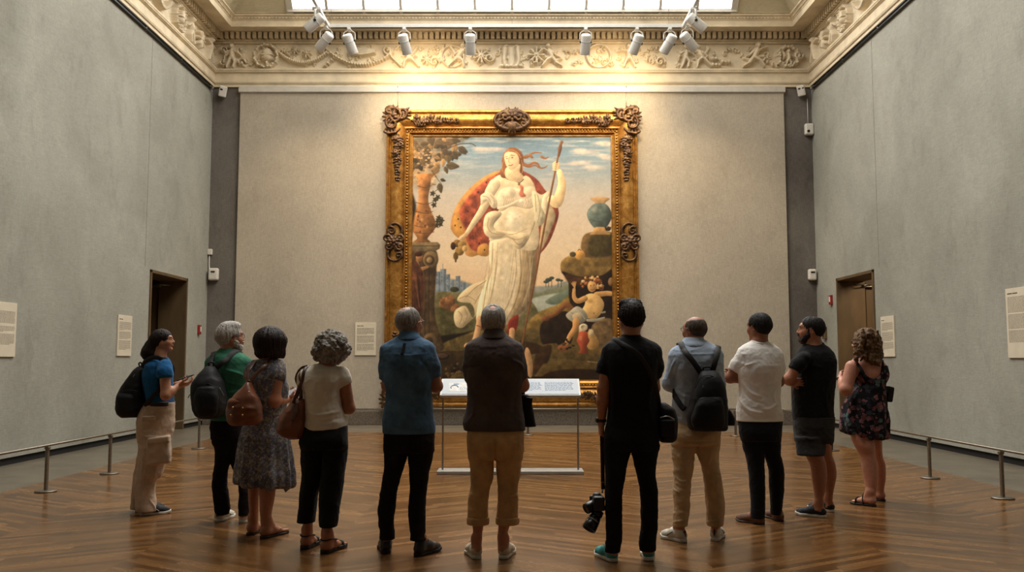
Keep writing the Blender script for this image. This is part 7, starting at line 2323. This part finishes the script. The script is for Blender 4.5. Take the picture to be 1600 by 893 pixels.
F = shirt_field(s, torso, [([w(480, 585, -.01), w(478, 591, .0), w(477, 599, .02)], [.056, .056, .056]), ([w(534, 584, -.01), w(536, 592, -.01), w(538.5, 600, -.01)], [.058, .057, .056])])
F.plane(w(508, 670, 0), np.array([.06, 0, -1]))
garment(s, 'top', F, cloth('white_knit', (222, 214, 198), .06), amp=.007, freq=(8, 8, 9), seed=31, strokes=[([(478, 644), (500, 648), (532, 642)], .012, .012), ([(476, 654), (505, 658), (536, 652)], .012, -.008), ([(524, 600), (514, 610), (508, 622)], .014, -.01), ([(529, 590), (520, 600)], .01, .008), ([(480, 610), (490, 630), (484, 642)], .016, .008)])
hips = [(664, 470, 543, .13), (688, 469, 543, .152, -.02), (700, 470, 542, .14, -.015)]
garment(s, 'cropped_trousers', trouser_field(s, hips, legs), cloth('black_crepe', (11, 11, 12), .2), amp=.006, freq=(9, 9, 7), seed=35, broad=.005)
for ft in feet:
    F = sole_field(ft[0], ft[1], 0, .03, .005, .004); V, Q = F.mesh(); o = part('sandal', V, Q, simple('sandal_sole', (30, 22, 20), .6), s.root)
    o_, u, n, L = shoe_frame(ft[0], ft[1]); at = lambda f, sd, z: o_ + u * f * L + n * sd + np.array([0, 0, z])
    for nm, P in (('instep_strap', [at(.46, -.043, .02), at(.47, -.03, .075), at(.47, .0, .092), at(.47, .03, .075), at(.46, .043, .02)]), ('toe_strap', [at(.7, -.05, .02), at(.7, -.032, .056), at(.7, 0, .062), at(.7, .034, .056), at(.7, .05, .02)]), ('ankle_strap', [at(.42, -.036, .085), at(.22, -.042, .1), at(.05, -.02, .095), at(.05, .02, .095), at(.22, .042, .1), at(.42, .036, .085)])):
        m = MB(); m.tube(smoothed(P, 6), .01, flat=(.010, .003)); m.done(nm, M_SOLEK, o, world=True)
def curls(F):
    F.ell(w(517, 544, -.01), (.125, .13, .125), k=.02)
    rr = random.Random(6)
    for k in range(60):
        a, e = rr.uniform(0, 2 * PI), rr.uniform(-.75, 1.5)
        d = np.array([math.cos(a) * math.cos(e), math.sin(a) * math.cos(e), math.sin(e)])
        F.ell(w(517, 545, -.01) + d * np.array([.122, .13, .118]), (.026, .026, .024), k=.012)
    F.ell(s.hp((0, .66, -.2)), s.hr((.32, .36, .4)), s.hR, .02, 'sub')
hair_cap(s, 'hair', mat_hair('curly_grey', (74, 71, 68), (176, 170, 160), .5, (34, 34, 34)), extra=curls, grow=.08, strands=.011, nape=-.35, fringe=.12, curl=True)
b = empty('tote_bag', w(457, 684, -.04), 'slouchy brown leather tote hanging from the shoulder of the woman in white', 'bag')
F = Field(w(428, 690, -.22), w(486, 615, .14), .007)
F.stack(s.rows([(685, 452, 472, .06, -.05), (680, 440, 477, .1, -.05), (670, 433, 479, .12, -.05), (655, 437, 479.5, .11, -.05), (640, 447, 479.5, .085, -.05), (628, 455, 479, .06, -.05), (624, 457, 478, .045, -.05)]), n=2.3)
V, Q = F.mesh(2); N = normals(V, Q); zr = np.clip((V[:, 2] - w(0, 684, 0)[2]) / .3, 0, 1)
V = V + N * (.012 * zr * (1 - 2 * np.abs(vnoise(V * np.array([16, 16, 4]), 5))) + .006 * fbm(V * 10, 4))[:, None]; body = part('bag_body', V, Q, M_LEATHER, b)
for x0, x1, dy in ((458, 470, -.12), (460, 476, .02)):
    m = MB(); leather_strap_loop(m, [w(x0, 630, dy), w(x0 + 8, 608, dy - .0), w(x0 + 17, 588, -.09 if dy < 0 else .0), w(481, 576, -.03), w(482, 579, .02), w(x1 + 2, 600, dy * .6), w(x1 - 3, 630, dy + .02)], .011, .004, s); m.done('handle', M_LEATHERD, b, world=True)
m = MB(); leather_strap_loop(m, [w(463, 628, -.115), w(461, 645, -.155), w(457, 657, -.17)], .016, .004); m.done('closing_tab', M_LEATHERD, b, world=True)

# ---------------------------------------------------------------- man in the pale blue shirt
s = Person('balding man in a pale blue long-sleeved shirt and khaki trousers, arms folded', mean_y(847, 845) + .05, 1092, (184, 126, 98))
w = s.w
s.head(1085, 494, 538, -32, 4, 0, .03, neck=(1086, 541, 12.5), wide=1.06)
torso = [(530, 1068, 1100, .062, .01), (537, 1060, 1113, .09), (545, 1049, 1124, .11, -.01), (556, 1045, 1128, .125, -.02), (575, 1047, 1128, .14, -.02), (600, 1051, 1126, .14), (630, 1050.5, 1126, .14), (648, 1052, 1127, .145), (661, 1055, 1128, .145)]
SL, EL, SR, ER = w(1057, 557, -.01), w(1046, 599, .0), w(1117, 557, -.01), w(1122, 600, .04)
arms = crossed(s, SL, EL, SR, ER, grip='L')
legs = [[(700, 1049, 1089, .1), (710, 1050, 1085, .097), (732, 1052.5, 1083, .087), (754.5, 1052.5, 1078.5, .08), (766, 1051.5, 1077.5, .08), (788, 1053, 1077, .076), (810.5, 1051, 1075, .074), (821, 1050.5, 1074.5, .073)],
        [(700, 1085, 1125, .1), (710, 1089.5, 1123, .097), (732, 1097, 1124, .087), (754.5, 1100.7, 1127.5, .08), (777, 1102, 1131, .08), (799, 1104, 1132, .077), (812, 1103.5, 1131, .074), (821, 1105, 1129.5, .072)]]
feet = [(fpt(1071, 847), fpt(1033, 838)), (fpt(1116, 845), fpt(1129, 832))]
s.body(torso, arms, [thin(l, 3) for l in legs], feet)
al, ar = arms
F = shirt_field(s, torso, [([SL, EL, EL + (al[0][3] - EL) * .5, EL + (al[0][3] - EL) * .93], [.058, .054, .05, .042]), ([SR, ER, ER + (ar[0][3] - ER) * .5, ER + (ar[0][3] - ER) * .9], [.058, .054, .05, .042])])
sh = garment(s, 'shirt', F, cloth('pale_blue_oxford', (166, 182, 202), .06), amp=.008, freq=(8, 8, 9), seed=41, strokes=[([(1058, 552), (1090, 553), (1122, 552)], .006, .004), ([(1056, 560), (1050, 575), (1044, 590)], .009, .009), ([(1062, 565), (1056, 585), (1050, 598)], .009, -.009), ([(1056, 610), (1068, 618), (1078, 622)], .011, .01), ([(1053, 630), (1064, 640), (1074, 642)], .011, .01), ([(1056, 648), (1066, 652)], .01, -.008)])
collar(s, [(527, 1069, 1099, .066, .0), (532, 1066, 1102, .076, -.006), (538, 1062, 1107, .09, -.016), (541, 1061, 1108, .094, -.018)], MATS['pale_blue_oxford'], sh)
hips = [(655, 1055, 1126, .12), (680, 1050, 1125.5, .142, -.02), (694, 1049.5, 1125, .132, -.015)]
M_KHAKI2 = cloth('light_khaki_cotton', (188, 160, 124), .1)
garment(s, 'trousers', trouser_field(s, hips, legs), M_KHAKI2, amp=.007, freq=(7, 7, 12), seed=45, broad=.005, strokes=[([(1056, 745), (1066, 752), (1077, 749)], .007, .013), ([(1055, 756), (1064, 762), (1076, 758)], .007, -.01), ([(1054, 764), (1062, 770)], .006, .011), ([(1060, 710), (1070, 728), (1074, 740)], .01, .01), ([(1112, 705), (1104, 730)], .01, .008), ([(1052, 815), (1074, 812)], .006, .01), ([(1105, 815), (1128, 811)], .006, .01), ([(1051, 688), (1088, 690), (1124, 689)], .006, -.008)])
for ft in feet: shoe(s, ft[0], ft[1], 'sneaker', M_WSHOE, M_SOLEW, laces=M_SOLEW, accent=M_SOLEK)
hair_cap(s, 'hair', mat_hair('thin_brown_hair', (54, 46, 40), (104, 92, 82)), cuts=[((0, .1, .62), (.42, .5, .34)), ((0, .5, .3), (.5, .4, .5))], grow=.015, strands=.003, nape=-.26, taper=.1)
glasses(s, M_FRAME)
def logo(b, body):
    m = MB()
    for k in range(6): m.box(tuple(w(1108 + k * 1.7, 611.5 + k * .25, -.325)), (.005, .003, .006 + .004 * (k % 2)), .0005)
    m.done('logo_stitching', simple('grey_thread', (140, 140, 142), .6), body, world=True)
    m = MB(); m.lathe([(0, .002), (.016, .002), (.018, -.002)], 16, Matrix.Translation(w(1114, 652, -.335)) @ Matrix.Rotation(PI / 2, 4, 'X') @ Matrix.Diagonal((1.3, .6, 1, 1))); m.done('badge', simple('grey_badge', (104, 106, 108), .5), body, world=True)
    F = Field(w(1130, 668, -.25), w(1150, 636, .0), .005); F.stack(s.rows([(664, 1133, 1147, .06, -.13), (655, 1132, 1147.5, .065, -.13), (642, 1132, 1141, .06, -.13), (639, 1133, 1139, .05, -.13)]), n=3); V, Q = F.mesh(); part('side_pocket', V, Q, M_NYLON, b)
    m = MB(); m.box(tuple(w(1069, 639, -.1)), (.03, .012, .05), .004); m.done('buckle', M_ZIP, b, world=True)
backpack('black backpack on the back of the man in pale blue', s, [(672, 1082, 1134, .08, -.22), (668, 1077, 1136, .1, -.225), (650, 1073.5, 1136.5, .11, -.23), (630, 1078, 1135.5, .11, -.23), (610, 1083, 1133, .105, -.23), (592, 1089, 1127, .09, -.22), (582, 1093, 1121, .07, -.2), (578, 1097, 1116, .05, -.19)], M_NYLON,
         [([w(1095, 582, -.19), w(1084, 566, -.19), w(1073, 552, -.165), w(1067, 543, -.09), w(1066, 541, .0), w(1064, 552, .1), w(1062, 590, .16), w(1057, 606, .06), w(1060, 622, -.06), w(1070, 640, -.12)], .021), ([w(1113, 581, -.19), w(1117, 566, -.19), w(1121, 552, -.15), w(1122, 544, -.07), w(1119, 545, .03), w(1116, 570, .14)], .021)],
         pocket=[(668, 1083, 1130, .05, -.32), (655, 1080, 1132, .06, -.32), (635, 1086, 1131, .06, -.32), (622, 1092, 1128, .045, -.31), (618, 1096, 1124, .03, -.3)], handle=[w(1098, 580, -.19), w(1100, 573.5, -.21), w(1110, 573.5, -.21), w(1111, 580, -.19)], extra=logo,
         zips=[[w(1098, 605, -.325), w(1099, 602, -.33)], [w(1086, 606, -.29), w(1095, 590, -.3), w(1108, 586, -.3), w(1122, 592, -.29), w(1130, 606, -.28)], [w(1088, 626, -.37), w(1106, 621, -.375), w(1126, 626, -.36)]])

# ---------------------------------------------------------------- man in the white T-shirt
s = Person('dark-haired man in a plain white T-shirt and navy trousers, arms folded', mean_y(819, 814) + .02, 1186, (150, 100, 74))
w = s.w
s.head(1186, 489, 534, -28, 3, 0, .02, neck=(1187, 538, 11), wide=.98)
torso = [(533, 1172, 1201, .06), (539, 1160, 1211, .09), (546, 1153, 1218, .11, -.01), (560, 1151, 1221, .125, -.02), (580, 1152, 1221, .14, -.02), (604, 1154, 1219, .135), (618, 1153, 1219, .135), (632, 1151.5, 1220, .14), (645, 1151, 1222, .14), (657.5, 1151, 1223.5, .14)]
SL, EL, SR, ER = w(1161, 557, -.01), w(1140.5, 590, .02), w(1212, 557, -.01), w(1217, 596, .06)
arms = crossed(s, SL, EL, SR, ER, grip='L')
legs = [[(695, 1160, 1196, .1), (710, 1165, 1193.5, .097), (733, 1168.7, 1194, .087), (753.5, 1170.7, 1195, .077), (784.6, 1173, 1195.6, .072), (803, 1173, 1195, .067), (809, 1173, 1195, .067)], [(695, 1187, 1219.5, .1), (710, 1194, 1219.5, .097), (733, 1201, 1224.5, .083), (753, 1202, 1225, .078), (774, 1203, 1223.5, .073), (795, 1204, 1221, .067), (803, 1204, 1220.5, .067)]]
shin = [[(r[0], r[1] + 4, r[2] - 4, r[3] - .015) for r in l[:-2]] + e for l, e in zip(legs, ([(790, 1177, 1192, .045), (812, 1180, 1192, .036)], [(790, 1206, 1218, .045), (808, 1207, 1217, .036)]))]
feet = [(fpt(1194, 819), fpt(1149, 812)), (fpt(1221, 814), fpt(1198, 805))]
s.body(torso, arms, shin, feet)
F = shirt_field(s, torso, [([SL, w(1151, 570, .0), w(1147.5, 578, .01)], [.06, .058, .056]), ([SR, w(1215, 573, .0), w(1216, 584, .02)], [.06, .058, .056])])
sh = garment(s, 't_shirt', F, cloth('white_jersey', (234, 231, 226), .04), amp=.006, freq=(8, 8, 8), seed=51, strokes=[([(1158, 566), (1166, 570), (1180, 566)], .009, .01), ([(1156, 575), (1164, 568), (1162, 556)], .008, -.009), ([(1160, 596), (1172, 612), (1190, 620)], .012, .012), ([(1156, 602), (1172, 622), (1196, 632)], .01, -.01), ([(1154, 622), (1170, 640), (1196, 646)], .012, .012), ([(1156, 636), (1180, 652), (1206, 652)], .011, -.01), ([(1218, 600), (1208, 616), (1212, 630)], .012, .008), ([(1217, 628), (1204, 638), (1190, 640)], .012, .009), ([(1174, 600), (1184, 602), (1196, 596)], .012, .007)])
collar(s, [(531.5, 1173, 1199, .064, -.002), (534.5, 1171, 1202, .072, -.006), (537, 1170, 1203.5, .076, -.01)], MATS['white_jersey'], sh, 'neckband')
hips = [(652, 1152.5, 1223, .12), (676, 1156, 1220, .137, -.015), (688, 1158.5, 1219, .128, -.01)]
garment(s, 'trousers', trouser_field(s, hips, legs), cloth('navy_black_cotton', (13, 14, 19), .2), amp=.004, freq=(8, 8, 12), seed=55, broad=.003)
for ft in feet: shoe(s, ft[0], ft[1], 'loafer', simple('brown_suede', (104, 72, 56), .8, 0, .12, 30, .2, 220), simple('brown_sole', (54, 34, 26), .6), t=.016)
hair_cap(s, 'hair', mat_hair('black_cropped', (10, 9, 9), (30, 26, 24)), grow=.04, strands=.004, nape=-.32, taper=.15)

# ---------------------------------------------------------------- bearded man in shorts
s = Person('bearded man in a black T-shirt and dark grey shorts, turned to the left', mean_y(808.5, 800) + .02, 1282, (168, 116, 88))
w = s.w
s.head(1267, 494, 537, -68, 4, 0, 0, neck=(1272, 540, 11.5))
torso = [(536, 1259, 1285, .07), (543, 1250, 1295, .11), (552, 1246, 1302, .15), (567, 1244.5, 1306.5, .165), (590, 1244, 1305, .165), (609, 1241, 1303, .16), (621, 1239, 1302, .16), (640, 1239, 1301, .16), (656, 1240, 1303, .16)]
hn = dict(wrist=w(1243, 597, .02), d=(.15, .95, .1), n=(.9, -.1, 0), side=1, curl=(.4, .5, .4))
hf = dict(wrist=w(1236, 597, -.03), d=(.55, -.75, .05), n=(.75, .4, 0), side=-1, curl=(.6, .7, .5))
arms = [armset(s, w(1254, 561, -.13), w(1232.5, 592, -.12), w(1243, 597, .02), (.054, .047, .043, .03), hn), armset(s, w(1255, 561, .13), w(1233, 594, .15), w(1236, 597, -.03), (.052, .045, .04, .029), hf)]
near = [(682, 1242, 1291, .1, -.08), (700, 1244.5, 1288.5, .097, -.085), (711, 1246, 1288, .097, -.085)]
far = [(682, 1262, 1301, .1, .085), (700, 1266, 1300, .097, .09), (708.5, 1268, 1299, .097, .09)]
sk = [[(690, 1255, 1288, .08, -.085), (711.6, 1259.4, 1287, .075, -.085), (725.7, 1266, 1290.7, .066, -.085), (742, 1268, 1292, .063, -.085), (766, 1271.5, 1289, .054, -.08), (786, 1273, 1284.5, .042, -.075), (796, 1273, 1285, .04, -.075)], [(690, 1270, 1299, .08, .09), (711, 1278, 1299.7, .075, .09), (725.7, 1282, 1305, .066, .09), (742, 1285, 1306.5, .062, .09), (766, 1288.7, 1302, .05, .09), (783, 1289.5, 1299, .04, .09), (791, 1289, 1299, .04, .09)]]
feet = [(fpt(1291, 808.5), fpt(1242, 803)), (fpt(1303, 800), fpt(1262, 794))]
s.body(torso, arms, sk, feet)
F = shirt_field(s, torso, [([w(1255, 560, -.12), w(1247, 569, -.135), w(1241, 578, -.14)], [.064, .061, .06]), ([w(1256, 560, .12), w(1247, 570, .14), w(1242, 578, .15)], [.064, .06, .058])])
sh = garment(s, 't_shirt', F, cloth('soft_black_jersey', (12, 12, 13), .25), amp=.006, freq=(8, 8, 7), seed=61, strokes=[([(1256, 570), (1262, 590), (1258, 620)], .016, .009), ([(1296, 590), (1290, 620), (1296, 650)], .016, .008)])
collar(s, [(534.5, 1258.5, 1286, .068, .0), (537.5, 1256.5, 1288, .076, .0), (540, 1255, 1289.5, .08, .0)], MATS['soft_black_jersey'], sh, 'neckband')
hips = [(650, 1240, 1303, .16), (668, 1241, 1302, .17), (682, 1242, 1301, .17), (690, 1243, 1300, .165)]
garment(s, 'shorts', trouser_field(s, hips, [near, far]), cloth('charcoal_cotton', (42, 40, 38), .18), amp=.006, freq=(8, 8, 8), seed=65, broad=.004, strokes=[([(1246, 660), (1252, 670), (1262, 676)], .01, .008), ([(1250, 680), (1266, 686), (1280, 684)], .01, .008)])
for ft in feet: shoe(s, ft[0], ft[1], 'sneaker', simple('navy_mesh', (22, 25, 34), .75, 0, .2, 40, .3, 260), M_SOLEW, laces=M_SOLEK)
hair_cap(s, 'hair', mat_hair('black_receding', (11, 9, 8), (34, 28, 24)), cuts=[((0, -.12, .56), (.15, .2, .12))], grow=.035, strands=.004, nape=-.32, fringe=.24, taper=.13)
F = Field(s.hc - .17, s.hc + .17, .005)
F.ell(s.hp((0, .22, -.38)), s.hr((.2, .2, .17)), s.hR)
for g in (-1, 1): F.chain([s.hp((g * .285, .05, .02)), s.hp((g * .255, .07, -.2)), s.hp((g * .17, .2, -.36))], [.013, .024, .034], .02)
F.ell(s.hp((0, .42, -.2)), s.hr((.13, .05, .04)), s.hR, .01); F.ell(s.hp((0, .46, -.265)), s.hr((.08, .06, .025)), s.hR, .004, 'sub')
V, Q = F.mesh(); V = V + normals(V, Q) * (.004 * vnoise(V * 90, 3))[:, None]; part('beard', V, Q, mat_hair('black_beard', (16, 13, 12), (42, 34, 30)), s.root)

# ---------------------------------------------------------------- woman in the flowered playsuit
s = Person('woman with wavy light brown hair in a short dark flowered playsuit and black sandals', mean_y(791, 782.5) + .02, 1362, (196, 140, 116))
w = s.w
s.head(1352, 515, 557, -50, 4, 0, 0, neck=(1356, 561, 11.5))
torso = [(556, 1343, 1368, .07), (562, 1331, 1377, .11), (572, 1328, 1382, .135), (585, 1331, 1384, .15), (600, 1337, 1379, .145), (619, 1327, 1380, .16), (640, 1320, 1382, .165), (665, 1322, 1382, .165)]
hn = dict(wrist=w(1313, 590, .08), d=(.25, .7, .5), n=(.8, -.2, -.3), side=1, curl=(.4, .6, .5), L=.95)
hf = dict(wrist=w(1328, 596, .2), d=(-.9, -.1, .3), n=(.2, -.9, .2), side=1, curl=(.4, .5, .4), L=.95)
arms = [armset(s, w(1331, 573, -.08), w(1321.5, 608, -.12), w(1313, 590, .08), (.064, .058, .05, .029), hn), armset(s, w(1376, 573, .06), w(1368, 612, .18), w(1328, 596, .2), (.058, .05, .045, .029), hf)]
near = [(640, 1330, 1362, .08, -.06), (660, 1328, 1363, .082, -.075), (682, 1330, 1364, .08, -.08), (695, 1335, 1366, .088, -.085), (712.7, 1344.5, 1367.5, .07, -.085), (727, 1346.5, 1371, .068, -.085), (748.5, 1350.5, 1370.6, .064, -.08), (766, 1352.7, 1369, .05, -.08), (776, 1354, 1368, .043, -.075), (782, 1354, 1368, .042, -.075)]
far = [(640, 1350, 1378, .08, .07), (660, 1352, 1379, .09, .08), (686, 1358, 1377, .088, .09), (712.7, 1363, 1378.5, .068, .09), (727, 1367, 1383, .065, .09), (748.5, 1368, 1383, .058, .09), (766, 1370, 1380, .044, .09), (775, 1370.5, 1380, .042, .09)]
feet = [(fpt(1368, 791), fpt(1330, 786), True), (fpt(1382, 782.5), fpt(1352, 778), True)]
s.body(torso, arms, [near, far], feet, shrink=.004)
M_PLAY = mat_floral('dark_rose_print', [(168, 112, 116), (44, 42, 50), (142, 92, 98), (60, 62, 70), (100, 122, 120), (150, 104, 108), (92, 62, 70)], 21, (24, 23, 29), .52)
rows_ = [(571, 1333, 1384.5, .14), (585, 1333, 1386, .158), (600, 1337, 1381, .155), (619, 1326, 1382, .168), (639, 1318, 1384, .178), (657, 1316, 1386, .184), (672, 1316, 1386, .184), (683, 1318, 1385, .182)]
F = shirt_field(s, rows_, [], pad=.004)
F.ell(w(1366, 566, -.18), (.115, .16, .155), None, .01, 'sub'); F.ell(w(1330, 566, -.05), (.075, .3, .12), None, .01, 'sub'); F.ell(w(1392, 564, .03), (.06, .3, .09), None, .01, 'sub')
F.plane(w(1345, 682, 0), np.array([-.32, 0, -1]))
V, Q = F.mesh(2); c = w(1352, 650, 0); th = np.arctan2(V[:, 1] - c[1], V[:, 0] - c[0]); k = np.clip((w(1352, 618, 0)[2] - V[:, 2]) / .3, 0, 1)
V = V + normals(V, Q) * (k * .012 * np.sin(th * 11 + np.sin(th * 3)) + .005 * fbm(V * 9, 3) + .004 * (1 - 2 * np.abs(vnoise(V * np.array([8, 8, 12]), 6))))[:, None]
ps = part('playsuit', V, Q, M_PLAY, s.root)
strap('shoulder_strap', hug(s, [w(1352, 590, -.165), w(1346, 577, -.16), w(1339, 567, -.125), (w(1336, 561.5, -.04)), w(1337, 565, .06), w(1342, 580, .14)], .004), .014, .003, M_PLAY, ps, hugged=True)
strap('shoulder_strap', hug(s, [w(1379, 590, -.14), w(1381, 578, -.13), w(1379, 567, -.08), w(1376, 562, .0), w(1374, 568, .09)], .004), .014, .003, M_PLAY, ps, hugged=True)
for ft in feet:
    F = sole_field(ft[0], ft[1], 0, .02, .004, .004); V, Q = F.mesh(); o = part('sandal', V, Q, simple('sandal_black', (26, 22, 21), .6), s.root)
    o_, u, n, L = shoe_frame(ft[0], ft[1]); at = lambda f, sd, z: o_ + u * f * L + n * sd + np.array([0, 0, z])
    for nm, P, hw in (('instep_strap', [at(.38, -.042, .015), at(.42, -.034, .07), at(.45, .0, .098), at(.42, .034, .07), at(.38, .042, .015)], .014), ('toe_strap', [at(.68, -.05, .012), at(.69, -.034, .05), at(.7, 0, .058), at(.69, .036, .05), at(.68, .05, .012)], .014)):
        m = MB(); m.tube(smoothed(P, 6), .01, flat=(hw, .003), up=u); m.done(nm, M_SOLEK, o, world=True)
def waves(F):
    F.ell(w(1355, 531, -.01), (.125, .13, .118), k=.02)
    F.stack(s.rows([(567, 1354, 1373, .07, -.05), (560, 1345, 1378, .1, -.04), (548, 1336, 1378, .125, -.02), (535, 1333, 1376, .13, -.01)]), .03)
    rr = random.Random(3)
    for k in range(34):
        x = rr.uniform(1336, 1376); y = rr.uniform(522, 566)
        F.chain([w(x, y - 9, -.13), w(x + rr.uniform(-2, 2), y, -.14), w(x + rr.uniform(-3, 3), y + 7, -.11)], [.010, .014, .009], .014)
    F.ell(s.hp((0, .64, -.16)), s.hr((.33, .36, .46)), s.hR, .02, 'sub')
hair_cap(s, 'hair', mat_hair('wavy_light_brown', (46, 34, 25), (136, 104, 72), .45, (70, 70, 14)), extra=waves, grow=.07, strands=.006, nape=-.45, fringe=.1, curl=True)
glasses(s, M_FRAME)
watch(s, w(1314, 591.5, .06), (-.1, .6, -.55), .03)
b = empty('clutch_bag', w(1384, 615, .03), 'small black bag at the right side of the woman in the playsuit', 'bag')
F = Field(w(1374, 632, -.12), w(1394, 598, .16), .006); F.box(w(1383.5, 615, .02), (.035, .09, .075), np.array(Euler((0, .2, .2)).to_matrix()), .015); V, Q = F.mesh(); V = V + normals(V, Q) * (.003 * fbm(V * 15, 2))[:, None]; o = part('bag_body', V, Q, M_NYLON, b)
m = MB(); m.box(tuple(w(1384.5, 608, -.07)), (.05, .012, .06), .005, rot=Euler((0, .2, .2))); m.done('flap', M_NYLON, b, world=True)
m = MB(); leather_strap_loop(m, [w(1382, 604, .08), w(1383, 585, .12), w(1379, 566, .06), w(1377, 562, .01), w(1372, 570, -.0)], .008); m.done('strap', M_STRAP, b, world=True)
# ================================================================ camera, added doorway fill light, view
cam = bpy.data.cameras.new('camera'); co = bpy.data.objects.new('camera', cam); COL.objects.link(co)
cam.sensor_width = 36.0; cam.lens = 36.0 * F_PX / 1600.0
co.location = (0, 0, CAM_Z); co.rotation_euler = (PI / 2 + TH, 0, 0)
cam.clip_end = 100
SC.camera = co

door_fill = bpy.data.lights.new('lamp', 'AREA'); lo = bpy.data.objects.new('lamp', door_fill); COL.objects.link(lo); door_fill.energy = 45; door_fill.size = .6; door_fill.color = (1, .8, .55); lo.location = (RX + 1.2, (DY0 + DY1) / 2 - .6, 3.3)  # unseen area light added behind the right doorway to brighten its lining
w = bpy.data.worlds.new('world'); SC.world = w; w.use_nodes = True
w.node_tree.nodes['Background'].inputs[0].default_value = (.8, .85, 1, 1)
w.node_tree.nodes['Background'].inputs[1].default_value = 0.0

vs = SC.view_settings
SC.display_settings.display_device = 'sRGB'
vs.view_transform = 'Standard'; vs.look = 'None'; vs.exposure = 0.0; vs.gamma = 1.0; vs.use_curve_mapping = False
SC.cycles.use_denoising = True
SC.cycles.max_bounces = 6; SC.cycles.diffuse_bounces = 4; SC.cycles.glossy_bounces = 3
SC.cycles.sample_clamp_indirect = 6.0
